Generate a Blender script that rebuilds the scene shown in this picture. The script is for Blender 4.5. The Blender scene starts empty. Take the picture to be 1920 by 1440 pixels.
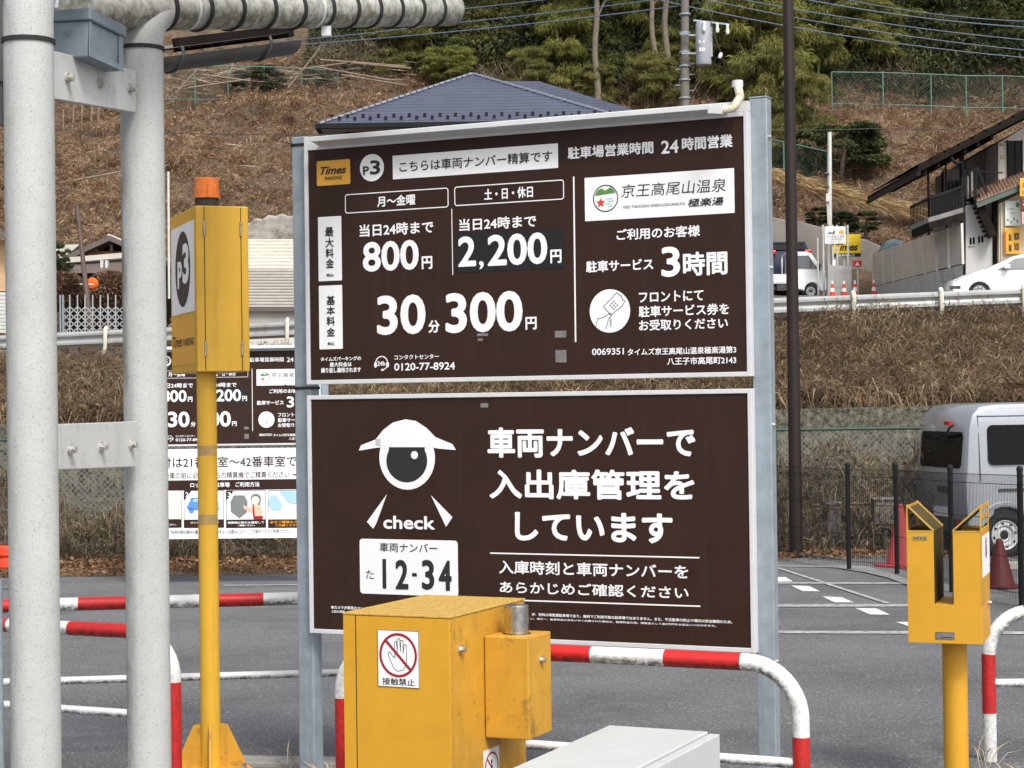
import bpy, math, random
import numpy as np
from mathutils import Vector, Matrix
random.seed(7); rng = np.random.default_rng(7)
SC = bpy.context.scene; COL = SC.collection
PI = math.pi; rad = math.radians

# ------------------------------------------------------------------ camera, sky, sun, exposure
F = 3500.0                     # focal length in photo pixels (1920 wide)
EYE = Vector((0, 0, 1.9))
cam = bpy.data.cameras.new('camera'); cam.sensor_width = 36; cam.lens = 36 * F / 1920
cam.clip_start = .05; cam.clip_end = 2000
co = bpy.data.objects.new('camera', cam); COL.objects.link(co); SC.camera = co
RM = Matrix.Rotation(rad(90 + .557), 3, 'X') @ Matrix.Rotation(rad(-.764), 3, 'Z')
co.matrix_world = Matrix.Translation(EYE) @ RM.to_4x4()

W = bpy.data.worlds.new('World'); SC.world = W; W.use_nodes = True
nt = W.node_tree; bg = nt.nodes['Background']
sky = nt.nodes.new('ShaderNodeTexSky'); sky.sky_type = 'NISHITA'; sky.sun_disc = False
SUN_EL, SUN_AZ = 50, 157       # degrees; azimuth measured clockwise from +Y
sky.sun_elevation = rad(SUN_EL); sky.sun_rotation = rad(SUN_AZ)
sky.air_density = 1.0; sky.dust_density = 4.0; sky.ozone_density = 1.0
hs = nt.nodes.new('ShaderNodeHueSaturation'); hs.inputs['Saturation'].default_value = .3
nt.links.new(sky.outputs[0], hs.inputs['Color']); nt.links.new(hs.outputs[0], bg.inputs[0])
bg.inputs[1].default_value = .15
sl = bpy.data.lights.new('sun', 'SUN'); sl.energy = 1.5; sl.angle = rad(14); sl.color = (1, .96, .9)
so = bpy.data.objects.new('sun', sl); COL.objects.link(so)
sd = Vector((math.sin(rad(SUN_AZ)) * math.cos(rad(SUN_EL)), math.cos(rad(SUN_AZ)) * math.cos(rad(SUN_EL)), math.sin(rad(SUN_EL))))
so.rotation_euler = sd.to_track_quat('Z', 'Y').to_euler()
SC.view_settings.view_transform = 'Standard'; SC.view_settings.look = 'None'
SC.view_settings.exposure = .55; SC.view_settings.gamma = 1

# ------------------------------------------------------------------ measuring helpers
def ray(px, py): return RM @ Vector(((px - 960) / F, -(py - 720) / F, -1))
def P(px, py, d):
    r = ray(px, py); return EYE + r * (d / r.y)
def lot_z(Y): return .3 if Y < 8.3 else .3 - .3 * (Y - 8.3) / 12.7
def on_lot(px, py, lift=0.0):
    r = ray(px, py); k = .3 / 12.7            # z = .3-(Y-8.3)*k
    t = (.3 + 8.3 * k + lift - EYE.z) / (r.z + k * r.y); p = EYE + r * t
    if p.y < 8.3: t = (.3 + lift - EYE.z) / r.z; p = EYE + r * t
    return p
LY = [-100, 8.3, 21, 24.6, 25.3, 35.3, 35.9, 46, 48, 60, 80, 130, 260]
LZ = [.3, .3, 0, 0, -2.2, -2.2, 1.55, 3.0, 3.1, 4.0, 15, 47, 120]
RY = [-100, 8.3, 21, 24.6, 25.3, 35.3, 35.9, 41, 43, 66.6, 67.6, 80, 130, 260]
RZ = [.3, .3, 0, 0, -2.2, -2.2, 1.65, 3.6, 3.75, 5.6, 7.3, 14.2, 46, 120]
def G(x, y):
    x = np.asarray(x, float); y = np.asarray(y, float)
    s = np.clip((x + 1) / 9, 0, 1); s = s * s * (3 - 2 * s)
    z = (1 - s) * np.interp(y, LY, LZ) + s * np.interp(y, RY, RZ)
    w = np.clip((y - 60) / 8, 0, 1)
    return z + w * (.5 * np.sin(x * .35 + 1) * np.sin(y * .3) + .25 * np.sin(x * .9 + y * .7) + .16 * np.sin(x * 2.1 - y * 1.1) * np.sin(y * 1.9 + x * .5) + .12 * np.sin(y * 2.6 + 1.5 * np.sin(x * .6)))

# ------------------------------------------------------------------ mesh builder
class MB:
    def __init__(s): s.v = []; s.f = []; s.m = []
    def add(s, vs, fs, mi=0):
        b = len(s.v); s.v += [tuple(p) for p in vs]
        for f in fs: s.f.append(tuple(i + b for i in f)); s.m.append(mi)
        return s
    def box(s, x0, x1, y0, y1, z0, z1, mi=0):
        return s.add([(x0,y0,z0),(x1,y0,z0),(x1,y1,z0),(x0,y1,z0),(x0,y0,z1),(x1,y0,z1),(x1,y1,z1),(x0,y1,z1)],
                     [(0,3,2,1),(4,5,6,7),(0,1,5,4),(1,2,6,5),(2,3,7,6),(3,0,4,7)], mi)
    def bar(s, a, b, w, h, up=(0, 0, 1), mi=0):
        a = Vector(a); b = Vector(b); d = (b - a).normalized(); up = Vector(up)
        sx = d.cross(up).normalized() * (w / 2); uz = sx.cross(d).normalized() * (h / 2)
        vs = [a-sx-uz, a+sx-uz, a+sx+uz, a-sx+uz, b-sx-uz, b+sx-uz, b+sx+uz, b-sx+uz]
        return s.add(vs, [(3,2,1,0),(4,5,6,7),(0,1,5,4),(1,2,6,5),(2,3,7,6),(3,0,4,7)], mi)
    def prism(s, pts, vec, mi=0):
        n = len(pts); vec = Vector(vec); vs = [Vector(p) for p in pts]; vs += [p + vec for p in vs]
        fs = [tuple(range(n - 1, -1, -1)), tuple(range(n, 2 * n))] + [(i, (i+1) % n, n + (i+1) % n, n + i) for i in range(n)]
        return s.add(vs, fs, mi)
    def tube(s, path, r, n=14, mi=0, caps=True, mis=None):
        path = [Vector(p) for p in path]; k = len(path)
        rs = r if isinstance(r, (list, tuple)) else [r] * k
        t0 = (path[1] - path[0]).normalized()
        ref = Vector((0, 0, 1)) if abs(t0.z) < .9 else Vector((1, 0, 0))
        nx = t0.cross(ref).normalized(); vs = []; tp = t0
        for i, p in enumerate(path):
            t = (path[min(i+1, k-1)] - path[max(i-1, 0)]).normalized()
            q = tp.rotation_difference(t); nx = (q @ nx).normalized(); tp = t; ny = t.cross(nx)
            for j in range(n):
                a = 2 * PI * j / n; vs.append(p + (nx * math.cos(a) + ny * math.sin(a)) * rs[i])
        b = len(s.v); s.v += [tuple(p) for p in vs]
        for i in range(k - 1):
            for j in range(n):
                s.f.append((b+i*n+j, b+i*n+(j+1) % n, b+(i+1)*n+(j+1) % n, b+(i+1)*n+j)); s.m.append(mis[i] if mis else mi)
        if caps:
            s.f.append(tuple(b + j for j in range(n-1, -1, -1))); s.m.append(mis[0] if mis else mi)
            s.f.append(tuple(b + (k-1)*n + j for j in range(n))); s.m.append(mis[-1] if mis else mi)
        return s
    def cyl(s, a, b, r, n=16, mi=0): return s.tube([a, b], r, n, mi)
    def hexbolt(s, p, nrm, r, h):
        p = Vector(p); nrm = Vector(nrm).normalized()
        s.tube([p, p + nrm * h * .3], r * 1.35, 16); s.tube([p + nrm * h * .3, p + nrm * h], r, 6); return s
    def build(s, name, mats, parent=None, smooth=False, bevel=0, seg=2, T=None):
        me = bpy.data.meshes.new(name)
        vs = [tuple(T @ Vector(p)) for p in s.v] if T is not None else s.v
        me.from_pydata(vs, [], s.f)
        if not isinstance(mats, (list, tuple)): mats = [mats]
        for m in mats: me.materials.append(m)
        me.polygons.foreach_set('material_index', s.m)
        if smooth:
            me.polygons.foreach_set('use_smooth', [True] * len(s.f)); me.set_sharp_from_angle(angle=rad(35))
        me.update()
        o = bpy.data.objects.new(name, me); COL.objects.link(o)
        if parent is not None: o.parent = parent
        if bevel:
            b = o.modifiers.new('bevel', 'BEVEL'); b.width = bevel; b.segments = seg; b.limit_method = 'ANGLE'; b.angle_limit = rad(40)
        return o

def fillet(path, r, n=8):
    path = [Vector(p) for p in path]; out = [path[0]]
    for i in range(1, len(path) - 1):
        a, b, c = path[i-1], path[i], path[i+1]
        u = (a - b).normalized(); w = (c - b).normalized(); ang = u.angle(w)
        t = r / math.tan(ang / 2); p0 = b + u * t; p1 = b + w * t
        ce = b + (u + w).normalized() * (r / math.sin(ang / 2))
        d0 = p0 - ce; d1 = p1 - ce; q = d0.rotation_difference(d1)
        ax, an = q.to_axis_angle()
        for k in range(n + 1): out.append(ce + Matrix.Rotation(an * k / n, 3, ax) @ d0)
    out.append(path[-1]); return out
def cut_path(path, ss):
    """insert points at arc lengths ss; returns path, arc length at each point"""
    L = [0]
    for a, b in zip(path, path[1:]): L.append(L[-1] + (b - a).length)
    al = sorted(set([round(x, 5) for x in L] + [round(x, 5) for x in ss if 0 < x < L[-1]]))
    out = []
    for x in al:
        i = min(max(np.searchsorted(L, x, side='right') - 1, 0), len(path) - 2)
        out.append(path[i].lerp(path[i+1], min(max((x - L[i]) / max(L[i+1] - L[i], 1e-9), 0), 1)))
    return out, al
def tag(o, label=None, cat=None, group=None, kind=None):
    if label: o['label'] = label
    if cat: o['category'] = cat
    if group: o['group'] = group
    if kind: o['kind'] = kind
    return o
class Thing:
    def __init__(s, name, loc, rz=0, label=None, cat=None, group=None):
        s.o = bpy.data.objects.new(name, None); COL.objects.link(s.o); s.o.empty_display_size = .2
        s.o.location = loc; s.o.rotation_euler = (0, 0, rz); tag(s.o, label, cat, group)
        s.M = Matrix.Translation(Vector(loc)) @ Matrix.Rotation(rz, 4, 'Z'); s.I = s.M.inverted()
    def loc(s, p): return s.I @ Vector(p)
    def P(s, px, py, d): return s.I @ P(px, py, d)
    def hit_y(s, px, py, y0=0.0):          # ray meets local plane y=y0
        o = s.I @ EYE; r = s.I.to_3x3() @ ray(px, py); return o + r * ((y0 - o.y) / r.y)
    def hit_x(s, px, py, x0=0.0):
        o = s.I @ EYE; r = s.I.to_3x3() @ ray(px, py); return o + r * ((x0 - o.x) / r.x)
    def part(s, mb, name, mats, parent=None, world=False, **k):
        return mb.build(name, mats, parent or s.o, T=s.I if world else None, **k)
def copy_tree(o, parent=None):
    c = o.copy(); COL.objects.link(c)
    if parent is not None: c.parent = parent
    for ch in list(o.children): copy_tree(ch, c)
    return c
def single(mb, name, mats, loc, label, cat, group=None, kind=None, **k):
    loc = Vector(loc); o = mb.build(name, mats, None, T=Matrix.Translation(-loc), **k); o.location = loc
    return tag(o, label, cat, group, kind)

# ------------------------------------------------------------------ materials
def mat(name, col, rough=.6, metal=0, var=.12, vs=5., dirt=None, bump=0, bs=90, spec=.4, under=None, streak=None, coat=0, speck=None, side=None):
    m = bpy.data.materials.new(name); m.use_nodes = True; N = m.node_tree.nodes; L = m.node_tree.links
    b = N['Principled BSDF']; b.inputs['Roughness'].default_value = rough; b.inputs['Metallic'].default_value = metal
    b.inputs['Specular IOR Level'].default_value = spec; b.inputs['Coat Weight'].default_value = coat
    tc = N.new('ShaderNodeTexCoord'); cur = None
    def noise(sc, det=5, vec=None, rg=.6):
        n = N.new('ShaderNodeTexNoise'); n.inputs['Scale'].default_value = sc; n.inputs['Detail'].default_value = det
        n.inputs['Roughness'].default_value = rg; L.new(vec or tc.outputs['Object'], n.inputs['Vector']); return n.outputs['Fac']
    def rmp(fac, lo, hi, a=0., c=1.):
        r = N.new('ShaderNodeMapRange'); r.inputs[1].default_value = lo; r.inputs[2].default_value = hi
        r.inputs[3].default_value = a; r.inputs[4].default_value = c; L.new(fac, r.inputs[0]); return r.outputs[0]
    def mix(fac, a, c):
        x = N.new('ShaderNodeMix'); x.data_type = 'RGBA'
        L.new(fac, x.inputs[0])
        for i, q in ((6, a), (7, c)):
            if isinstance(q, tuple): x.inputs[i].default_value = (*q, 1)
            else: L.new(q, x.inputs[i])
        return x.outputs[2]
    c0 = tuple(min(1, q * (1 - var)) for q in col); c1 = tuple(min(1, q * (1 + var)) for q in col)
    cur = mix(rmp(noise(vs), .3, .7), c0, c1)
    if speck:   # (colour, scale, lo, hi)
        cur = mix(rmp(noise(speck[1], 2), speck[2], speck[3]), cur, speck[0])
    if streak:  # (colour, strength, scale)
        mp = N.new('ShaderNodeMapping'); mp.inputs['Scale'].default_value = (1, 1, .06); L.new(tc.outputs['Object'], mp.inputs['Vector'])
        cur = mix(rmp(noise(streak[2], 4, mp.outputs[0]), .52, .75, 0, streak[1]), cur, streak[0])
    if dirt:    # (colour, lo, hi, scale, strength)
        f = noise(dirt[3], 8, None, .72); cur = mix(rmp(f, dirt[1], dirt[2], 0, dirt[4]), cur, dirt[0])
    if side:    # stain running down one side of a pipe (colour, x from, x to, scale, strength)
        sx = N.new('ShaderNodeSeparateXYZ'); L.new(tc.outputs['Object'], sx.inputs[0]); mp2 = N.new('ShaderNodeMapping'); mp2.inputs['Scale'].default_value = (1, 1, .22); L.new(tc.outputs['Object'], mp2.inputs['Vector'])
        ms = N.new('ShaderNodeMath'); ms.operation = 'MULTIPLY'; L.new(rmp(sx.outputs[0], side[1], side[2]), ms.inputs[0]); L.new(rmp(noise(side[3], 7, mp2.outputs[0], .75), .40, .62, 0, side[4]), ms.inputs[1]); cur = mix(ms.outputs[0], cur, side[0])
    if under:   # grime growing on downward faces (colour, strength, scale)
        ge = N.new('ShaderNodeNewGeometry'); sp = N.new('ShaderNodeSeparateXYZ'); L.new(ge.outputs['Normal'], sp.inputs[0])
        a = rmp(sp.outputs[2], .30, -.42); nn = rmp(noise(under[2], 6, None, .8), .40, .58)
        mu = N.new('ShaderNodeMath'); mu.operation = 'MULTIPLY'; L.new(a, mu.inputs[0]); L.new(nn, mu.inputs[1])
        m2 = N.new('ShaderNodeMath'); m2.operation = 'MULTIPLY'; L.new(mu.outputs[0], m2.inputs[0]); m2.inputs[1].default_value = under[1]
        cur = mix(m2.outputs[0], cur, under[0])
    L.new(cur, b.inputs['Base Color'])
    if rough < .95: L.new(rmp(noise(vs * 3), .3, .7, max(.03, rough - .07), min(1, rough + .1)), b.inputs['Roughness'])
    if bump:
        bp = N.new('ShaderNodeBump'); bp.inputs['Strength'].default_value = min(1, bump); bp.inputs['Distance'].default_value = .004
        L.new(noise(bs, 4), bp.inputs['Height']); L.new(bp.outputs[0], b.inputs['Normal'])
    return m
def leaf_mat(name, cols, vs=.5, tr=.25, patch=None):
    m = bpy.data.materials.new(name); m.use_nodes = True; N = m.node_tree.nodes; L = m.node_tree.links
    b = N['Principled BSDF']; b.inputs['Roughness'].default_value = .75; b.inputs['Specular IOR Level'].default_value = .15
    ge = N.new('ShaderNodeNewGeometry'); rp = N.new('ShaderNodeValToRGB')
    while len(rp.color_ramp.elements) < len(cols): rp.color_ramp.elements.new(.5)
    for i, c in enumerate(cols): rp.color_ramp.elements[i].position = i / (len(cols) - 1); rp.color_ramp.elements[i].color = (*c, 1)
    n = N.new('ShaderNodeTexNoise'); n.inputs['Scale'].default_value = vs; n.inputs['Detail'].default_value = 3
    L.new(ge.outputs['Position'], n.inputs['Vector'])
    a = N.new('ShaderNodeMath'); a.operation = 'MULTIPLY_ADD'; a.inputs[1].default_value = .58; L.new(ge.outputs['Random Per Island'], a.inputs[0])
    r2 = N.new('ShaderNodeMapRange'); r2.inputs[1].default_value = .3; r2.inputs[2].default_value = .7; r2.inputs[3].default_value = -.08; r2.inputs[4].default_value = .30
    L.new(n.outputs['Fac'], r2.inputs[0])
    n3 = N.new('ShaderNodeTexNoise'); n3.inputs['Scale'].default_value = vs * 3.7; n3.inputs['Detail'].default_value = 4; L.new(ge.outputs['Position'], n3.inputs['Vector'])
    r4 = N.new('ShaderNodeMapRange'); r4.inputs[1].default_value = .35; r4.inputs[2].default_value = .65; r4.inputs[3].default_value = -.1; r4.inputs[4].default_value = .32; L.new(n3.outputs['Fac'], r4.inputs[0])
    ad = N.new('ShaderNodeMath'); ad.operation = 'ADD'; L.new(r2.outputs[0], ad.inputs[0]); L.new(r4.outputs[0], ad.inputs[1]); L.new(ad.outputs[0], a.inputs[2]); L.new(a.outputs[0], rp.inputs[0])
    L.new(rp.outputs[0], b.inputs['Base Color'])
    if tr:
        t = N.new('ShaderNodeBsdfTranslucent'); L.new(rp.outputs[0], t.inputs[0]); mx = N.new('ShaderNodeMixShader'); mx.inputs[0].default_value = tr
        L.new(b.outputs[0], mx.inputs[1]); L.new(t.outputs[0], mx.inputs[2]); L.new(mx.outputs[0], N['Material Output'].inputs[0])
    return m
def glass(name, col, rough=.08):
    m = mat(name, col, rough, 0, .1, 3, spec=.6); return m

M = {}
M['yellow_light'] = mat('bright_yellow_paint', (.70, .40, .036), .42, 0, .06, 7, dirt=((.30, .20, .05), .60, .78, 14, .5), streak=((.48, .28, .03), .6, 26), bump=.1, bs=300)
M['yellow'] = mat('yellow_paint', (.63, .325, .024), .42, 0, .06, 9, dirt=((.16, .11, .03), .64, .78, 40, .55), bump=.12, bs=300)
M['yellow_dirty'] = mat('stained_yellow_paint', (.57, .295, .03), .5, 0, .1, 8, dirt=((.09, .07, .035), .56, .72, 13, .8), speck=((.10, .07, .03), 75, .68, .73), streak=((.34, .2, .03), .5, 22), bump=.15, bs=300)
M['yellow_top'] = mat('weathered_yellow_top', (.58, .36, .08), .7, 0, .15, 30, dirt=((.25, .17, .06), .47, .62, 90, .8), bump=.2, bs=400)
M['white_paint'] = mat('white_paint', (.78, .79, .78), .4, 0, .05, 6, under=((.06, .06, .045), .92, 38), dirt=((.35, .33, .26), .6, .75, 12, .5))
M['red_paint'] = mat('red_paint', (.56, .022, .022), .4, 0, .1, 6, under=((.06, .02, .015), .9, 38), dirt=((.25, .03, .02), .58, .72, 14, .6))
M['cream_pipe'] = mat('stained_white_pipe', (.45, .46, .45), .55, 0, .06, 7, dirt=((.26, .25, .19), .54, .78, 26, .7), streak=((.36, .355, .31), .5, 9), speck=((.30, .29, .25), 190, .60, .72), bump=.3, bs=120)
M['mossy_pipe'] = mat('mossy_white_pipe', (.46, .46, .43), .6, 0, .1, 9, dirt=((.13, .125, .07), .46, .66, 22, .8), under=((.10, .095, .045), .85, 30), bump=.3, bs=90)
M['black_band'] = mat('black_rubber', (.02, .02, .018), .7, 0, .3, 20)
M['brown'] = mat('brown_sign_film', (.034, .0158, .0108), .45, 0, .12, 4, streak=((.042, .026, .021), .5, 30), spec=.22)
M['sign_white'] = mat('white_sign_film', (.86, .865, .87), .45, 0, .03, 6)
M['print_dark'] = mat('dark_print', (.025, .022, .022), .45, 0, .1, 8)
M['black_film'] = mat('black_sticker_film', (.013, .013, .015), .4, 0, .1, 8)
M['sign_yellow'] = mat('yellow_sign_film', (.78, .40, .05), .45, 0, .05, 6)
M['vivid_yellow'] = mat('vivid_yellow_sign', (.86, .60, .02), .45, 0, .05, 2)
M['alu'] = mat('white_aluminium', (.66, .67, .68), .4, .1, .05, 8, dirt=((.35, .35, .35), .6, .75, 10, .5))
M['galv'] = mat('galvanised_steel', (.33, .385, .43), .42, .35, .16, 14, streak=((.22, .26, .30), .7, 18), dirt=((.16, .18, .2), .62, .75, 20, .5))
M['steel'] = mat('bare_steel', (.62, .61, .58), .25, 1, .1, 20, streak=((.3, .28, .25), .5, 60))
M['bolt'] = mat('zinc_bolt', (.55, .53, .48), .35, .9, .2, 60)
M['tape'] = mat('grey_tape', (.19, .18, .18), .5, 0, .2, 30)
M['pale_tape'] = mat('pale_tape', (.55, .55, .56), .4, 0, .1, 30); M['brown_tape'] = mat('brown_tape', (.42, .27, .1), .4, 0, .2, 20)
M['olive_plate'] = mat('dark_olive_plate', (.075, .058, .022), .7, 0, .25, 14, spec=.1); M['pale_bolt'] = mat('painted_bolt', (.52, .52, .48), .4, .2, .1, 60, dirt=((.12, .11, .08), .45, .62, 90, .85))
M['tie_paint'] = mat('stained_plate_paint', (.54, .55, .54), .55, 0, .05, 9, dirt=((.27, .27, .22), .52, .74, 20, .55), streak=((.38, .38, .34), .35, 14), bump=.2, bs=120)
M['grey_box'] = mat('pale_grey_cabinet_paint', (.52, .535, .525), .5, 0, .04, 5, dirt=((.4, .4, .38), .58, .75, 10, .4))
M['green'] = mat('green_print', (.10, .25, .07), .5, 0, .05); M['red_print'] = mat('red_print', (.72, .04, .02), .5, 0, .05)
M['maroon_print'] = mat('maroon_print', (.32, .015, .03), .5, 0, .05); M['teal'] = mat('teal_print', (.42, .66, .62), .5, 0, .05)
M['blue_print'] = mat('blue_print', (.10, .28, .70), .5, 0, .05); M['light_blue'] = mat('light_blue_print', (.38, .60, .82), .5, 0, .05)
M['grey_print'] = mat('grey_print', (.19, .21, .2), .5, 0, .05); M['skin_print'] = mat('peach_print', (.85, .50, .36), .5, 0, .05)
M['cream_print'] = mat('cream_print', (.82, .80, .66), .5, 0, .05); M['orange_print'] = mat('orange_print', (.85, .38, .02), .5, 0, .05)
M['cream_hose'] = mat('cream_hose', (.62, .58, .45), .55, 0, .08)
M['orange_lens'] = mat('amber_lens', (.50, .115, .004), .2, 0, .25, 40, spec=.6)
M['blue_grey'] = mat('blue_grey_housing', (.19, .24, .27), .5, 0, .12, 12, dirt=((.1, .12, .12), .55, .7, 18, .7))
M['dark_grey'] = mat('dark_grey_plastic', (.06, .06, .058), .5, 0, .2, 8)
M['roof_sheet'] = mat('mottled_roof_sheet', (.16, .155, .14), .9, 0, .6, 60)
M['pale_lens'] = mat('pale_lamp_cover', (.62, .70, .76), .25, 0, .06, 4)
def asphalt():
    m = mat('asphalt', (.112, .114, .121), .85, 0, .2, .7, speck=((.36, .36, .36), 75, .56, .70), bump=1, bs=85, dirt=((.05, .05, .055), .50, .68, .8, .55)); return m
M['asphalt'] = asphalt()
M['road_white'] = mat('worn_road_paint', (.68, .68, .67), .8, 0, .1, 6, dirt=((.16, .16, .165), .56, .62, 22, .8))
M['road_line'] = mat('faded_road_line', (.40, .40, .39), .85, 0, .15, 6, dirt=((.14, .14, .14), .48, .6, 18, .9))
M['gravel'] = mat('grey_gravel', (.3, .3, .3), .95, 0, .4, 40, speck=((.12, .12, .12), 60, .5, .6), bump=.8, bs=60)
M['kerb'] = mat('kerb_concrete', (.26, .255, .24), .9, 0, .2, 12, bump=.5)
M['concrete'] = mat('stained_concrete', (.225, .205, .18), .9, 0, .15, .8, dirt=((.13, .12, .10), .5, .68, .5, .8), streak=((.2, .19, .17), .6, 1.5), bump=.4, bs=20)
M['pale_concrete'] = mat('pale_concrete', (.40, .375, .34), .95, 0, .3, 1.1, dirt=((.13, .105, .075), .46, .62, 1.3, .9), bump=1, bs=6)
M['earth'] = mat('leafy_earth', (.11, .075, .048), .95, 0, .35, 1.2, dirt=((.05, .036, .022), .5, .65, .7, .7), speck=((.28, .2, .12), 14, .58, .7))
M['black_steel'] = mat('black_steel', (.016, .016, .017), .6, 0, .2, 6, spec=.15)
M['brown_pole'] = mat('dark_brown_pole', (.022, .014, .012), .45, .1, .2, 6)
M['green_fence'] = mat('green_fence_paint', (.10, .20, .165), .6, 0, .15, 4)
M['dark_green_fence'] = mat('dark_green_fence', (.035, .075, .055), .6, 0, .2, 4)
M['mesh_green'] = mat('green_mesh', (.055, .085, .07), .7, 0, .2, 4)
M['mesh_grey'] = mat('grey_mesh', (.19, .20, .175), .7, 0, .2, 4)
M['silver'] = mat('silver_car_paint', (.30, .32, .35), .28, .3, .04, 2, coat=.5)
M['white_car'] = mat('white_car_paint', (.82, .83, .84), .25, 0, .03, 2, coat=.6)
M['navy_car'] = mat('navy_car_paint', (.02, .024, .05), .5, 0, .1, 2, spec=.2)
M['car_glass'] = mat('tinted_glass', (.005, .0055, .006), .12, 0, .2, 2, spec=.12)
M['clear_glass'] = mat('smoky_glass', (.07, .08, .085), .08, 0, .2, 2, spec=.7)
M['tyre'] = mat('tyre_rubber', (.018, .018, .019), .85, 0, .2, 20)
M['rim'] = mat('wheel_steel', (.50, .50, .51), .35, .15, .1, 10)
M['tail_red'] = mat('tail_lamp_red', (.5, .01, .012), .2, 0, .1)
M['lamp_clear'] = mat('headlamp_clear', (.55, .58, .6), .15, .3, .1)
M['cone_red'] = mat('cone_red', (.75, .065, .025), .5, 0, .08); M['cone_dark_red'] = mat('dark_red_cone', (.09, .007, .008), .55, 0, .1)
M['cone_pink'] = mat('pink_cone', (.50, .06, .065), .5, 0, .08)
M['rail_white'] = mat('guard_rail_zinc', (.42, .43, .425), .45, .3, .08, 1.2, dirt=((.28, .21, .12), .54, .70, 1.5, .75))
M['rail_cream'] = mat('guard_rail_post_paint', (.68, .66, .55), .5, 0, .1, 3, dirt=((.25, .15, .07), .6, .7, 6, .7))
M['slate_roof'] = None
M['house_wall'] = mat('grey_brown_wall', (.21, .19, .175), .8, 0, .08, 2)
M['plaster'] = mat('pale_plaster', (.60, .57, .52), .85, 0, .08, 1.5, dirt=((.36, .34, .3), .55, .75, 1.1, .6))
M['white_wall'] = mat('white_block_wall', (.56, .56, .55), .8, 0, .05, 2, dirt=((.42, .42, .4), .55, .72, 1.6, .6))
M['shop_cream'] = mat('cream_shop_wall', (.70, .60, .42), .8, 0, .06, 2)
M['dark_wood'] = mat('dark_stained_wood', (.018, .014, .012), .9, 0, .3, 5, spec=.1)
M['red_wood'] = mat('reddish_board', (.26, .105, .055), .7, 0, .2, 6)
M['tan_wood'] = mat('tan_siding', (.55, .36, .21), .7, 0, .15, 3)
M['brown_metal'] = mat('brown_roof_metal', (.13, .1, .09), .5, 0, .1, 3)
M['cream_metal'] = mat('cream_roof_metal', (.55, .53, .47), .5, 0, .08, 3)
M['rusty_tile'] = mat('terracotta_tile', (.30, .19, .14), .8, 0, .25, 4)
M['slat'] = mat('taupe_slat', (.60, .545, .48), .55, 0, .08, 1.5); M['slat_post'] = mat('pale_fence_post', (.66, .62, .57), .5, 0, .05, 2)
M['white_steel'] = mat('pale_steel_post', (.62, .62, .6), .5, .2, .1, 4)
M['wire'] = mat('blue_grey_wire', (.10, .135, .20), .5, 0, .1); M['dark_wire'] = mat('dark_wire', (.05, .05, .045), .6, 0, .1)
M['pole_concrete'] = mat('pole_concrete', (.17, .155, .14), .85, 0, .15, 3, dirt=((.15, .14, .12), .5, .7, 2.5, .6))
M['transformer'] = mat('transformer_grey', (.36, .38, .41), .5, 0, .1, 3, dirt=((.2, .2, .2), .55, .7, 3, .6))
M['porcelain'] = mat('white_porcelain', (.72, .72, .7), .25, 0, .04)
M['bark_pale'] = mat('pale_bark', (.175, .145, .11), .95, 0, .25, 3, dirt=((.1, .09, .06), .5, .68, 2, .7), bump=.6, bs=20)
M['bark'] = mat('dark_bark', (.09, .07, .05), .95, 0, .3, 4, bump=.6, bs=20)
M['culm'] = mat('bamboo_culm', (.17, .19, .08), .7, 0, .3, 2)
M['dead_wood'] = mat('grey_dead_wood', (.23, .18, .13), .9, 0, .25, 3)
M['orange_disc'] = mat('orange_mirror_back', (.72, .13, .012), .5, 0, .06)
M['water'] = mat('stream_water', (.03, .035, .03), .08, 0, .2, 1, spec=.5)
M['tarp'] = mat('blue_grey_tarp', (.10, .14, .16), .7, 0, .15, 2)
M['leaf_bamboo'] = leaf_mat('bamboo_leaves', [(.05, .062, .02), (.12, .132, .038), (.225, .22, .068), (.36, .325, .115)], .55, .3)
M['leaf_bright'] = leaf_mat('bright_bamboo_leaves', [(.065, .088, .022), (.155, .175, .042), (.275, .275, .075), (.40, .37, .125)], .7, .3)
M['leaf_dark'] = leaf_mat('dark_evergreen_leaves', [(.016, .026, .012), (.04, .058, .022), (.075, .095, .034), (.13, .145, .05)], .4, .2)
M['leaf_forest'] = leaf_mat('forest_leaves', [(.016, .026, .014), (.036, .052, .024), (.07, .085, .035), (.15, .15, .06)], .22, .2)
M['fern'] = leaf_mat('dead_fern', [(.05, .033, .022), (.18, .108, .062), (.35, .225, .132), (.56, .42, .27)], .5, .2)
M['fern_green'] = leaf_mat('weedy_green', [(.04, .04, .018), (.075, .075, .03), (.12, .115, .05), (.2, .17, .08)], .6, .2)
M['bank'] = leaf_mat('dry_bank_grass', [(.03, .022, .015), (.11, .074, .046), (.21, .145, .086), (.42, .32, .20)], .55, .2)
M['stick'] = leaf_mat('dead_sticks', [(.10, .075, .055), (.22, .17, .125), (.36, .29, .22), (.5, .42, .33)], .8, 0)
M['bank_green'] = leaf_mat('faded_bank_grass', [(.07, .054, .033), (.155, .118, .07), (.25, .195, .118), (.38, .30, .19)], .6, .2)
M['straw'] = leaf_mat('cut_straw', [(.20, .13, .06), (.36, .25, .12), (.52, .38, .20), (.62, .48, .28)], .8, .2)
M['twig'] = leaf_mat('dry_twigs', [(.045, .034, .024), (.10, .078, .052), (.19, .15, .10), (.32, .27, .19)], 1.2, .1)
M['litter'] = leaf_mat('fallen_leaves', [(.07, .036, .018), (.16, .085, .042), (.27, .16, .085), (.38, .26, .16)], 2, .1)
M['red_bush'] = leaf_mat('russet_hedge', [(.07, .04, .028), (.13, .072, .046), (.19, .115, .075), (.25, .165, .11)], .8, .1)
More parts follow.
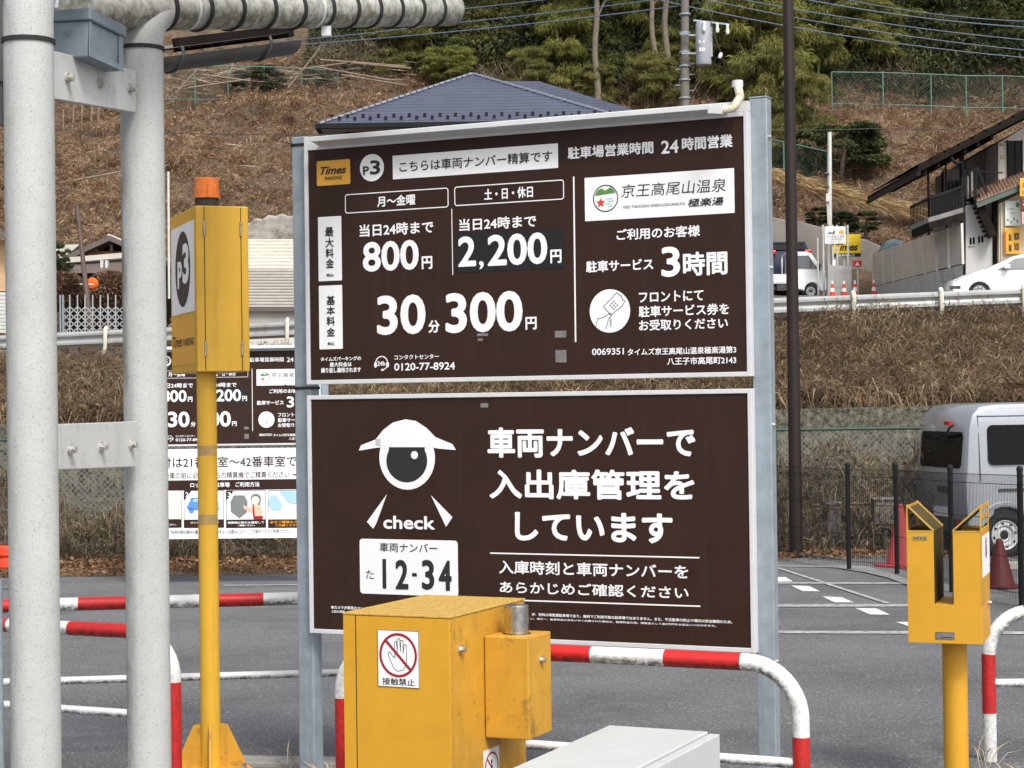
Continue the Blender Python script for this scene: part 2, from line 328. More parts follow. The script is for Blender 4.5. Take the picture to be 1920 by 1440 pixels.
M['tuft'] = leaf_mat('dry_tuft', [(.22, .18, .12), (.36, .31, .22), (.48, .43, .33), (.6, .55, .44)], 3, .2)

# ------------------------------------------------------------------ scatter meshes (numpy)
def raw_mesh(name, V, Fq, mats):
    me = bpy.data.meshes.new(name); n = len(V); k = len(Fq); w = Fq.shape[1]
    me.vertices.add(n); me.vertices.foreach_set('co', V.astype(np.float32).ravel())
    me.loops.add(k * w); me.loops.foreach_set('vertex_index', Fq.astype(np.int32).ravel())
    me.polygons.add(k); me.polygons.foreach_set('loop_start', np.arange(0, k * w, w, dtype=np.int32))
    me.materials.append(mats); me.update(calc_edges=True); me.validate(); return me
def norm(a): return a / np.maximum(np.linalg.norm(a, axis=1, keepdims=True), 1e-9)
def leaves(pos, d, ln, wd, bend=0.25, r=rng):
    """bent lance leaves: base, two mid points, tip (two faces folded along the middle as one quad island)"""
    n = len(pos); d = norm(d); side = norm(np.cross(d, r.normal(size=(n, 3)))); ln = ln[:, None]; wd = wd[:, None]
    mid = pos + d * ln * .45; tip = pos + d * ln + np.array([0, 0, -1.]) * ln * bend
    V = np.stack([pos, mid + side * wd * .5, tip, mid - side * wd * .5], 1).reshape(-1, 3)
    return V, np.arange(4 * n).reshape(n, 4)
def leaf_obj(name, parts, m, parent=None, loc=None):
    Vs = []; Fs = []; b = 0
    for V, Fq in parts: Vs.append(V); Fs.append(Fq + b); b += len(V)
    V = np.concatenate(Vs)
    if loc is not None: V = V - np.array(loc)
    o = bpy.data.objects.new(name, raw_mesh(name, V, np.concatenate(Fs), m)); COL.objects.link(o)
    if parent is not None: o.parent = parent
    elif loc is not None: o.location = loc
    return o

# ------------------------------------------------------------------ lettering
_fc = bpy.data.curves.new('lettering', 'FONT'); _fc.resolution_u = 4
_fo = bpy.data.objects.new('lettering', _fc); COL.objects.link(_fo); _cache = {}
def glyphs(s, bold, shear):
    k = (s, bold, shear)
    if k not in _cache:
        _fc.body = s; _fc.offset = bold; _fc.shear = shear
        dg = bpy.context.evaluated_depsgraph_get(); dg.update()
        me = bpy.data.meshes.new_from_object(_fo.evaluated_get(dg))
        V = np.empty(len(me.vertices) * 3); me.vertices.foreach_get('co', V); V = V.reshape(-1, 3)[:, :2]
        fs = [tuple(p.vertices) for p in me.polygons]
        lo = V.min(0); hi = V.max(0); _cache[k] = ((V - lo) / np.maximum(hi - lo, 1e-6), fs); bpy.data.meshes.remove(me)
    return _cache[k]
def text(mb, s, u0, v1, u1, v0, y, bold=.02, shear=0, mi=0):
    """glyphs fitted to the box; weight is added by overlaying shifted copies, each a hair in front of the last"""
    V, fs = glyphs(s, 0, shear); h = abs(v1 - v0); e = bold * h * 1.15 if bold > 0 else 0
    e = min(e, abs(u1 - u0) * .2); a0, a1, b0, b1 = u0 + e, u1 - e, v0 + e, v1 - e
    sh = [(0, 0)] if e == 0 else [(math.cos(q) * e, math.sin(q) * e) for q in np.arange(14) * PI / 7]
    for k, (dx, dz) in enumerate(sh):
        mb.add([(a0 + a * (a1 - a0) + dx, y - k * .00004, b0 + b * (b1 - b0) + dz) for a, b in V], fs, mi)
def disc(mb, cx, cz, rx, y, n=40, rz=None, mi=0, a0=0, a1=2*PI):
    rz = rz or rx; full = abs(a1 - a0 - 2*PI) < 1e-6; k = n if full else n + 1
    mb.add([(cx + rx * math.cos(a0 + (a1-a0) * i / n), y, cz + rz * math.sin(a0 + (a1-a0) * i / n)) for i in range(k)], [tuple(range(k))], mi)
def ring(mb, cx, cz, r0, r1, y, n=48, k=1.0, mi=0, a0=0, a1=2*PI):
    vs = []; fs = []
    for i in range(n + 1):
        a = a0 + (a1 - a0) * i / n; vs += [(cx + r0 * math.cos(a), y, cz + r0 * k * math.sin(a)), (cx + r1 * math.cos(a), y, cz + r1 * k * math.sin(a))]
    fs = [(2*i, 2*i+1, 2*i+3, 2*i+2) for i in range(n)]; mb.add(vs, fs, mi)
def line2(mb, a, b, w, y, mi=0):
    ax, az = a; bx, bz = b; l = math.hypot(bx-ax, bz-az) or 1; nx = -(bz-az)/l*w/2; nz = (bx-ax)/l*w/2
    mb.add([(ax+nx, y, az+nz), (ax-nx, y, az-nz), (bx-nx, y, bz-nz), (bx+nx, y, bz+nz)], [(0, 1, 2, 3)], mi)
def rrect(x0, x1, z0, z1, r, y, n=5):
    pts = []
    for cx, cz, a in ((x1-r, z1-r, 0), (x0+r, z1-r, PI/2), (x0+r, z0+r, PI), (x1-r, z0+r, 1.5*PI)):
        pts += [(cx + r*math.cos(a+PI/2*i/n), y, cz + r*math.sin(a+PI/2*i/n)) for i in range(n+1)]
    return pts
def plate(mb, x0, x1, z0, z1, y, r=.004, t=.0008, mi=0):
    mb.prism(rrect(x0, x1, z0, z1, r, y), (0, t, 0), mi)
def rframe(mb, x0, x1, z0, z1, r, w, y, mi=0):
    a = rrect(x0, x1, z0, z1, r, y); b = rrect(x0+w, x1-w, z0+w, z1-w, max(r-w, .001), y); n = len(a)
    mb.add(a + b, [(i, (i+1) % n, n+(i+1) % n, n+i) for i in range(n)], mi)

# ================================================================== setting: ground, lot, banks
xs = np.unique(np.concatenate([np.linspace(-160, -40, 13), np.arange(-40, 42, .7), np.linspace(42, 160, 13)]))
ys = np.unique(np.concatenate([np.linspace(-60, 6, 12), [8.3], np.arange(9, 21, 2), [21, 22, 24.6, 25.3, 30, 35.3, 35.9], np.arange(36.5, 90, .5), np.linspace(90, 240, 40)]))
X, Y = np.meshgrid(xs, ys); Z = G(X, Y) - .03
g = MB(); nx_, ny_ = len(xs), len(ys)
g.add(np.stack([X, Y, Z], -1).reshape(-1, 3).tolist(), [(j*nx_+i, j*nx_+i+1, (j+1)*nx_+i+1, (j+1)*nx_+i) for j in range(ny_-1) for i in range(nx_-1)])
tag(g.build('ground', M['earth'], smooth=True), kind='structure')
lot = MB(); lx = [-40, 40]
edge = [(-40, 21.0), (5.3, 21.3)]
lot.add([(-40,-20,.3), (40,-20,.3), (40,8.3,.3), (-40,8.3,.3), (-40,21.0,0), (2.0,21.0,0), (2.9,22.6,0), (40,22.6,0)], [(0,1,2,3), (3,2,7,6,5,4)])
tag(lot.build('parking_lot', M['asphalt']), kind='structure')
st = MB(); st.add([(-60,25.2,-1.9),(60,25.2,-1.9),(60,35.5,-1.9),(-60,35.5,-1.9)], [(0,1,2,3)])
tag(st.build('stream_water', M['water']), kind='structure')
# road on the bank and the sloping yard to its right are paved
rd = MB(); rx = np.arange(-40, 41, 2.0); ry = [43.2, 46, 50, 54, 58.5, 62, 66.4]
for j in range(6):
    for i in range(len(rx)-1):
        if j > 2 and rx[i] < 4: continue
        if rx[i] < 8 and j == 0: continue
        q = [(rx[i], ry[j]), (rx[i+1], ry[j]), (rx[i+1], ry[j+1]), (rx[i], ry[j+1])]
        rd.add([(a, b, float(G(a, b)) + .02) for a, b in q], [(0,1,2,3)])
tag(rd.build('upper_road', M['asphalt']), kind='structure')
# painted markings, laid on the lot
mk = MB()
def ground_poly(pts, lift=.004): mk.add([on_lot(a, b, lift) for a, b in pts], [tuple(range(len(pts)))])
Z3 = lambda x, y: (1440 + x / 2.667, 900 + y / 2.667)
for q in ([(20,485),(88,485),(124,507),(40,508)], [(115,527),(205,530),(260,556),(175,556)], [(272,582),(368,585),(430,612),(332,611)],
          [(438,640),(542,642),(610,673),(508,672)], [(638,709),(760,711),(830,740),(730,740)]):
    ground_poly([Z3(*p) for p in q])
tag(mk.build('painted_dashes', M['road_white']), kind='structure')
mk = MB()
ground_poly([(1380,1091),(1760,1092),(1760,1095),(1380,1094)], .006); ground_poly([(1380,1133),(1760,1132.5),(1760,1137),(1380,1138)], .006)
ground_poly([(1380,1182),(1990,1184),(1990,1189),(1380,1187)], .006); ground_poly([(1453,1064),(1462,1064),(1672,1131),(1658,1131)], .008)
ground_poly([(420,1096.5),(560,1095.5),(560,1097),(420,1098)], .006)
tag(mk.build('painted_lines', M['road_line']), kind='structure')
gs = MB()
for a, b in zip([Z3(0,418), Z3(330,424), Z3(480,446), Z3(600,475), Z3(700,512)], [Z3(330,424), Z3(480,446), Z3(600,475), Z3(700,512), Z3(800,540)]):
    q = [on_lot(a[0], a[1]-6, .012), on_lot(b[0], b[1]-6, .012), on_lot(b[0], b[1]+5, .012), on_lot(a[0], a[1]+5, .012)]; gs.add(q, [(0,1,2,3)])
tag(gs.build('gravel_strip', M['gravel']), kind='structure')
k0, k1 = on_lot(440, 1432), on_lot(760, 1437); kb = MB(); kb.bar(k0 + Vector((0, 0, -.01)), k1 + Vector((0, 0, -.01)), .16, .07)
tag(kb.build('kerb_strip', M['kerb'], bevel=.008), kind='structure')

# ================================================================== main parking sign
A24 = rad(24.617)
SG = Thing('parking_sign', (.9, 7.1, .3), -A24, 'large two-panel brown parking price sign on galvanised posts', 'sign', 'brown parking signs')
ZA = lambda x, y: (540 + x / 2.571, 160 + y / 2.571)
ZB = lambda x, y: (1020 + x / 2.572, 160 + y / 2.572)
ZC = lambda x, y: (560 + x / 2.77, 720 + y / 2.77)
ZD = lambda x, y: (860 + x / 2.879, 740 + y / 2.879)
def uvz(f, x, y):
    p = SG.hit_y(*f(x, y)); return p.x, p.z
def tx(mb, f, s, x0, y0, x1, y1, bold=.022, shear=0, y=-.0015):
    u0, v1 = uvz(f, x0, y0); u1, v0 = uvz(f, x1, y1); text(mb, s, u0, v1, u1, v0, y, bold, shear)
def pl(mb, f, x0, y0, x1, y1, y=-.0015, r=.004):
    u0, v1 = uvz(f, x0, y0); u1, v0 = uvz(f, x1, y1); plate(mb, u0, u1, v0, v1, y, r)
def fr(mb, f, x0, y0, x1, y1, w=.004, r=.012, y=-.0016):
    u0, v1 = uvz(f, x0, y0); u1, v0 = uvz(f, x1, y1); rframe(mb, u0, u1, v0, v1, r, w, y)
U0, U1 = -1.926, -.004
for x0, x1 in ((SG.hit_y(551, 640, .034).x, SG.hit_y(588.5, 1300, .034).x), (U1 + .010, SG.hit_y(1444, 640, .034).x)):
    yb_ = .034 + (.075 if x0 < -1 else .06)
    m = MB(); m.box(x0, x1, .034, yb_, -.3, SG.hit_y(560, 256, .034).z if x0 < -1 else SG.hit_y(1425, 184, .034).z)
    LPX = (x0, x1) if x0 < -1 else LPX
    if x0 > -1: zc_ = SG.hit_y(1425, 184, .034).z; m.box(x0 - .002, x1 + .002, .032, yb_ + .002, zc_ + .001, zc_ + .008)
    post = SG.part(m, 'post', M['galv'], bevel=.006)
    for z in ((.6, 1.5, 2.1, 2.6) if x0 > -1 else ()): b = MB(); b.hexbolt((x1 + .0005, .06, z), (1, 0, 0), .007, .008); SG.part(b, 'bolt', M['bolt'], post)
for z in (2.705, 1.666):
    m = MB(); m.box(LPX[0] - .003, LPX[1] + .003, .031, .112, z, z + .012); m.bar((LPX[0] + .02, .03, z + .008), (LPX[0] - .03, .0, z + .02), .006, .004)
    SG.part(m, 'tie_band', M['black_band'])
def panel(name, z0, z1, label):
    m = MB(); m.box(U0 - .004, U1 + .004, .0, .028, z0 - .004, z1 + .004)
    p = SG.part(m, name, M['brown'])
    f = MB(); w = .018
    f.box(U0 - w, U0, -.007, .033, z0 - w, z1 + w); f.box(U1, U1 + w, -.007, .033, z0 - w, z1 + w)
    f.box(U0, U1, -.0068, .0328, z0 - w, z0); f.box(U0, U1, -.0068, .0328, z1, z1 + w)
    SG.part(f, 'frame', M['alu'], p, bevel=.002); return p
PZ0, PZ1, NZ0, NZ1 = 1.704, 2.677, .6535, 1.6215
price = panel('price_panel', PZ0, PZ1, '')
notice = panel('notice_panel', NZ0, NZ1, '')
# --- printed matter of the price panel
wp = MB()      # white plates
pl(wp, ZA, 505, 340, 1303, 398, r=.002); pl(wp, ZA, 145, 636, 261, 940); pl(wp, ZA, 149, 967, 265, 1270); pl(wp, ZB, 196, 447, 920, 615, r=.002)
c = uvz(ZA, 405, 397); disc(wp, c[0], c[1], .057, -.0012)
c2 = uvz(ZB, 318, 1088); disc(wp, c2[0], c2[1], .0855, -.0012)
SG.part(wp, 'white_plate', M['sign_white'], price)
yp = MB(); pl(yp, ZA, 139, 367, 301, 475, r=.008); SG.part(yp, 'yellow_plate', M['sign_yellow'], price)
bs_ = MB(); pl(bs_, ZA, 810, 716, 1333, 880, r=.001, y=-.0013); SG.part(bs_, 'black_sticker', M['black_film'], price)
tp = MB(); 
for q_ in ((1287,1184,1342,1215),(1290,1277,1343,1335),(912,1196,965,1208),(915,1220,940,1232)): tp = MB(); pl(tp, ZA, *q_, r=.001); SG.part(tp, 'tape_patch', M['tape'], price)
t = MB()
tx(t, ZA, '月～金曜', 430, 535, 615, 576); tx(t, ZA, '土・日・休日', 946, 500, 1182, 540)
tx(t, ZA, '当日24時まで', 345, 672, 702, 712); tx(t, ZA, '800', 360, 757, 632, 888, .03); tx(t, ZA, '円', 645, 825, 697, 885, .03)
tx(t, ZA, '当日24時まで', 825, 645, 1198, 683); tx(t, ZA, '2', 820, 730, 908, 872, .03, y=-.0022); tx(t, ZA, ',', 922, 848, 945, 886, .03, y=-.0022)
tx(t, ZA, '200', 962, 722, 1252, 860, .03, y=-.0022); tx(t, ZA, '円', 1265, 793, 1320, 856, .03, y=-.0022)
tx(t, ZA, '30', 428, 1015, 665, 1198, .034); tx(t, ZA, '分', 677, 1133, 732, 1192, .03); tx(t, ZA, '300', 758, 1003, 1133, 1185, .034); tx(t, ZA, '円', 1145, 1117, 1200, 1177, .03)
tx(t, ZA, 'タイムズパーキングの', 158, 1310, 353, 1326, .03); tx(t, ZA, '最大料金は', 202, 1335, 308, 1355, .03); tx(t, ZA, '繰り返し適用されます', 160, 1362, 353, 1383, .03)
tx(t, ZA, '24h', 431, 1330, 470, 1352, .03); tx(t, ZA, 'コンタクトセンター', 513, 1300, 728, 1318, .02); tx(t, ZA, '0120-77-8924', 513, 1340, 806, 1370, .025)
fr(t, ZA, 275, 526, 775, 588); fr(t, ZA, 802, 489, 1332, 550)
line2(t, uvz(ZA, 790, 595), uvz(ZA, 795, 914), .0035, -.0015); line2(t, uvz(ZA, 1378, 440), uvz(ZA, 1387, 1237), .0065, -.0015)
h = uvz(ZA, 452, 1340); ring(t, *h, .026, .0305, -.0015, a0=rad(-10), a1=rad(190)); ring(t, *h, .026, .030, -.0015, a0=rad(275), a1=rad(335))
for q in (-1, 1): disc(t, h[0] + q * .0285, h[1] - .006, .007, -.0019, rz=.012)
disc(t, h[0] + .004, h[1] - .0275, .007, -.0019, rz=.0045)
tx(t, ZB, '駐車場営業時間', 115, 299, 528, 328); tx(t, ZB, '24', 565, 268, 650, 325, .025); tx(t, ZB, '時間営業', 665, 253, 910, 298, .026)
tx(t, ZB, 'ご利用のお客様', 350, 694, 753, 728); tx(t, ZB, '駐車サービス', 203, 848, 528, 890, .026); tx(t, ZB, '3', 565, 780, 658, 922, .03); tx(t, ZB, '時間', 670, 806, 886, 912, .026)
tx(t, ZB, 'フロントにて', 458, 997, 770, 1037); tx(t, ZB, '駐車サービス券を', 457, 1065, 893, 1105); tx(t, ZB, 'お受取りください', 458, 1132, 888, 1172)
tx(t, ZB, '0069351', 232, 1270, 386, 1298, .02); tx(t, ZB, 'タイムズ京王高尾山温泉極楽湯第3', 403, 1270, 928, 1291, .02); tx(t, ZB, '八王子市高尾町2143', 594, 1313, 928, 1342, .02)
SG.part(t, 'lettering', M['sign_white'], price)
t = MB()       # dark print on the white plates
tx(t, ZA, 'こちらは車両ナンバー精算です', 538, 368, 1275, 367, .012, y=-.0026)
for s, x0, y0, x1, y1 in (('最',180,685,221,728),('大',181,737,222,780),('料',182,788,222,830),('金',184,836,223,880),('税込',187,908,222,922),
                          ('基',187,1015,228,1058),('本',187,1065,228,1107),('料',187,1115,228,1158),('金',188,1168,228,1210),('税込',192,1238,225,1252)):
    tx(t, ZA, s, x0, y0, x1, y1, .022, y=-.0026)
tx(t, ZA, 'P', 363, 391, 392, 432, .03, y=-.0026); tx(t, ZA, '3', 396, 363, 446, 428, .03, y=-.0026)
tx(t, ZA, 'Times', 158, 394, 282, 424, .035, .35, y=-.0026); tx(t, ZA, 'PARKING', 180, 441, 262, 453, .012, y=-.0026)
tx(t, ZB, '京王高尾山温泉', 372, 480, 878, 512, -.004, .12, y=-.0026); tx(t, ZB, '極楽湯', 695, 547, 868, 578, .02, .15, y=-.0026); tx(t, ZB, 'KEIO TAKAOSAN ONSEN/GOKURAKUYU', 385, 581, 682, 577, -.004, y=-.0026)
lc = uvz(ZB, 298, 545); ring(t, *lc, .0495, .0535, -.0026)
x, z = c2     # hand holding a ticket
def lines(mb, pts, w, y, closed=False):
    for a, b in zip(pts, pts[1:] + ([pts[0]] if closed else [])): line2(mb, a, b, w, y)
R_ = lambda a, b, k=-.95: (x + a * math.cos(k) - b * math.sin(k), z + a * math.sin(k) + b * math.cos(k))
tk = [R_(*p, .75) for p in ((-.028,-.02),(.03,-.028),(.052,-.022),(.048,-.01),(.055,.004),(.05,.016),(.052,.026),(-.028,.026))]
tk = [(a + .012, b + .018) for a, b in tk]; lines(t, tk, .0022, -.0026, True)
lines(t, [(x-.06,z-.062),(x-.052,z-.03),(x-.02,z-.022),(x+.002,z-.008),(x+.008,z-.016),(x-.006,z-.032),(x-.01,z-.05),(x-.018,z-.07)], .0022, -.0026)
for q in range(3): ring(t, x - .001 + .004*q*0, z - .034 - .011*q, .006, .0078, -.0026, 12, 1, 0, rad(-90), rad(90))
for i in range(-2, 3):
    for j in range(-2, 3):
        if abs(i) + abs(j) <= 2 and (i + j) % 2 == 0: disc(t, x + .018 + i * .0075, z + .022 + j * .0075, .0034, -.0026, 4)
SG.part(t, 'dark_lettering', M['print_dark'], price)
def clipdisc(mb, pts, y): mb.add([(a, y, b) for a, b in pts], [tuple(range(len(pts)))])
m = MB(); clipdisc(m, [(lc[0]+.0465*math.cos(a), lc[1]+.0465*math.sin(a)) for a in np.linspace(rad(25), rad(65), 6)] + [(lc[0]+.012, lc[1]+.037), (lc[0]-.003, lc[1]+.03), (lc[0]-.014, lc[1]+.04)] + [(lc[0]+.0465*math.cos(a), lc[1]+.0465*math.sin(a)) for a in np.linspace(rad(130), rad(165), 5)], -.0024)
SG.part(m, 'hill_mark', M['green'], price)
m = MB(); pts = []
for i in range(10):
    a = rad(90 + 36 * i); r = .021 if i % 2 == 0 else .009; pts.append((lc[0]-.021 + r*math.cos(a), lc[1]-.017 + r*math.sin(a)))
clipdisc(m, pts, -.0024); SG.part(m, 'maple_mark', M['red_print'], price)
m = MB()
for dx, dz, l in ((.016,-.002,.028),(.022,-.012,.03),(.014,-.022,.026),(.02,-.032,.018)): line2(m, (lc[0]+dx-l/2, lc[1]+dz), (lc[0]+dx+l/2, lc[1]+dz), .005, -.0024)
SG.part(m, 'stream_mark', M['teal'], price)
# --- printed matter of the notice panel
q = MB()
pl(q, ZC, 317, 803, 830, 1105, r=.014)
cc = uvz(ZC, 563, 382)
disc(q, cc[0], cc[1], .130, -.0012, rz=.1325)
hat = [(313,346),(325,318),(400,288),(440,238),(490,200),(555,183),(610,192),(665,228),(712,276),(800,312),(818,343),(728,336),(690,328),(440,328),(400,332)]
q.add([(uvz(ZC, *p)[0], -.0018, uvz(ZC, *p)[1]) for p in hat], [tuple(range(len(hat)))])
for tri in ([(459,572),(405,722),(388,752),(355,716)], [(688,578),(800,692),(766,742)]):
    q.add([(uvz(ZC, *p)[0], -.0015, uvz(ZC, *p)[1]) for p in tri], [tuple(range(len(tri)))])
tx(q, ZC, 'check', 440, 683, 708, 757, .035)
tx(q, ZC, '●カメラが車両のナンバー', 170, 1150, 372, 1176, .02); tx(q, ZC, '上記の車両', 170, 1173, 240, 1190, .02)
tx(q, ZD, '車両ナンバーで', 155, 177, 1280, 341, .03); tx(q, ZD, '入出庫管理を', 165, 402, 1275, 573, .03); tx(q, ZD, 'しています', 303, 630, 1157, 805, .035)
tx(q, ZD, '入庫時刻と車両ナンバーを', 218, 893, 1240, 995, .02); tx(q, ZD, 'あらかじめご確認ください', 222, 1005, 1242, 1104, .02)
tx(q, ZD, 'が、有料の時間貸駐車場であり、無料でご利用可能な駐車場ではありません。また、不正駐車の防止や場内の安全確保のため、', 395, 1177, 1478, 1236, .02)
tx(q, ZD, 'い。●万一、駐車料金の支払いなく出庫された場合は、駐車料金の他、損害金として金5万円をお支払いいただきます。', 388, 1203, 1390, 1254, .02)
line2(q, uvz(ZD, 170, 855), uvz(ZD, 1300, 880), .0055, -.0015); line2(q, uvz(ZD, 175, 1105), uvz(ZD, 1305, 1142), .0055, -.0015)
SG.part(q, 'lettering', M['sign_white'], notice)
q = MB()
eye = [(470,328),(656,328)] + [(563 + 106*math.cos(a), 398 + 112*math.sin(a)) for a in np.linspace(rad(-28), rad(208), 30)]
q.add([(uvz(ZC, *p)[0], -.0026, uvz(ZC, *p)[1]) for p in eye], [tuple(range(len(eye)))])
SG.part(q, 'eye_pupil', M['print_dark'], notice); q = MB()
tx(q, ZC, '車両ナンバー', 422, 823, 722, 878, .005, y=-.0027); tx(q, ZC, 'た', 350, 965, 393, 1013, 0, y=-.0027)
u0, v1 = uvz(ZC, 436, 908); u1, v0 = uvz(ZC, 457, 1063); plate(q, u0, u1, v0, v1, -.0027, .001)
tx(q, ZC, '2', 503, 912, 572, 1068, .03, y=-.0027); tx(q, ZC, '3', 640, 912, 707, 1070, .03, y=-.0027); tx(q, ZC, '4', 728, 915, 797, 1075, .03, y=-.0027)
u0, v1 = uvz(ZC, 590, 981); u1, v0 = uvz(ZC, 615, 1000); plate(q, u0, u1, v0, v1, -.0027, .001)
SG.part(q, 'dark_lettering', M['print_dark'], notice)
q = MB(); e = uvz(ZC, 603, 369); disc(q, e[0], e[1], .0165, -.0031); SG.part(q, 'eye_glint', M['sign_white'], notice)
q = MB(); pl(q, ZC, 945, 100, 985, 122, r=.003, y=-.0012); SG.part(q, 'tape_patch', M['tape'], notice)
q = MB(); pl(q, ZC, 400, 285, 428, 322, r=.002, y=-.0022); SG.part(q, 'tape_patch', M['pale_tape'], notice)
# --- hood with the lamp strip, and its hose
m = MB(); m.box(U0 - .018, U1 + .018, -.004, .03, PZ1 + .019, PZ1 + .058)
hL = SG.hit_y(582, 258, -.09); hR = SG.hit_y(1352, 191, -.09); hx = hL.x; hz0 = (hL.z + hR.z) / 2
hp = [(hx, -.0045, 2.688), (hx, -.0045, hz0 - .006), (hx, -.088, hz0), (hx, -.09, hz0 - .002), (hx, -.09, hz0 - .021), (hx, -.084, hz0 - .021)]
m.prism(hp, (hR.x - hx, 0, 0))
for xx in (-1.72, -1.35, -.95, -.5, -.2): m.box(xx, xx + .007, -.055, -.048, hz0 - .03, hz0 - .012)
hood = SG.part(m, 'lamp_hood', M['alu'], bevel=.0015)
m = MB(); hz = fillet([SG.P(*p) for p in ((1345,207,7.0), (1374,204,7.0), (1388,182,7.05), (1383,160,7.1))], .03, 6)
pth, al = cut_path(hz, [i * .005 for i in range(1, 60)])
m.tube(pth, [.0145 + (.0022 if i % 2 else 0) for i in range(len(pth))], 12)
hose = SG.part(m, 'conduit_hose', M['cream_hose'], smooth=True)
m = MB(); p = SG.P(1383, 163, 7.1); m.cyl(p, p + Vector((0, 0, .024)), .021, 20); SG.part(m, 'hose_cap', M['alu'], hose); m = MB(); p = SG.P(1346, 207, 7.0); m.bar(p + Vector((-.035, 0, .004)), p + Vector((.02, 0, -.002)), .03, .03)
SG.part(m, 'hose_fitting', M['alu'], hose, bevel=.002)

# ================================================================== second sign far behind, same price panel, other lower panel
R2 = Vector(P(600, 830, 19.6)); S2loc = Vector((R2.x, 19.6, lot_z(19.6)))
S2 = Thing('parking_sign', S2loc, -rad(2), 'smaller-looking brown and white parking sign at the fence, half hidden by the yellow pole', 'sign', 'brown parking signs')
dz = R2.z - S2loc.z - PZ0
c = copy_tree(price, S2.o); c.location.z = dz
c = copy_tree(hood, S2.o); c.location.z = dz
for x0 in (U0 - .06, U1 + .02):
    m = MB(); m.box(x0, x0 + .07, .04, .1, 0, 2.75 + dz); S2.part(m, 'post', M['galv'])
Z6 = lambda x, y: (240 + x / 3.274, 640 + y / 3.274)
def uv6(x, y):
    p = S2.hit_y(*Z6(x, y)); return p.x, p.z
def tx6(mb, s, x0, y0, x1, y1, bold=.01, y=-.002):
    u0, v1 = uv6(x0, y0); u1, v0 = uv6(x1, y1); text(mb, s, u0, v1, u1, v0, y, bold)
def pl6(mb, x0, y0, x1, y1, y=-.0035, r=.003, t=.0015):
    u0, v1 = uv6(x0, y0); u1, v0 = uv6(x1, y1); plate(mb, u0, u1, v0, v1, y, r, t)
a = uv6(40, 665); b = uv6(1180, 1204)
m = MB(); m.box(U0 - .01, U1 + .01, 0, .03, b[1], a[1]); gp = S2.part(m, 'guide_panel', M['sign_white'])
m = MB(); pl6(m, 20, 857, 1180, 905, r=.001)
for x0, x1 in ((100, 330), (343, 590), (602, 848), (860, 1100)): pl6(m, x0, 1095, x1, 1143, r=.006)
for x0 in (100, 343, 602, 860): u0, v1 = uv6(x0, 915); u1, v0 = uv6(x0 + (230 if x0 == 100 else 246), 1120); rframe(m, u0, u1, v0, v1, .012, .004, -.003)
for x0 in (343, 602): m.add([(uv6(*p)[0], -.0034, uv6(*p)[1]) for p in ((x0, 918), (x0 + 46, 918), (x0 + 4, 975), (x0, 975))], [(0,1,2,3)])
tx6(m, '受付は21番車室～42番車室で', 130, 712, 1035, 768, .008); tx6(m, 'ご乗車の前に必ずこちらの精算機でご精算ください', 190, 806, 990, 836, .002); tx6(m, '－', 1012, 815, 1040, 822, .002)
tx6(m, 'ご利用の際は場内の看板に記載の内容をよくお読みになり、ご了承のうえでご利用ください', 250, 1160, 1000, 1178, .002)
S2.part(m, 'dark_print', M['brown'], gp)
m = MB(); tx6(m, 'ロック板式駐車場　ご利用方法', 383, 867, 808, 892, .02, -.0045); tx6(m, '2', 352, 926, 372, 955, .02, -.0045); tx6(m, '3', 611, 926, 632, 955, .02, -.0045)
tx6(m, '精算機の表示を確認して', 612, 1106, 836, 1118, .02, -.0045); tx6(m, 'ご精算ください。', 676, 1124, 780, 1135, .02, -.0045); tx6(m, 'ロック板が下がります', 386, 1106, 560, 1118, .02, -.0045); tx6(m, '車を停めてください。', 120, 1120, 298, 1131, .02, -.0045)
S2.part(m, 'white_print', M['sign_white'], gp)
def fill6(name, polys, mm, y=-.0045):
    for pg in polys: m = MB(); m.add([(uv6(*p)[0], y, uv6(*p)[1]) for p in pg], [tuple(range(len(pg)))]); S2.part(m, name, M[mm], gp)
el = lambda cx, cy, rx, ry, n=20: [(cx + rx*math.cos(2*PI*i/n), cy + ry*math.sin(2*PI*i/n)) for i in range(n)]
fill6('blue_print', [[(372,1000),(388,960),(520,955),(545,995),(560,1035),(372,1035),(358,1018)], el(390,1038,16,18), el(520,1038,16,18)], 'blue_print')
fill6('light_blue_print', [[(870,955),(905,940),(950,1000),(940,1040),(880,1035),(862,990)], [(930,920),(1010,915),(1090,960),(1080,1000),(985,990)], [(398,985),(402,968),(440,966),(440,985)], [(535,985),(560,985),(566,1030),(556,1030)]], 'light_blue', -.0048)
fill6('grey_print', [[(630,985),(650,945),(715,945),(735,985),(730,1050),(685,1085),(632,1045)], el(785,965,32,30), [(800,970),(816,980),(808,1010),(796,1000)]], 'grey_print')
fill6('cream_print', [el(783,975,24,24), [(104,930),(326,930),(326,1090),(104,1090)], [(862,1050),(1096,1010),(1096,1092),(862,1092)]], 'cream_print', -.0051)
fill6('peach_print', [[(768,1005),(815,1008),(830,1075),(770,1075),(762,1050),(715,1030),(705,1005),(735,1015),(760,1022)]], 'skin_print', -.0054)
fill6('maroon_print', [[(772,1072),(830,1072),(826,1094),(770,1094)], [(764,1000),(772,1000),(780,1075),(768,1075)]], 'maroon_print', -.0057)
m = MB(); tx6(m, '必ずご精算のうえで', 872, 1102, 1090, 1116, .02, -.0052); tx6(m, 'ご出庫ください。', 905, 1122, 1060, 1135, .02, -.0052); S2.part(m, 'orange_print', M['orange_print'], gp)

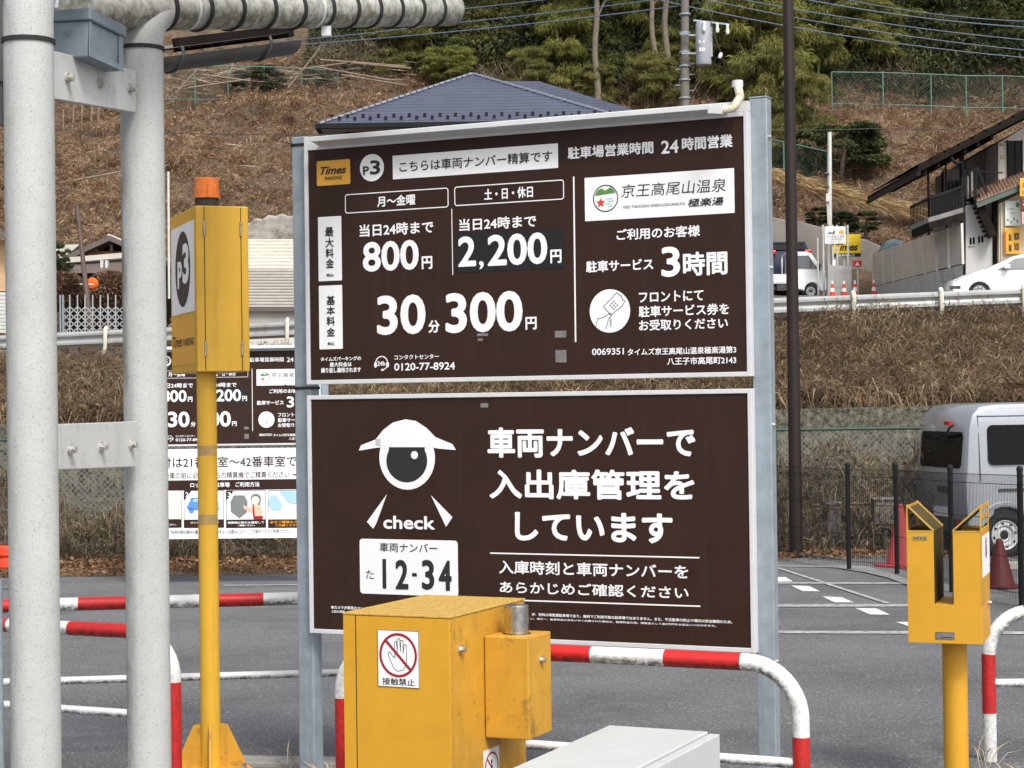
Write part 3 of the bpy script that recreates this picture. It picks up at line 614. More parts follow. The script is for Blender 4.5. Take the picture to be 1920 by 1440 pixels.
# ================================================================== yellow gate cabinet in front of the sign
CB = Thing('gate_cabinet', (*P(648, 1440, 6.32).xy, .3), -A24, 'squat yellow gate machine cabinet with hand sticker and steel pin', 'machine cabinet')
CB.o.location = CB.o.location; fl = CB.loc(P(648, 1148, 6.32)); zt = fl.z
wd = CB.hit_y(843, 1157).x; dp = CB.hit_x(797, 1121, 0).y
m = MB(); m.box(0, wd, 0, dp, 0, zt - .0072)
body = CB.part(m, 'body', M['yellow_dirty'], bevel=.003)
m = MB(); m.box(.048, wd - .001, -.003, -.0004, .03, zt - .009); CB.part(m, 'door', M['yellow'], body, bevel=.001)
m = MB(); m.box(-.001, .0475, -.0032, -.0004, .03, zt - .009); CB.part(m, 'door_strip', M['yellow'], body, bevel=.001)
m = MB(); m.box(-.003, wd + .003, -.005, dp + .003, zt - .007, zt); CB.part(m, 'top_cover', M['yellow_top'], body, bevel=.002)
m = MB(); m.box(.0462, .0492, -.0038, -.001, .03, zt - .008); CB.part(m, 'door_seam', M['black_band'], body)
def no_sticker(T, q, hand, w_, h_, pos, face):   # sticker in its own plane: pos(u,v,lift) -> local point
    pass
m = MB(); a = CB.hit_y(708, 1180, -.003); b = CB.hit_y(787, 1291, -.003)
plate(m, a.x, b.x, b.z, a.z, -.0048, .001); stk = CB.part(m, 'hand_sticker', M['sign_white'])
cx, cz = (a.x + b.x) / 2, a.z - (b.x - a.x) * .53; r = (b.x - a.x) * .455; Y_ = -.0054
m = MB(); rframe(m, a.x, b.x, b.z, a.z, .001, .0018, Y_); s_ = r / .066
hand = [(-.038,.006),(-.032,.010),(-.02,-.006),(-.014,-.008),(-.016,.04),(-.009,.043),(-.006,.008),(-.006,.05),(.002,.052),(.004,.01),(.006,.047),(.013,.045),(.013,.006),(.017,.034),(.024,.033),(.024,-.02),(.014,-.045),(-.006,-.05),(-.018,-.042),(-.032,-.012)]
hp_ = [(cx + .004 + a_ * s_ * 1.05, cz + b_ * s_ * 1.0) for a_, b_ in hand]
for p0, p1 in zip(hp_, hp_[1:] + hp_[:1]): line2(m, p0, p1, .0022, Y_)
text(m, '接触禁止', a.x + (b.x-a.x)*.11, cz - r * 1.08, b.x - (b.x-a.x)*.11, b.z + .007, Y_, .01); CB.part(m, 'dark_print', M['print_dark'], stk)
m = MB(); ring(m, cx, cz, r * .88, r, Y_ - .0006, 60, 1.04); line2(m, (cx - r*.68, cz + r*.7), (cx + r*.68, cz - r*.7), r * .13, Y_ - .0009); CB.part(m, 'red_print', M['maroon_print'], stk)
p = CB.hit_x(863, 1218, wd); m = MB(); m.hexbolt((wd, p.y, p.z), (1, 0, 0), .012, .02); CB.part(m, 'bolt', M['bolt'], smooth=False)
# second sticker low on the side
a = CB.hit_x(906, 1409, wd); b = CB.hit_x(936, 1470, wd); m = MB(); m.box(wd + .0005, wd + .0015, a.y, b.y, b.z, a.z); st2 = CB.part(m, 'side_sticker', M['sign_white'])
m = MB(); n = 40; cy_ = (a.y + b.y) / 2; r = (b.y - a.y) * .44; cz_ = a.z - r * 1.2
for i in range(n):
    t0, t1 = 2*PI*i/n, 2*PI*(i+1)/n
    m.add([(wd+.0021, cy_+q_*math.cos(t_), cz_+q_*math.sin(t_)) for q_, t_ in ((r,t0),(r,t1),(r*.86,t1),(r*.86,t0))], [(0,1,2,3)])
m.bar((wd+.0023, cy_-r*.65, cz_+r*.65), (wd+.0023, cy_+r*.65, cz_-r*.65), .0006, r*.13, up=(0, 1, 1)); CB.part(m, 'red_print', M['maroon_print'], st2)
m = MB()
m.box(wd+.0016, wd+.002, cy_-.008, cy_+.008, cz_-.03, cz_+.01); m.box(wd+.0016, wd+.002, cy_-.006, cy_+.006, cz_+.014, cz_+.027); CB.part(m, 'dark_print', M['print_dark'], st2)
# side box with the pin
y0 = CB.hit_x(906, 1192, wd).y
TL = CB.hit_y(906, 1192, y0); BR = CB.hit_y(993, 1389, y0); bw = BR.x - wd; y1 = CB.hit_x(1033, 1189, BR.x).y
m = MB(); m.box(wd + .003, BR.x, y0, y1, BR.z, TL.z); sb = CB.part(m, 'pin_box', M['yellow_dirty'], bevel=.005)
a = CB.hit_y(948, 1170, (y0+y1)/2); b = CB.hit_y(990, 1170, (y0+y1)/2); zt2 = CB.hit_y(968, 1134, (y0+y1)/2).z; pr = (b.x - a.x) / 2
m = MB(); cxp = (a.x + b.x) / 2; m.tube([(cxp, (y0+y1)/2, TL.z - .05), (cxp, (y0+y1)/2, zt2 - .004), (cxp, (y0+y1)/2, zt2)], [pr, pr, pr - .004], 32); CB.part(m, 'pin', M['steel'], sb, smooth=True)
m = MB(); ymid = (y0+y1)/2
for i in range(32):
    t0, t1 = 2*PI*i/32, 2*PI*(i+1)/32; m.add([(cxp+q_*math.cos(t_), ymid+q_*math.sin(t_), TL.z+.001) for q_, t_ in ((pr*1.16,t0),(pr*1.16,t1),(pr*.99,t1),(pr*.99,t0))], [(0,1,2,3)])
CB.part(m, 'pin_collar', M['black_band'], sb)
p = CB.hit_x(1014, 1237, BR.x); m = MB(); m.hexbolt((BR.x, p.y, p.z), (1, 0, 0), .010, .018); CB.part(m, 'bolt', M['bolt'], sb)

# ================================================================== pale grey cabinet
GB = Thing('grey_cabinet', (*P(1145, 1440, 6.1).xy, .3), -A24, 'low pale grey metal cabinet with flat lid beside the yellow machine', 'cabinet')
bl = GB.loc(P(1145, 1360, 6.1)); wr = GB.hit_y(1327, 1376, 0).x; yf = GB.hit_x(943, 1429, 0).y; wo = GB.hit_y(1349, 1377, 0).x; zt = bl.z
m = MB(); m.box(0, wr - .004, yf, 0, 0, zt - .012); bd = GB.part(m, 'body', M['grey_box'], bevel=.003)
m = MB(); m.box(-.004, wr, yf - .006, .004, zt - .0118, zt); GB.part(m, 'lid', M['grey_box'], bd, bevel=.003)
m = MB(); m.box(wr - .0035, wr + .004, yf + .002, -.002, .02, zt - .03); GB.part(m, 'door_gap', M['dark_grey'], bd)
m = MB(); m.box(wr + .0045, wo, yf - .006, .004, .02, zt - .006); GB.part(m, 'door', M['grey_box'], bd, bevel=.003)

# ================================================================== red and white guard pipes
GRP = 'red and white guard pipes'
def arch(name, a, b, r, h_low, label, bands, bottom=.3, r_low=.0175, fil=.19, left_leg=True, right_leg=True, over=(0, 0), leg_l=None, leg_r=None):
    """a, b: world centres of the top bar above the left and right leg; bands: colour of each leg and of the bar as (fraction, colour)"""
    a = Vector(a); b = Vector(b); root = Thing(name, (a.x, a.y, bottom), 0, label, 'guard rail', GRP)
    path = []
    if left_leg: path.append(Vector((a.x, a.y, bottom - .05)))
    path += [a, b]
    if right_leg: path.append(Vector((b.x, b.y, bottom - .05)))
    fp = fillet(path, fil, 10)
    cuts = [q for q, _ in bands]
    pth, al = cut_path(fp, cuts)
    def colr(s_):
        k = 0
        for q, cidx in bands:
            if s_ >= q - 1e-4: k = cidx
        return k
    mis = [colr((u + v) / 2) for u, v in zip(al, al[1:])]
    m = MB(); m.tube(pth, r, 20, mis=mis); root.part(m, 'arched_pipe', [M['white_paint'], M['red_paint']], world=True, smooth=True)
    m = MB(); za = h_low if not isinstance(h_low, tuple) else h_low[0]; zb = h_low if not isinstance(h_low, tuple) else h_low[1]
    d = (b - a).normalized(); m.cyl(Vector((a.x, a.y, za)) - d * over[0], Vector((b.x, b.y, zb)) + d * over[1], r_low, 14)
    root.part(m, 'lower_bar', M['white_paint'], world=True, smooth=True)
    return root, al[-1]
# near one, behind the cabinet: right leg at px 1500
U = Vector((math.cos(A24), -math.sin(A24), 0)); Nn = Vector((math.sin(A24), math.cos(A24), 0))
b = P(1500, 1246, 6.4)
def along(p, px):    # point on the line p + s*U whose picture x is px
    best = None; r_ = ray(px, 1200); nrm = Vector((r_.y, -r_.x, 0)); s = -(nrm.dot(p - EYE)) / nrm.dot(U); return p + U * s
a = along(b, 641)
zb = P(1480, 1430, 6.42).z; barL = (b - a).length; legL = b.z - .25
lx = lambda p: (along(b, p) - a).length + legL - .19 * .43
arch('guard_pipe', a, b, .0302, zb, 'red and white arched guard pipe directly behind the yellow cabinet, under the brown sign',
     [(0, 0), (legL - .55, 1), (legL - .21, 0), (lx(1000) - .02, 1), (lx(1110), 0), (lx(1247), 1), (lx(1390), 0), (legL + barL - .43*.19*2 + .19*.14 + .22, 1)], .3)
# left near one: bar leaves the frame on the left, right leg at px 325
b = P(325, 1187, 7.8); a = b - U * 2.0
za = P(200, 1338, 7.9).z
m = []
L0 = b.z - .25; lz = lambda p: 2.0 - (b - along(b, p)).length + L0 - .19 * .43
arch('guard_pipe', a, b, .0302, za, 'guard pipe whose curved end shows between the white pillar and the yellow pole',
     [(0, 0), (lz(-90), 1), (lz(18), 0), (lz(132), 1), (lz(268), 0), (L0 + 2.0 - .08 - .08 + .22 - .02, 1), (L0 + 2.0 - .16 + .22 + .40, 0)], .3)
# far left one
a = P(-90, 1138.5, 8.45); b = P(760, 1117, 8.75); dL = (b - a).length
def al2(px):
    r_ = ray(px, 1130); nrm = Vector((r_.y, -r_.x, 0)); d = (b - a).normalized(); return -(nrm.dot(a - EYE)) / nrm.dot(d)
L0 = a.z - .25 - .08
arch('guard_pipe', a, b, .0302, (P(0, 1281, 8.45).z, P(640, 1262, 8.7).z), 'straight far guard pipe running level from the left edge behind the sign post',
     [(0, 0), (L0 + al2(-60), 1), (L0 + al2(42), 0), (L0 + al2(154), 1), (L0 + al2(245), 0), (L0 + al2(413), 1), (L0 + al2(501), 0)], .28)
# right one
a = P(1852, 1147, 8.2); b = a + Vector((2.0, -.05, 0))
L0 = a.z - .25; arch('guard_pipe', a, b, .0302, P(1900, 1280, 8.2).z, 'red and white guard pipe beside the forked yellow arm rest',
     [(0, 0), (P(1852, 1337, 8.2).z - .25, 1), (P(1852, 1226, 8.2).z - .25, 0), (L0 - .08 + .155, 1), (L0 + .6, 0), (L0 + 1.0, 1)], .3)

# ================================================================== yellow warning light post with P3 box
WB = Thing('warning_light_post', (*P(394, 1300, 8.25).xy, .3), rad(20.9), 'tall yellow post with P3 sign box and amber beacon', 'warning light')
pc = WB.loc(P(394, 1300, 8.25)); 
tl = WB.loc(P(367, 385, 8.12)); br = WB.hit_y(465, 387, tl.y); lft = WB.hit_x(319, 409, tl.x); zb = WB.loc(P(370, 697, 8.12)).z; zt = tl.z
m = MB(); m.tube([(0, 0, .0), (0, 0, zb + .02)], .0435, 24); WB.part(m, 'pole', M['yellow_light'], smooth=True)
bx0, bx1, by0, by1 = tl.x, br.x, tl.y, lft.y
m = MB(); m.box(bx0, bx1, by0, by1, zb, zt); lb = WB.part(m, 'sign_box', M['yellow_light'], bevel=.004)
fw = bx1 - bx0; dx0, dx1 = bx0 + fw * .155, bx0 + fw * .855
m = MB()
for xx in (dx0, dx1): m.box(xx - .0016, xx + .0016, by0 - .0012, by0 + .001, zb + .004, zt - .004)
WB.part(m, 'door_seam', M['black_band'], lb)
for xx in (dx0, dx1):
    for z in (zt - .1, zb + .10):
        m = MB()
        for k in range(5): m.cyl((xx, by0 - .004, z - .03 + k * .0125), (xx, by0 - .004, z - .0188 + k * .0125), .006 - .0006 * (k % 2), 10)
        WB.part(m, 'hinge', M['bolt'], lb, smooth=True)
# P3 face (left side of the box, x = bx0, facing -x); u runs from the far edge (by1) to the near edge (by0)
def side(v, u, z): return (bx0 - v, by1 + (by0 - by1) * u, zb + (zt - zb) * z)
def sidepoly(mb, pts, v): mb.add([side(v, *p) for p in pts], [tuple(range(len(pts)))])
m = MB(); m.prism([side(.0005, *p) for p in ((.05,.37),(.93,.37),(.93,.92),(.05,.92))], (-.0015, 0, 0)); f1 = WB.part(m, 'number_plate', M['sign_white'], lb)
m = MB(); m.add([side(.0026, .50 + .29*math.cos(q), .645 + .235*math.sin(q)) for q in np.linspace(0, 2*PI, 41)[:-1]], [tuple(range(40))]); WB.part(m, 'dark_print', M['print_dark'], f1)
m = MB()
def sidetext(mb, s, u0, u1, z0, z1, v, bold, shear=0):
    V, fs = glyphs(s, bold, shear); mb.add([side(v, u0 + p * (u1 - u0), z0 + q * (z1 - z0)) for p, q in V], fs)
sidetext(m, 'P', .30, .47, .53, .70, .0032, .04); sidetext(m, '3', .50, .74, .55, .80, .0032, .04); WB.part(m, 'lettering', M['sign_white'], f1)
m = MB(); m.prism([side(.0005, *p) for p in ((.03,.05),(.93,.05),(.93,.34),(.03,.34))], (-.0015, 0, 0)); f2 = WB.part(m, 'brand_plate', M['sign_yellow'], lb)
m = MB(); sidetext(m, 'Times', .07, .46, .165, .235, .003, .012, .3); sidetext(m, 'PARKING', .5, .9, .165, .212, .003, .01); WB.part(m, 'lettering', M['print_dark'], f2)
bc = ((bx0 + bx1) / 2, (by0 + by1) / 2)
by_ = (by0 + by1) / 2; bx_ = WB.hit_y(388, 378, by_).x
m = MB(); m.tube([(bx_, by_, zt), (bx_, by_, zt + .064)], .054, 28); bk = WB.part(m, 'beacon_base', M['black_band'], smooth=True)
m = MB(); m.tube([(bx_, by_, zt + .064 + .0895 * i / 18) for i in range(19)] + [(bx_, by_, zt+.156), (bx_, by_, zt+.158)], [.0605 - .007 * i / 18 + (.0012 if i % 2 else 0) for i in range(19)] + [.049, .02], 32); WB.part(m, 'beacon_lens', M['orange_lens'], bk, smooth=True)
for k in range(4):
    q = rad(-20.9 + 8 + 90 * k); d = Vector((math.cos(q), math.sin(q), 0)); sd_ = Vector((-math.sin(q), math.cos(q), 0)) * .004
    m = MB(); m.prism([d * .04 - sd_ + Vector((0,0,.012)), d * .15 - sd_ + Vector((0,0,.012)), d * .15 - sd_ + Vector((0,0,.03)), d * .075 - sd_ + Vector((0,0,.195)), d * .04 - sd_ + Vector((0,0,.2))], sd_ * 2); WB.part(m, 'gusset', M['yellow_dirty'])
m = MB(); m.box(-.16, .16, -.16, .16, 0, .012); bpz = WB.part(m, 'base_plate', M['yellow_dirty'])
for i in (-1, 1):
    for j in (-1, 1): m = MB(); m.hexbolt((i*.12, j*.12, .012), (0, 0, 1), .012, .025); WB.part(m, 'anchor_bolt', M['bolt'], bpz)
for py in (846, 976):
    m = MB()
    z = WB.loc(P(394, py, 8.2)).z
    for i in range(12):
        t0, t1 = rad(200 - 20.9 + i * 12), rad(212 - 20.9 + i * 12); m.add([(.0439*math.cos(q), .0439*math.sin(q), zz) for q, zz in ((t0, z-.02), (t1, z-.02), (t1, z+.025), (t0, z+.025))], [(0,1,2,3)])
    WB.part(m, 'tape_patch', M['brown_tape'])

# ================================================================== forked arm rest on the right
AR = Thing('gate_arm_rest', (*P(1703, 1204, 7.6).xy, .3), -A24 * .8, 'yellow forked gate arm rest with open V top on post', 'gate arm rest')
ZL = lambda x, y: (1600 + x / 4.234, 900 + y / 4.234)
bl = AR.loc(P(*ZL(433, 1290), 7.6)); h = lambda x, y, y0=0: AR.hit_y(*ZL(x, y), y0)
w = h(1028, 1308).x; zb = bl.z; zf = h(430, 408).z; zs = h(720, 988).z; s0 = h(640, 700).x; s1 = h(792, 700).x; ztop = h(425, 198).z; D = AR.hit_x(*ZL(1090, 1288), w).y
T_ = .004
m = MB(); up_ = [(0,zb),(w,zb),(w,zf),(s1,zf),(s1,zs),(s0,zs),(s0,zf),(0,zf)]; m.prism([(x_, 0, z_) for x_, z_ in up_], (0, T_, 0)); m.prism([(x_, D - T_, z_) for x_, z_ in up_], (0, T_, 0)); m.box(.0008, w - .0008, T_, D - T_, zb + .001, zs - .001)
ab = AR.part(m, 'fork_body', M['yellow'], bevel=.0015)
for x0, x1, nm in ((0, T_, 'outer'), (w - T_, w, 'outer')):
    m = MB(); m.box(x0 - .0005, x1 + .0005, -.0005, .022, zs, ztop - .003); m.box(x0 - .0005, x1 + .0005, D - .022, D + .0005, zs, ztop - .003)
    m.box(x0 - .0005, x1 + .0005, .022, D - .022, zs, zf + .01); m.box(x0 - .0005, x1 + .0005, .022, D - .022, zf + .05, zf + .065); m.box(x0 - .0005, x1 + .0005, .022, D - .022, ztop - .02, ztop - .003)
    AR.part(m, 'outer_plate', M['yellow_dirty'], ab)
for x0, sg in ((s0, -1), (s1 - T_, 1)):
    m = MB(); m.box(x0 - (T_ if sg < 0 else 0), x0 + (0 if sg < 0 else T_), T_, D - T_, zs, zf); AR.part(m, 'slot_plate', M['olive_plate'], ab)
for xo, xi in ((0, s0), (w, s1)):
    for yy in (0, D - .012):
        m = MB(); m.bar((xi, yy + .006, zf + .004), (xo, yy + .006, ztop), .012, .006); m.bar((xo, yy + .006, zf), (xi, yy + .006, zf), .012, .008); AR.part(m, 'funnel_frame', M['yellow_top'], ab)
    m = MB(); m.prism([(xi, .012, zf - .001), (xo, .012, ztop - .008), (xo, .012, ztop - .011), (xi, .012, zf - .005)], (0, D - .024, 0)); AR.part(m, 'guide_plate', M['olive_plate'], ab)
pw = [h(665, 1310).x, h(868, 1310).x]
m = MB(); pcx = (pw[0] + pw[1]) / 2; m.tube([(pcx, D/2, 0), (pcx, D/2, zb)], (pw[1] - pw[0]) / 2, 24); AR.part(m, 'post', M['yellow'], smooth=True)
m = MB(); a = h(472, 440); b = h(590, 478); plate(m, a.x, b.x, b.z, a.z, -.0022, .002); q1 = AR.part(m, 'type_plate', mat('olive_label', (.42, .36, .14), .4, 0, .1, 20))
m = MB(); text(m, 'B-AR 30-15K', a.x+.004, a.z-.004, b.x-.004, b.z+.003, -.0028, .01); AR.part(m, 'lettering', M['print_dark'], q1)
m = MB(); a = h(652, 1205); b = h(805, 1268); plate(m, a.x, b.x, b.z, a.z, -.0022, .003); q1 = AR.part(m, 'maker_plate', M['tape'])
m = MB(); rframe(m, a.x+.002, b.x-.002, b.z+.002, a.z-.002, .002, .001, -.0029); line2(m, (a.x+.02, b.z+.009), (b.x-.01, b.z+.009), .003, -.0029); AR.part(m, 'dark_print', M['print_dark'], q1)
a = AR.hit_x(*ZL(1020, 450), w); b = AR.hit_x(*ZL(1082, 725), w); y_a, y_b = max(a.y, .006), min(b.y, D - .006)
m = MB(); m.box(w + .0006, w + .002, y_a, y_b, b.z, a.z); q1 = AR.part(m, 'person_sticker', M['sign_white'])
cy_ = (y_a + y_b) / 2; cz_ = a.z - .055; m = MB()
for i in range(36):
    t0, t1 = 2*PI*i/36, 2*PI*(i+1)/36; m.add([(w+.0026, cy_+.034*q_*math.cos(t_), cz_+.044*q_*math.sin(t_)) for q_, t_ in ((1,t0),(1,t1),(.72,t1),(.72,t0))], [(0,1,2,3)])
AR.part(m, 'maroon_print', M['maroon_print'], q1)
m = MB(); m.box(w+.0022, w+.0026, cy_-.01, cy_+.01, cz_-.034, cz_+.012); m.box(w+.0022, w+.0026, cy_-.007, cy_+.007, cz_+.016, cz_+.03); AR.part(m, 'dark_print', M['print_dark'], q1)
p = AR.hit_x(*ZL(1080, 965), w); m = MB(); m.hexbolt((w, min(p.y, D*.8), p.z), (1, 0, 0), .008, .014); AR.part(m, 'bolt', M['bolt'], ab)

# ================================================================== canopy frame on the left
CN = Thing('walkway_canopy', (*P(60, 700, 5.2).xy, .3), 0, 'white bolted pipe pillars carrying a mossy ribbed pipe beam and gutter', 'canopy')
p1 = P(60, 700, 5.2); p2 = P(272, 700, 6.03); r1 = 93 * 5.2 / F / 2; r2 = 81 * 6.03 / F / 2
end = P(845, 17, 7.85); st_ = P(282, 18, 6.03); bd = (end - st_).normalized(); c2p = Vector((p2.x, p2.y, 0))
top2 = Vector((p2.x, p2.y, P(272, 16, 6.03).z)); bd = (end - top2).normalized()
def pillar(px_, r_, top, ringpy, d, beam_to, fr_):
    col = MB(); path = fillet([Vector((px_.x, px_.y, .2)), top, beam_to], fr_, 10); col.tube(path, r_, 40)
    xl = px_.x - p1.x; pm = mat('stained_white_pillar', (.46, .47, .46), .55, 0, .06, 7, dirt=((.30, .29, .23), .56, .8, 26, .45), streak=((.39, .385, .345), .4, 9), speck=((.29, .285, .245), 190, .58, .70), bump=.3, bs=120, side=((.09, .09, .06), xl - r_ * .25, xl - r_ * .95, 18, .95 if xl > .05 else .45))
    o = CN.part(col, 'pillar', pm, world=True, smooth=True)
    b_ = MB(); z = P(960 + px_.x / px_.y * F, ringpy, d).z
    b_.tube([(px_.x, px_.y, z - .006), (px_.x, px_.y, z + .006)], r_ + .005, 36); CN.part(b_, 'joint_band', M['black_band'], o, world=True, smooth=True)
    return o
t1_ = Vector((p1.x, p1.y, P(60, -78, 5.2).z)); pillar(p1, r1, t1_, 78, 5.2, t1_ + bd * 1.3, .2)
pillar(p2, r2, top2, 92, 6.03, top2 + bd * .16, .14)
m = MB(); bs0 = top2 - bd * .32; bl_ = (end - bs0).length; m.tube([bs0, bs0 + bd * (bl_ - .03), end - bd * .006, end], [r2 * 1.012, r2 * 1.012, r2, r2 * .94], 40); beam = CN.part(m, 'ribbed_beam', M['mossy_pipe'], world=True, smooth=True)
def on_beam(px):
    r_ = ray(px, 20); nrm = Vector((r_.y, -r_.x, 0)); s = -(nrm.dot(bs0 - EYE)) / nrm.dot(bd); return bs0 + bd * s
for px in (300, 366, 427, 487, 543, 597, 644, 686, 727, 768, 807):
    q_ = on_beam(px); m = MB(); m.tube([q_ - bd * .011, q_ - bd * .005, q_ + bd * .005, q_ + bd * .011], [r2 + .001, r2 + .008, r2 + .008, r2 + .001], 36); CN.part(m, 'joint_band', M['black_band'], beam, world=True, smooth=True)
for px in (345, 580): q_ = on_beam(px); m = MB(); m.tube([q_ - bd * .006, q_ + bd * .006], r2 + .003, 36); CN.part(m, 'clamp_strap', M['alu'], beam, world=True, smooth=True)
m = MB(); q0 = P(612, 50, 6.95); m.bar(q0, P(612, 68, 6.95), .035, .03, (0, 1, 0)); CN.part(m, 'bracket', M['alu'], beam, world=True)
# tie plates with bolts
vd = Vector((p2.x - p1.x, p2.y - p1.y, 0)).normalized(); sdv = Vector((vd.y, -vd.x, 0))
def on_plane(px, py):
    r_ = ray(px, py); n_ = sdv; t = (p1 - EYE).dot(n_) / r_.dot(n_); return EYE + r_ * t
for q_, bolts in (([(62, 88), (248, 133), (248, 211), (62, 180)], [(117, 146), (178, 156), (235, 166)]), ([(62, 797), (250, 790), (250, 875), (62, 882)], [(122, 843), (181, 838), (237, 834)])):
    m = MB(); pts = [on_plane(*p) for p in q_]
    m.prism([p + sdv * .003 for p in pts], sdv * .010); m.prism([p - sdv * .012 for p in pts], sdv * .010)
    pp = CN.part(m, 'tie_plate', M['tie_paint'], world=True, bevel=.002)
    for bpx in bolts:
        m = MB(); m.hexbolt(on_plane(*bpx) + sdv * .013, sdv, .0115, .022); CN.part(m, 'bolt', M['pale_bolt'], pp, world=True)
# lamp housing between the pillars
a = P(166, 60, 5.45); zt = P(166, 38, 5.45).z; zb = P(166, 106, 5.45).z
LB = lambda u, v, z: a + sdv * u + vd * v + Vector((0, 0, z - a.z))
def lbox(m, u0, u1, v0, v1, z0, z1, tap=0):
    m.add([LB(u0+tap, v0+tap, z0), LB(u1-tap, v0+tap, z0), LB(u1-tap, v1-tap, z0), LB(u0+tap, v1-tap, z0), LB(u0, v0, z1), LB(u1, v0, z1), LB(u1, v1, z1), LB(u0, v1, z1)], [(0,3,2,1),(4,5,6,7),(0,1,5,4),(1,2,6,5),(2,3,7,6),(3,0,4,7)])
m = MB(); lbox(m, -.24, 0, 0, .26, zb, zt, .006); lh = CN.part(m, 'lamp_housing', M['blue_grey'], world=True, bevel=.005)
m = MB(); lbox(m, -.25, .010, -.010, .27, zt, zt + .035); CN.part(m, 'lid', M['blue_grey'], lh, world=True, bevel=.005)
m = MB(); lbox(m, .0005, .004, 0, .018, zb, zt - .001); lbox(m, .0005, .004, .225, .255, zb, zt - .001); lbox(m, .0005, .004, .018, .225, zb, zb + .018); CN.part(m, 'rim', M['blue_grey'], lh, world=True)
m = MB(); m.prism([P(100, 18, 5.9), P(176, 14, 6.2), P(196, -25, 6.2), P(98, -25, 5.9)], (0, .06, .02)); CN.part(m, 'lamp_cover', M['pale_lens'], world=True, bevel=.01)
# gutter and roof sheet under the beam
g0, g1 = P(300, 108, 6.55), P(540, 78, 7.3); gd = (g1 - g0).normalized()
m = MB(); gx = gd.cross(Vector((0, 0, 1))).normalized(); uz = Vector((0, 0, 1)); prof = [(.055*math.cos(q), .055*math.sin(q)) for q in np.linspace(PI, 2*PI, 12)] + [(.051*math.cos(q), .051*math.sin(q)) for q in np.linspace(2*PI, PI, 12)]
m.prism([g0 - gd * .6 + gx * u + uz * v for u, v in prof], (g1 - g0) + gd * .6); capp = [g1 + gx * .055 * math.cos(q) + uz * .055 * math.sin(q) for q in np.linspace(PI, 2*PI, 12)]; m.prism(capp, gd * .012)
gt = CN.part(m, 'gutter', M['dark_grey'], world=True, smooth=True)
for px, py, d in ((318, 104, 6.6), (484, 84, 7.1)):
    q_ = P(px, py, d); m = MB(); m.tube([q_ + gx * .06 * math.cos(t_) + uz * .06 * math.sin(t_) for t_ in np.linspace(PI, 2.15*PI, 14)], .006, 8); m.bar(q_ + uz * .1, q_ - uz * .0, .012, .004); CN.part(m, 'gutter_bracket', M['dark_grey'], gt, world=True)
m = MB(); rs = [P(300, 96, 6.62), P(545, 64, 7.35)]; off = Vector((-.25, .55, .10))
N_ = 88; vs = []; fs = []
for i in range(N_ + 1):
    p = rs[0].lerp(rs[1], i / N_) + Vector((0, 0, .0 * math.cos(i * 2 * PI / 4))); vs += [p, p + off]
m.add(vs + [v + Vector((0, 0, .006)) for v in vs], [(2*i, 2*i+1, 2*i+3, 2*i+2) for i in range(N_)] + [(2*N_+2+2*i, 2*N_+2+2*i+2, 2*N_+2+2*i+3, 2*N_+2+2*i+1) for i in range(N_)]); CN.part(m, 'roof_sheet', M['roof_sheet'], world=True)
m = MB(); m.bar(P(330, 100, 6.8) + Vector((0,0,.03)), P(545, 72, 7.4) + Vector((0,0,.03)), .03, .05); CN.part(m, 'fascia_board', M['dark_wood'], world=True)
m = MB(); m.tube([P(0, -40, 5.7), P(2, 20, 5.7), P(2, 235, 5.7)], .02, 16); m.bar(P(-10, 145, 5.68), P(14, 148, 5.68), .02, .02); CN.part(m, 'downpipe', M['dark_grey'], world=True, smooth=True)
q_ = P(1, 1300, 6.6); m = MB(); m.tube([(q_.x, q_.y, .25), (q_.x, q_.y, P(1, 1085, 6.6).z)], .011, 12); single(m, 'thin_post', M['galv'], (q_.x, q_.y, .3), 'thin grey post cut by the left edge of the picture', 'post', smooth=True)

# ================================================================== dark street pole
pb = P(1491, 900, 22.25); z1 = 9.0
m = MB(); m.tube([(pb.x, pb.y, -.05), (pb.x, pb.y, z1)], [.078, .06], 20); PO = Thing('street_pole', (pb.x, pb.y, 0), 0, 'tall dark brown steel pole at the lot edge right of the sign', 'pole')
PO.part(m, 'shaft', M['brown_pole'], world=True, smooth=True)
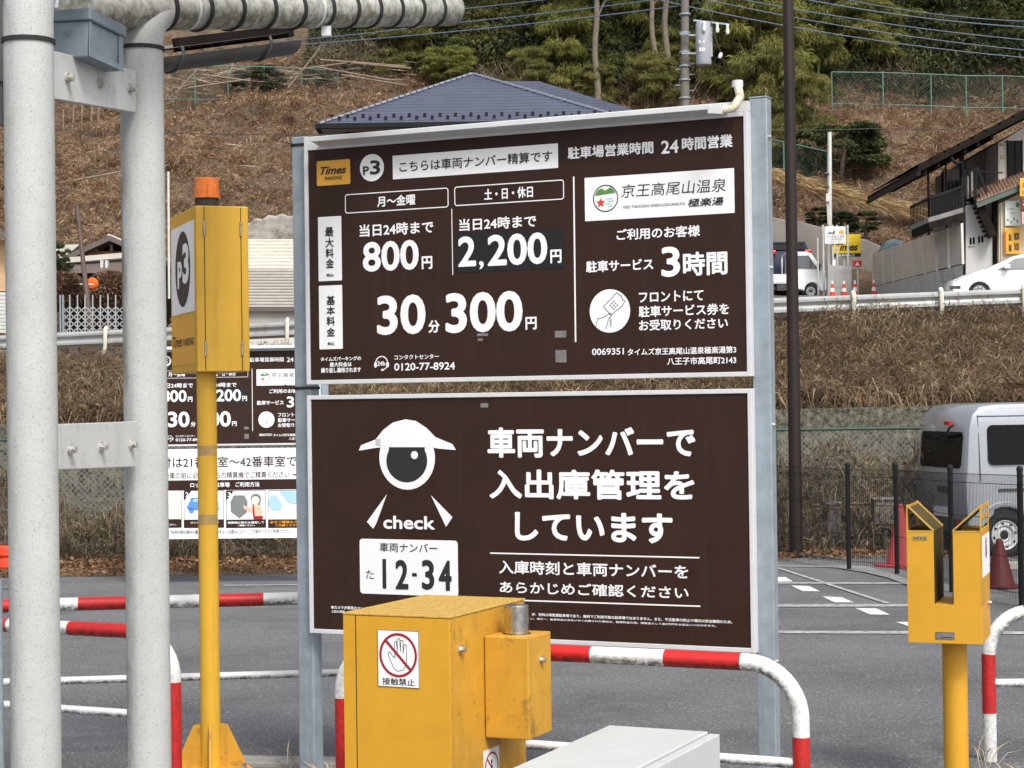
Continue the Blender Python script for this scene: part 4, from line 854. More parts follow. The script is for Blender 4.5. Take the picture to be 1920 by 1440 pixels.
# ================================================================== chain-link fence along the ditch
def chainlink(name, a, b, hgt, base_fn, label, mat_post, mat_mesh, step=2.0, pitch=.09, wr=.0035, rail_r=.018, group=None, drop=0):
    a = Vector(a); b = Vector(b); L = (b - a).length; n = max(1, round(L / step)); d = (b - a) / L
    T = Thing(name, (a.x, a.y, base_fn(a.x, a.y)), 0, label, 'fence', group)
    tops = []
    for i in range(n + 1):
        p = a + (b - a) * (i / n); z = base_fn(p.x, p.y); tops.append((p.x, p.y, z + hgt))
        m = MB(); m.tube([(p.x, p.y, z - .1), (p.x, p.y, z + hgt)], rail_r * 1.2, 8); T.part(m, 'post', mat_post, world=True)
    m = MB(); m.tube(tops, rail_r, 8); T.part(m, 'top_rail', mat_post, world=True)
    m = MB(); m.tube([(x, y, z - hgt + .12) for x, y, z in tops], rail_r * .7, 8); T.part(m, 'bottom_rail', mat_post, world=True)
    m = MB()
    for i in range(n):          # mesh panel between two posts
        p, q = Vector(tops[i]), Vector(tops[i+1]); pl_ = (q - p).length; k = int(pl_ / pitch); hh = hgt - .1; nn = Vector((-d.y, d.x, 0)) * wr
        for j in range(-int(hh / pitch), k + 1):
            for sg in (1, -1):
                s0 = j * pitch; s1 = s0 + hh          # rises one metre per metre
                u0, u1 = max(s0, 0), min(s1, pl_)
                if u1 <= u0: continue
                v0, v1 = u0 - s0, u1 - s0
                if sg < 0: v0, v1 = hh - v0, hh - v1
                A = p.lerp(q, u0 / pl_) + Vector((0, 0, v0 - hh)); B = p.lerp(q, u1 / pl_) + Vector((0, 0, v1 - hh))
                w_ = Vector((0, 0, wr * 1.4)); m.add([A - w_, A + w_, B + w_, B - w_], [(0,1,2,3)])
    T.part(m, 'wire_mesh', mat_mesh, world=True); return T
zg = lambda x, y: float(G(x, y))
chainlink('chain_link_fence', (-13, 23.9, 0), (9.5, 23.9, 0), 1.5, lambda x, y: 0.0, 'long dark green chain link fence along the ditch behind the signs', M['dark_green_fence'], M['mesh_grey'], 2.0, .075, .0036)
# ================================================================== dry undergrowth along the lot edge (nobody could count it)
def pick(n, x0, x1, y0, y1, r=rng): return np.stack([r.uniform(x0, x1, n), r.uniform(y0, y1, n)], 1)
n = 52000; xy = pick(n, -13, 6.9, 22.55, 24.1); hmax = 1.0 + .45 * np.sin(xy[:,0] * 1.7) + .3 * np.sin(xy[:,0] * 4.1 + 2)
hmax = np.where(xy[:, 0] > 2.2, 1.15 + .15 * np.sin(xy[:,0] * 5), np.clip(hmax, .3, 1.55) * .7); hmax[xy[:, 1] < 22.8] *= .5
pos = np.column_stack([xy, rng.uniform(0, 1, n) ** 1.1 * hmax]); d = rng.normal(size=(n, 3)) * np.array([.38, .38, .5]) + np.array([0, 0, .75])
o = leaf_obj('dry_undergrowth', [leaves(pos, d, rng.uniform(.12, .5, n), rng.uniform(.006, .016, n), .3), leaves(pos[::4] + .02, rng.normal(size=(len(pos[::4]), 3)), rng.uniform(.04, .12, len(pos[::4])), rng.uniform(.015, .04, len(pos[::4])), .2)], M['twig']); tag(o, 'tangle of dry vines and twigs grown over the fence', 'undergrowth', None, 'stuff')
n = 22000; xy = pick(n, -14, 7.3, 20.95, 22.9); xy[:, 1] = np.where(xy[:, 0] > 2.2, xy[:, 1] + .35 + np.clip(xy[:,0]-2.2, 0, 1) * .5, xy[:, 1]); 
pos = np.column_stack([xy, .015 + rng.uniform(0, .07, n)]); d = rng.normal(size=(n, 3)) * np.array([1, 1, .35])
o = leaf_obj('leaf_litter', [leaves(pos, d, rng.uniform(.03, .085, n), rng.uniform(.015, .045, n), .05)], M['litter']); tag(o, 'brown fallen leaves along the lot edge', 'leaf litter', None, 'stuff')
# ================================================================== black wire fence on the right
fp = [Vector((P(1440, 900, 22.45).x, 22.45, 0)), on_lot(1592, 1069), on_lot(1682, 1076), on_lot(1785, 1110), on_lot(1916, 1136), on_lot(2060, 1168)]
FB = Thing('wire_fence', fp[0], 0, 'low black welded wire fence in front of the silver van', 'fence')
for p in fp:
    m = MB(); m.tube([(p.x, p.y, p.z - .05), (p.x, p.y, p.z + 1.14)], .025, 14); c_ = FB.part(m, 'post', M['black_steel'], world=True, smooth=True)
    m = MB(); m.tube([(p.x, p.y, p.z + 1.14), (p.x, p.y, p.z + 1.16), (p.x, p.y, p.z + 1.18)], [.029, .029, .016], 14); FB.part(m, 'post_cap', M['black_steel'], c_, world=True, smooth=True)
for a, b in zip(fp, fp[1:]):
    m = MB(); L = (b - a).length; k = int(L / .032); d = (b - a).normalized(); nn = d.cross(Vector((0, 0, 1)))
    for i in range(1, k):
        p = a.lerp(b, i / k); m.tube([p + Vector((0,0,.06)), p + Vector((0,0,1.02)), p + nn * .028 + Vector((0,0,1.06)), p + Vector((0,0,1.10))], .0019, 4, caps=False)
    for z in (.1, .4, .72, 1.02, 1.1): m.tube([a + Vector((0,0,z)), b + Vector((0,0,z))], .003, 4)
    FB.part(m, 'wire_panel', M['black_steel'], world=True)
# ================================================================== cones and small boxes by that fence
def cone(name, p, h, r, m0, label, stripe=None, group=None, cat='traffic cone'):
    T = Thing(name, p, rng.uniform(0, 1), label, cat, group); m = MB(); m.box(-r*1.25, r*1.25, -r*1.25, r*1.25, 0, h*.05); T.part(m, 'base', m0, bevel=.01)
    m = MB(); rr = lambda t: r * (1 - .82 * t)
    zs_ = [.05, .3, .3, .55, .55, .8, .8, 1.0] if stripe else [.05, 1.0]
    m.tube([(0, 0, h * z) for z in (.05, .28, .29, .52, .53, .76, .77, .985, 1.0)], [rr(z) for z in (.05, .28, .29, .52, .53, .76, .77, .985)] + [rr(1) * .6], 20, mis=[0, 0, 1, 1, 0, 0, 1, 0] if stripe else None)
    T.part(m, 'cone_body', [m0, stripe or m0], smooth=True); return T
p = on_lot(1702, 1068); cone('traffic_cone', p + Vector((0, .35, 0)), .70, .17, M['cone_pink'], 'faded pink traffic cone behind the black wire fence')
p = on_lot(1884, 1106); cone('traffic_cone', p + Vector((.02, .25, 0)), .46, .15, M['cone_dark_red'], 'dark red traffic cone below the van wheel')
p = P(11, 1066, 19.0); T = Thing('red_weight', p, 0, 'red ridged plastic weight peeping out left of the white pillars', 'weight'); m = MB(); m.tube([(0,0,0),(0,0,.02),(0,0,.09),(0,0,.115),(0,0,.14),(0,0,.21),(0,0,.235)], [.07,.085,.085,.05,.085,.085,.06], 24); T.part(m, 'body', M['cone_red'], smooth=True); m = MB(); m.tube([(0,0,.235),(0,0,.245)], [.03,.03], 16); T.part(m, 'cap', M['cone_dark_red'])
for px, py, w_, h_, lab in ((1562, 972, .17, .34, 'small weathered grey box on a stake among dry vines'), (1660, 960, .3, .3, 'grey outdoor box beside the pink cone')):
    p = P(px, py, 22.9); m = MB(); m.box(p.x - w_/2, p.x + w_/2, 22.82, 23.05, p.z - h_/2, p.z + h_/2); m.box(p.x - w_/2 - .02, p.x + w_/2 + .02, 22.79, 23.08, p.z + h_/2, p.z + h_/2 + .03); m.box(p.x - .025, p.x + .025, 22.9, 22.95, 0, p.z - h_/2)
    single(m, 'utility_box', M['tape'], (p.x, 22.9, 0), lab, 'utility box', bevel=.01)
p = on_lot(1905, 1068); m = MB(); m.prism([(p.x-.3, p.y, 0), (p.x+.3, p.y, 0), (p.x+.27, p.y, .1), (p.x-.27, p.y, .1)], (0, .12, 0)); single(m, 'wheel_stop', M['pale_concrete'], (p.x, p.y, 0), 'concrete wheel stop under the silver van', 'wheel stop', bevel=.01)

# ================================================================== vehicles
def wheel(T, x, y, r, w_, name='wheel', n=28, steel=True):
    """wheel with its outer face towards -y"""
    m = MB(); vs = []
    prof = [(r*.62, .004), (r*.80, -.012), (r*.95, 0), (r, .03), (r, w_ - .02), (r*.9, w_)]
    for a, b in prof:
        for j in range(n): vs.append((x + a*math.cos(2*PI*j/n), y + b, r + a*math.sin(2*PI*j/n)))
    m.add(vs, [(i*n+j, i*n+(j+1) % n, (i+1)*n+(j+1) % n, (i+1)*n+j) for i in range(5) for j in range(n)]); t = T.part(m, 'wheel', M['tyre'], smooth=True)
    m = MB(); pr = [(r*.20, .028), (r*.24, .022), (r*.36, .03), (r*.44, .006), (r*.56, .012), (r*.63, -.004), (r*.66, .004)]
    vs = []; k = n
    for a, b in pr:
        for j in range(k): vs.append((x + a*math.cos(2*PI*j/k), y + b - .006, r + a*math.sin(2*PI*j/k)))
    fs = [(i*k+j, i*k+(j+1) % k, (i+1)*k+(j+1) % k, (i+1)*k+j) for i in range(len(pr)-1) for j in range(k)]; m.add(vs, fs)
    T.part(m, 'rim', M['rim'], t, smooth=True)
    m = MB()
    for j in range(8):
        q = 2*PI*j/8 + .2; cx, cz = x + r*.50*math.cos(q), r + r*.50*math.sin(q)
        m.add([(cx + r*.07*math.cos(s_), y - .0065 + .008, cz + r*.07*math.sin(s_)) for s_ in np.linspace(0, 2*PI, 9)[:-1]], [tuple(range(8))])
    m.add([(x + r*.20*math.cos(s_), y + .02, r + r*.20*math.sin(s_)) for s_ in np.linspace(0, 2*PI, 17)[:-1]], [tuple(range(16))])
    T.part(m, 'rim_hole', M['tyre'], t)
def loft(mb, prof, secs, mi=0):
    """closed side profile (x,z) swept across y; secs: (y, inset function value)"""
    n = len(prof); vs = []
    cx = sum(p[0] for p in prof) / n; cz = sum(p[1] for p in prof) / n
    for y, sc, lift in secs:
        for x, z in prof: vs.append((cx + (x - cx) * sc[0], y, z if z < lift[0] else z - (z - lift[0]) * (1 - sc[1])))
    k = len(secs); fs = [tuple(range(n-1, -1, -1)), tuple((k-1)*n + i for i in range(n))]
    for i in range(k-1):
        for j in range(n): fs.append((i*n+j, i*n+(j+1) % n, (i+1)*n+(j+1) % n, (i+1)*n+j))
    mb.add(vs, fs, mi)
# silver van: local x forward, y to its left, origin at its rear right corner
vp = on_lot(1812, 1052); vp = Vector((vp.x, vp.y, 0))
VN = Thing('delivery_van', vp, rad(11.5), 'silver boxy van parked with its rear corner towards the lot', 'van')
Wd = 1.47; k_ = (P(1812, 757, vp.y).z) / 1.86
Hh = 1.86 * k_
def vw(x, z, y=0.0, r0=.06):      # body side leans in above the belt
    return y
body = [(.06,.30),(.02,.45),(0,.9),(.02,1.02),(.07,1.55),(.12,1.74),(.22,1.83),(.45,1.86),(1.6,1.87),(2.35,1.85),(2.75,1.62),(3.05,1.15),(3.32,.98),(3.38,.6),(3.36,.32),(3.0,.27),(2.98,.30)]
arch_f = [(2.62 + .33*math.cos(q), .28 + .33*math.sin(q)) for q in np.linspace(0, PI, 12)]; arch_r = [(.50 + .34*math.cos(q), .28 + .34*math.sin(q)) for q in np.linspace(0, PI, 12)]
prof = [(x, z * k_) for x, z in body + arch_f + [(1.6, .27)] + arch_r + [(.10, .28)]]
def vsec(y, inset, top): return (y, inset, top)
m = MB(); n = len(prof)
secs = [(0.045, 0), (0.0, .0), (Wd, .0), (Wd - .045, 0)]
def vy(y, z):       # lean of the side as height grows
    t = max(0, z - 1.0 * k_) / .86; c_ = Wd / 2; return c_ + (y - c_) * (1 - .11 * t ** 1.3)
vs = []
ysec = [.0, .022, .075, Wd - .075, Wd - .022, Wd]
for i, yv in enumerate(ysec):
    for x, z in prof:
        e = (.07, .022, 0, 0, .022, .07)[i]
        xx = x + (e if x < .3 else -e if x > 3.1 else 0) * (1 if z > .4 else .4); zz = z - (e * .8 if z > 1.7 * k_ else 0); vs.append((xx, vy(yv, zz), zz))
fs = [tuple(range(n-1, -1, -1)), tuple(5*n+i for i in range(n))] + [(i*n+j, i*n+(j+1) % n, (i+1)*n+(j+1) % n, (i+1)*n+j) for i in range(5) for j in range(n)]
m.add(vs, fs); vb = VN.part(m, 'body', M['silver'], smooth=True)
def sidepanel(pts, off, name, mm, par=None, thick=.006, bev=0):   # panel on the right side following the lean
    m = MB(); a = [(x, vy(0, z * k_) - off, z * k_) for x, z in pts]; m.prism(a, (0, thick, 0)); return VN.part(m, name, mm, par or vb, bevel=bev)
def rr(x0, x1, z0, z1, r): return [(a, c) for a, _, c in rrect(x0, x1, z0, z1, r, 0)]
sidepanel(rr(.30, 1.25, 1.12, 1.60, .07), .012, 'side_window', M['car_glass']); sidepanel(rr(1.33, 2.05, 1.12, 1.60, .06), .012, 'side_window', M['car_glass']); sidepanel([(2.15,1.12),(2.8,1.12),(2.62,1.45),(2.45,1.6),(2.15,1.6)], .012, 'side_window', M['car_glass'])
m = MB(); seam = lambda x0, z0, x1, z1, w_=.010: m.prism([(x0, vy(0, z0*k_) - .004, z0*k_), (x1, vy(0, z1*k_) - .004, z1*k_), (x1 + (w_ if x0 == x1 else 0), vy(0, z1*k_) - .004, z1*k_ + (0 if x0 == x1 else w_)), (x0 + (w_ if x0 == x1 else 0), vy(0, z0*k_) - .004, z0*k_ + (0 if x0 == x1 else w_))], (0, .003, 0))
seam(1.29, .35, 1.29, 1.70); seam(2.1, .35, 2.1, 1.68); seam(.19, .93, .19, 1.72); seam(.19, 1.70, 2.3, 1.70, .012); VN.part(m, 'panel_seam', M['dark_grey'], vb)
m = MB(); m.prism([(.42, -.006, .80*k_), (1.27, -.006, .80*k_), (1.27, -.006, .835*k_), (.42, -.006, .835*k_)], (0, .008, 0)); VN.part(m, 'slide_rail', M['dark_grey'], vb)
m = MB(); m.prism([(1.36, -.03, .92*k_), (1.5, -.03, .92*k_), (1.5, -.03, .96*k_), (1.36, -.03, .96*k_)], (0, .034, 0)); VN.part(m, 'handle', M['silver'], vb, bevel=.008)
m = MB(); ar = [( .50 + q_*math.cos(s_), -.010, (.28 + q_*math.sin(s_))*k_) for q_, ss_ in ((.40, np.linspace(0, PI, 16)), (.35, np.linspace(PI, 0, 16))) for s_ in ss_]; m.prism(ar, (0, .02, 0)); VN.part(m, 'wheel_arch', M['silver'], vb, bevel=.006)
m = MB(); m.box(.16, .84, .06, .5, .2, .64*k_); VN.part(m, 'wheel_well', M['dark_grey'], vb)
wheel(VN, .50, .02, .275*k_, .16); wheel(VN, 2.62, .02, .275*k_, .16)
# rear face
def rear(pts, name, mm, off=.012, bev=0):     # polygon (y, z) on the rear face
    def rx(z):
        for (xa, za), (xb, zb_) in zip([(.02,.45),(0,.9),(.02,1.02),(.07,1.55),(.12,1.74)], [(0,.9),(.02,1.02),(.07,1.55),(.12,1.74),(.22,1.83)]):
            if za <= z <= zb_: return xa + (xb - xa) * (z - za) / (zb_ - za)
        return .02
    m = MB(); m.prism([(rx(z) - off, y, z * k_) for y, z in pts], (.006, 0, 0)); return VN.part(m, name, mm, vb, bevel=bev)
rear([(a, c) for a, _, c in rrect(.16, Wd - .16, 1.08, 1.52, .06, 0)], 'rear_window', M['car_glass'])
for ya in (.07, Wd - .19): rear([(ya, .40), (ya + .12, .40), (ya + .12, .46), (ya, .46)], 'tail_lamp', M['tail_red'], .045, .006)
rear([(.5, .48), (.9, .48), (.9, .60), (.5, .60)], 'number_plate', M['sign_white'], .016)
rear([(.03, .30), (Wd-.03, .30), (Wd-.03, .47), (.03, .47)], 'bumper', M['dark_grey'], .04, .01)
m = MB(); m.tube([(-.01, .28, 1.60*k_), (-.05, .30, 1.57*k_), (-.06, .34, 1.50*k_)], .014, 10); m.bar((-.06, .30, 1.505*k_), (-.03, .72, 1.46*k_), .02, .025); w1 = VN.part(m, 'wiper', M['black_steel'], vb)
m = MB(); m.box(.02, .055, .46, .60, 1.60*k_, 1.645*k_); VN.part(m, 'brake_lamp', M['tail_red'], vb)
m = MB(); m.prism([(.03, .45, .78*k_), (.03, .75, .78*k_), (.03, .75, .86*k_), (.03, .45, .86*k_)], (-.05, 0, 0)); VN.part(m, 'handle', M['dark_grey'], vb, bevel=.01)

def car_side(name, label, cat, root, rz, prof, width, mm, wheels, wr, windows, glass_m, lean_from, lean=.14, extra=None, group=None):
    T = Thing(name, root, rz, label, cat, group); n = len(prof)
    zmax = max(z for _, z in prof)
    def ly(y, z): t = max(0, z - lean_from) / (zmax - lean_from); return width/2 + (y - width/2) * (1 - lean * t)
    m = MB(); vs = []
    for i, yv in enumerate((0, .09, width - .09, width)):
        e = .06 if i in (0, 3) else 0
        for x, z in prof:
            xx = x + e * (1 if x < .5 else -1 if x > max(a for a, _ in prof) - .5 else 0); vs.append((xx, ly(yv, z), z - (e * .4 if z > lean_from else 0)))
    m.add(vs, [tuple(range(n-1, -1, -1)), tuple(3*n+i for i in range(n))] + [(i*n+j, i*n+(j+1) % n, (i+1)*n+(j+1) % n, (i+1)*n+j) for i in range(3) for j in range(n)])
    b_ = T.part(m, 'body', mm, smooth=True, bevel=.025, seg=2)
    for w_ in windows:
        m = MB(); m.prism([(x, ly(0, z) - .012, z) for x, z in w_], (0, .006, 0)); T.part(m, 'side_window', glass_m, b_)
    for x in wheels:
        m = MB(); m.box(x - wr*1.12, x + wr*1.12, .05, .5, wr*.7, wr*2.1); T.part(m, 'wheel_well', M['dark_grey'], b_); wheel(T, x, .03, wr, .17, n=24)
    return T, b_, ly
# kei truck on the upper road, facing right; local x forward
tz = P(1500, 559, 64.5); S_ = 88 * 64.5 / F / 1.78
def arcp(cx, r, cz): return [(cx + r*math.cos(q), cz + r*math.sin(q)) for q in np.linspace(0, PI, 10)]
fx = P(1551, 540, 64.5).x
cab = [(-1.42,.42),(-1.42,1.05),(-1.36,1.72),(-1.28,1.78),(-.75,1.78),(-.62,1.72),(-.22,1.10),(-.04,.98),(0,.6),(-.02,.30),(-.18,.28)] + [( -.62 + .30*math.cos(q), .27 + .32*math.sin(q)) for q in np.linspace(0, PI, 10)] + [(-.98,.30)]
cab = [(x * S_, z * S_) for x, z in cab]; tw = 1.45 * S_
TK, tb, ly = car_side('pickup_truck', 'small white pickup truck on the upper road behind the dark pole', 'truck', (fx, 64.5, tz.z), 0, cab, tw, M['white_car'], [-.62 * S_], .265 * S_,
    [[(x*S_, z*S_) for x, z in ((-1.26,1.16),(-.36,1.12),(-.68,1.62),(-1.2,1.62))]], M['clear_glass'], 1.05 * S_, .12)
m = MB(); s = S_; m.box(-3.3*s, -1.46*s, .02*s, tw-.02*s, .56*s, .62*s); m.box(-3.3*s, -1.46*s, .0, .03*s, .6*s, .92*s); m.box(-3.3*s, -1.46*s, tw-.03*s, tw, .6*s, .92*s); m.box(-3.33*s, -3.3*s, 0, tw, .6*s, .92*s); TK.part(m, 'load_bed', M['white_car'])
m = MB(); m.box(-3.2*s, -.3*s, .2*s, tw-.2*s, .32*s, .5*s); m.box(-1.9*s,-1.5*s,.04*s,.3*s,.3*s,.54*s); TK.part(m, 'chassis', M['dark_grey'])
m = MB()
for yy in (.05*s, tw-.08*s): m.box(-1.52*s, -1.48*s, yy, yy+.04*s, .6*s, 1.75*s)
m.box(-1.52*s, -1.48*s, .05*s, tw-.05*s, 1.7*s, 1.74*s); TK.part(m, 'guard_frame', M['white_car'])
wheel(TK, -2.55*s, .03, .265*s, .16); m = MB(); m.box(-.10*s, .01*s, -.01, .14*s, .78*s, .98*s); TK.part(m, 'headlight', M['lamp_clear'], tb, bevel=.02)
m = MB(); m.box(-.36*s,-.26*s,-.22*s,-.06*s,1.05*s,1.28*s); m.bar((-.3*s,-.1*s,1.05*s),(-.3*s,.02,1.02*s),.02,.02); TK.part(m, 'mirror', M['dark_grey'], tb, bevel=.015)
m = MB(); m.box(-1.3*s,-1.16*s,-.012,.004,.93*s,.98*s); TK.part(m, 'door_handle', M['dark_grey'], tb)
# dark car behind the truck, seen from its rear
dx = P(1484, 460, 66.0); gz = P(1484, 548, 66).z; 
cz_ = dx.z + .13 - gz
prof = [(0,.35),(-.02,.7),(.05,.95),(.12,cz_-.45),(.35,cz_-.06),(.6,cz_),(1.9,cz_),(2.7,.98),(3.5,.85),(3.6,.4)]
DC, db, ly = car_side('parked_car', 'dark navy car with red tail lamps behind the white pickup', 'car', (dx.x + .75, 66.0, gz), rad(90), prof, 1.6, M['navy_car'], [.6, 2.9], .3, [[(.55,.98),(2.5,.98),(1.85,cz_-.08),(.7,cz_-.08)]], M['car_glass'], .95, .2)
for yy in (.04, 1.3):
    m = MB(); m.box(-.03, .4, yy, yy + .26, cz_ - .44, cz_ - .30); DC.part(m, 'tail_light', M['tail_red'], db, bevel=.02)
m = MB(); m.prism([(.2, .2, cz_-.27), (.2, 1.4, cz_-.27), (.36, 1.3, cz_-.07), (.36, .3, cz_-.07)], (-.04, 0, .0)); DC.part(m, 'rear_window', M['black_steel'], db)
m = MB(); m.box(.3, .4, .2, 1.4, cz_ - .03, cz_ + .02); DC.part(m, 'spoiler', M['navy_car'], db, bevel=.02)
# white hatchback on the right, nose to the left: local x backward from the nose
WD = 53.6; wx = P(1783, 545, WD); wz = P(1865, 566, WD).z
hp_ = [(.02,.30),(-.02,.5),(.1,.72),(.9,.98),(1.15,1.06),(1.95,1.42),(2.35,1.49),(2.9,1.47),(3.7,1.25),(4.2,1.12),(4.3,.8),(4.28,.35),(3.95,.26)] + [(3.55 + .34*math.cos(q), .28 + .34*math.sin(q)) for q in np.linspace(0, PI, 10)] + [(2.2,.22)] + [(.88 + .35*math.cos(q), .28 + .35*math.sin(q)) for q in np.linspace(0, PI, 10)] + [(.3,.26)]
S2_ = (P(1900, 478, WD).z - wz) / 1.46
HB, hb, ly = car_side('parked_car', 'white hatchback in front of the shop with yellow price boards', 'car', (wx.x, WD, wz), rad(-4), [(x*S2_, z*S2_) for x, z in hp_], 1.74*S2_, M['white_car'], [.88*S2_, 3.55*S2_], .315*S2_,
    [[(x*S2_, z*S2_) for x, z in ((1.42,1.0),(1.62,1.08),(2.0,1.34),(2.4,1.39),(2.42,1.02))], [(x*S2_, z*S2_) for x, z in ((2.5,1.02),(2.5,1.39),(2.9,1.37),(3.5,1.16),(3.4,1.03))]], M['clear_glass'], .98*S2_, .2)
m = MB(); q = [(.98,1.045),(1.92,1.43)]
m.add([(x*S2_, ly(y_, z*S2_) + .0, z*S2_ + .012) for (x, z), y_ in ((q[0], .14), (q[0], 1.74*S2_-.14), (q[1], 1.74*S2_-.14), (q[1], .14))], [(0,1,2,3)]); HB.part(m, 'windscreen', M['clear_glass'], hb)
m = MB(); m.prism([(x*S2_, -.006, z*S2_) for x, z in ((.16,.66),(.55,.84),(.62,.90),(.35,.83),(.12,.70))], (0, .03, 0)); HB.part(m, 'headlight', M['lamp_clear'], hb)
m = MB(); m.box(-.02*S2_, .3*S2_, -.004, .1, .42*S2_, .52*S2_); HB.part(m, 'bumper_grille', M['dark_grey'], hb)
m = MB(); m.box(1.62*S2_, 1.8*S2_, -.2, -.03, 1.02*S2_, 1.15*S2_); m.bar((1.72*S2_, -.06, 1.03*S2_), (1.72*S2_, .03, 1.0*S2_), .04, .03); HB.part(m, 'mirror', M['white_car'], hb, bevel=.04)

# ================================================================== stone ditch wall, bank grass, guard rail
def stone_mat():
    m = mat('ditch_stone', (.15, .15, .125), .95, 0, .2, 2); N = m.node_tree.nodes; L = m.node_tree.links
    v = N.new('ShaderNodeTexVoronoi'); v.inputs['Scale'].default_value = 5.5; tc = N.new('ShaderNodeTexCoord'); L.new(tc.outputs['Object'], v.inputs['Vector'])
    v2 = N.new('ShaderNodeTexVoronoi'); v2.feature = 'DISTANCE_TO_EDGE'; v2.inputs['Scale'].default_value = 5.5; L.new(tc.outputs['Object'], v2.inputs['Vector'])
    r = N.new('ShaderNodeValToRGB'); r.color_ramp.elements[0].color = (.05, .052, .04, 1); r.color_ramp.elements[0].position = .02; r.color_ramp.elements[1].color = (1, 1, 1, 1); r.color_ramp.elements[1].position = .09; L.new(v2.outputs[0], r.inputs[0])
    n = N.new('ShaderNodeTexNoise'); n.inputs['Scale'].default_value = 9; n.inputs['Detail'].default_value = 10; n.inputs['Roughness'].default_value = .75; L.new(tc.outputs['Object'], n.inputs['Vector'])
    r3 = N.new('ShaderNodeValToRGB'); r3.color_ramp.elements[0].color = (.025, .026, .018, 1); r3.color_ramp.elements[0].position = .40; r3.color_ramp.elements[1].color = (.19, .175, .135, 1); r3.color_ramp.elements[1].position = .62; L.new(n.outputs[0], r3.inputs[0])
    mx = N.new('ShaderNodeMix'); mx.data_type = 'RGBA'; mx.blend_type = 'MULTIPLY'; mx.inputs[0].default_value = .28; L.new(r3.outputs[0], mx.inputs[6]); L.new(r.outputs[0], mx.inputs[7])
    L.new(mx.outputs[2], N['Principled BSDF'].inputs['Base Color']); return m
m = MB(); wx_ = np.arange(-40, 41, 1.0)
for i in range(len(wx_) - 1):
    a, b = wx_[i], wx_[i+1]; za = float(G(a, 35.95)) + .05; zb_ = float(G(b, 35.95)) + .05
    m.add([(a, 35.0, -2.5), (b, 35.0, -2.5), (b, 35.35, zb_), (a, 35.35, za), (a, 35.95, za), (b, 35.95, zb_)], [(0,1,2,3), (3,2,5,4)])
single(m, 'stone_wall', stone_mat(), (0, 35, -2.2), 'mossy stone wall of the ditch below the grassy bank', 'wall')
def scatter(n, x0, x1, y0, y1, ln, wd, up, bend, lift=0, hgt=0, fn=G, keep=None):
    xy = pick(n, x0, x1, y0, y1)
    if keep is not None: xy = xy[keep(xy)]
    k = len(xy); pos = np.column_stack([xy, fn(xy[:,0], xy[:,1]) + lift + rng.uniform(0, 1, k) * hgt]); d = rng.normal(size=(k, 3)) * np.array([1, 1, .7]) + np.array([0, -.3, up])
    return leaves(pos, d, rng.uniform(*ln, k), rng.uniform(*wd, k), bend)
def tussocks(ncl, per, x0, x1, y0, y1, ln, wd, keep=None, tilt=-.25, spread=.5, bend=.55):
    c = pick(ncl, x0, x1, y0, y1)
    if keep is not None: c = c[keep(c)]
    k = len(c); c3 = np.column_stack([c, G(c[:,0], c[:,1])]); sz = rng.uniform(.55, 1.25, k); pos = np.repeat(c3, per, 0); s_ = np.repeat(sz, per); n = len(pos)
    off = rng.normal(size=(n, 3)) * np.array([.10, .10, .02]) * s_[:, None]; d = rng.normal(size=(n, 3)) * np.array([spread, spread, .25]) + np.array([0, tilt, .8])
    return leaves(pos + off, d, rng.uniform(*ln, n) * s_, rng.uniform(*wd, n), bend)
top = lambda xy: xy[:, 1] < 47 - np.clip((xy[:, 0] + 1) / 9, 0, 1) * 5.2
o = leaf_obj('bank_grass', [scatter(120000, -14, 14, 35.7, 46.5, (.18, .6), (.010, .026), .55, .5, 0, .25, keep=top), scatter(14000, -14, 14, 35.3, 36.3, (.3, .75), (.015, .04), -.2, .7, .1, .35)], M['bank'])
o2_ = 0
tag(o, 'tangled dry grass covering the bank below the guard rail', 'dry grass', None, 'stuff')
xyk = lambda xy: top(xy) & (np.sin(xy[:,0]*.8+1) + np.sin(xy[:,0]*2.3 + xy[:,1]) > .2) & (xy[:,1] > 38)
o = leaf_obj('pale_bank_grass', [tussocks(620, 45, -14, 14, 36.5, 46, (.3, .75), (.010, .02), keep=top), scatter(30000, -14, 14, 36, 46, (.3, .7), (.010, .024), .9, .6, .1, .3, keep=xyk)], M['bank_green']); tag(o, 'paler straw grass in patches on the bank', 'dry grass', None, 'stuff')
GR = Thing('guard_rail', P(700, 640, 46), 0, 'long galvanised guard rail beside the upper road', 'guard rail')
gp_ = [P(-160, 636, 48), P(0, 629, 47), P(520, 604, 45), P(1000, 582, 43), P(1450, 559, 41.2), P(1920, 541, 41), P(2100, 534, 41)]
gb = [P(-160, 668, 48), P(0, 657, 47), P(520, 634, 45), P(1000, 612, 43), P(1450, 592, 41.2), P(1920, 573, 41), P(2100, 566, 41)]
m = MB(); prof_ = [(0, 0), (.10, -.03), (.16, -.075), (.28, -.075), (.36, -.02), (.5, 0), (.64, -.02), (.72, -.075), (.84, -.075), (.90, -.03), (1, 0)]
vs = []
for a, b in zip(gp_, gb):
    for t, dy in prof_: p = a.lerp(b, t); vs.append((p.x, p.y + dy, p.z))
k = len(prof_); m.add(vs, [(i*k+j, (i+1)*k+j, (i+1)*k+j+1, i*k+j+1) for i in range(len(gp_)-1) for j in range(k-1)]); GR.part(m, 'beam', M['rail_white'], world=True, smooth=True)
def rail_pt(px):
    for a, b in zip(gp_, gp_[1:]):
        qa = 960 + F * (RM.transposed() @ (a - EYE)).x / -(RM.transposed() @ (a - EYE)).z; qb = 960 + F * (RM.transposed() @ (b - EYE)).x / -(RM.transposed() @ (b - EYE)).z
        if qa <= px <= qb: return a.lerp(b, (px - qa) / (qb - qa))
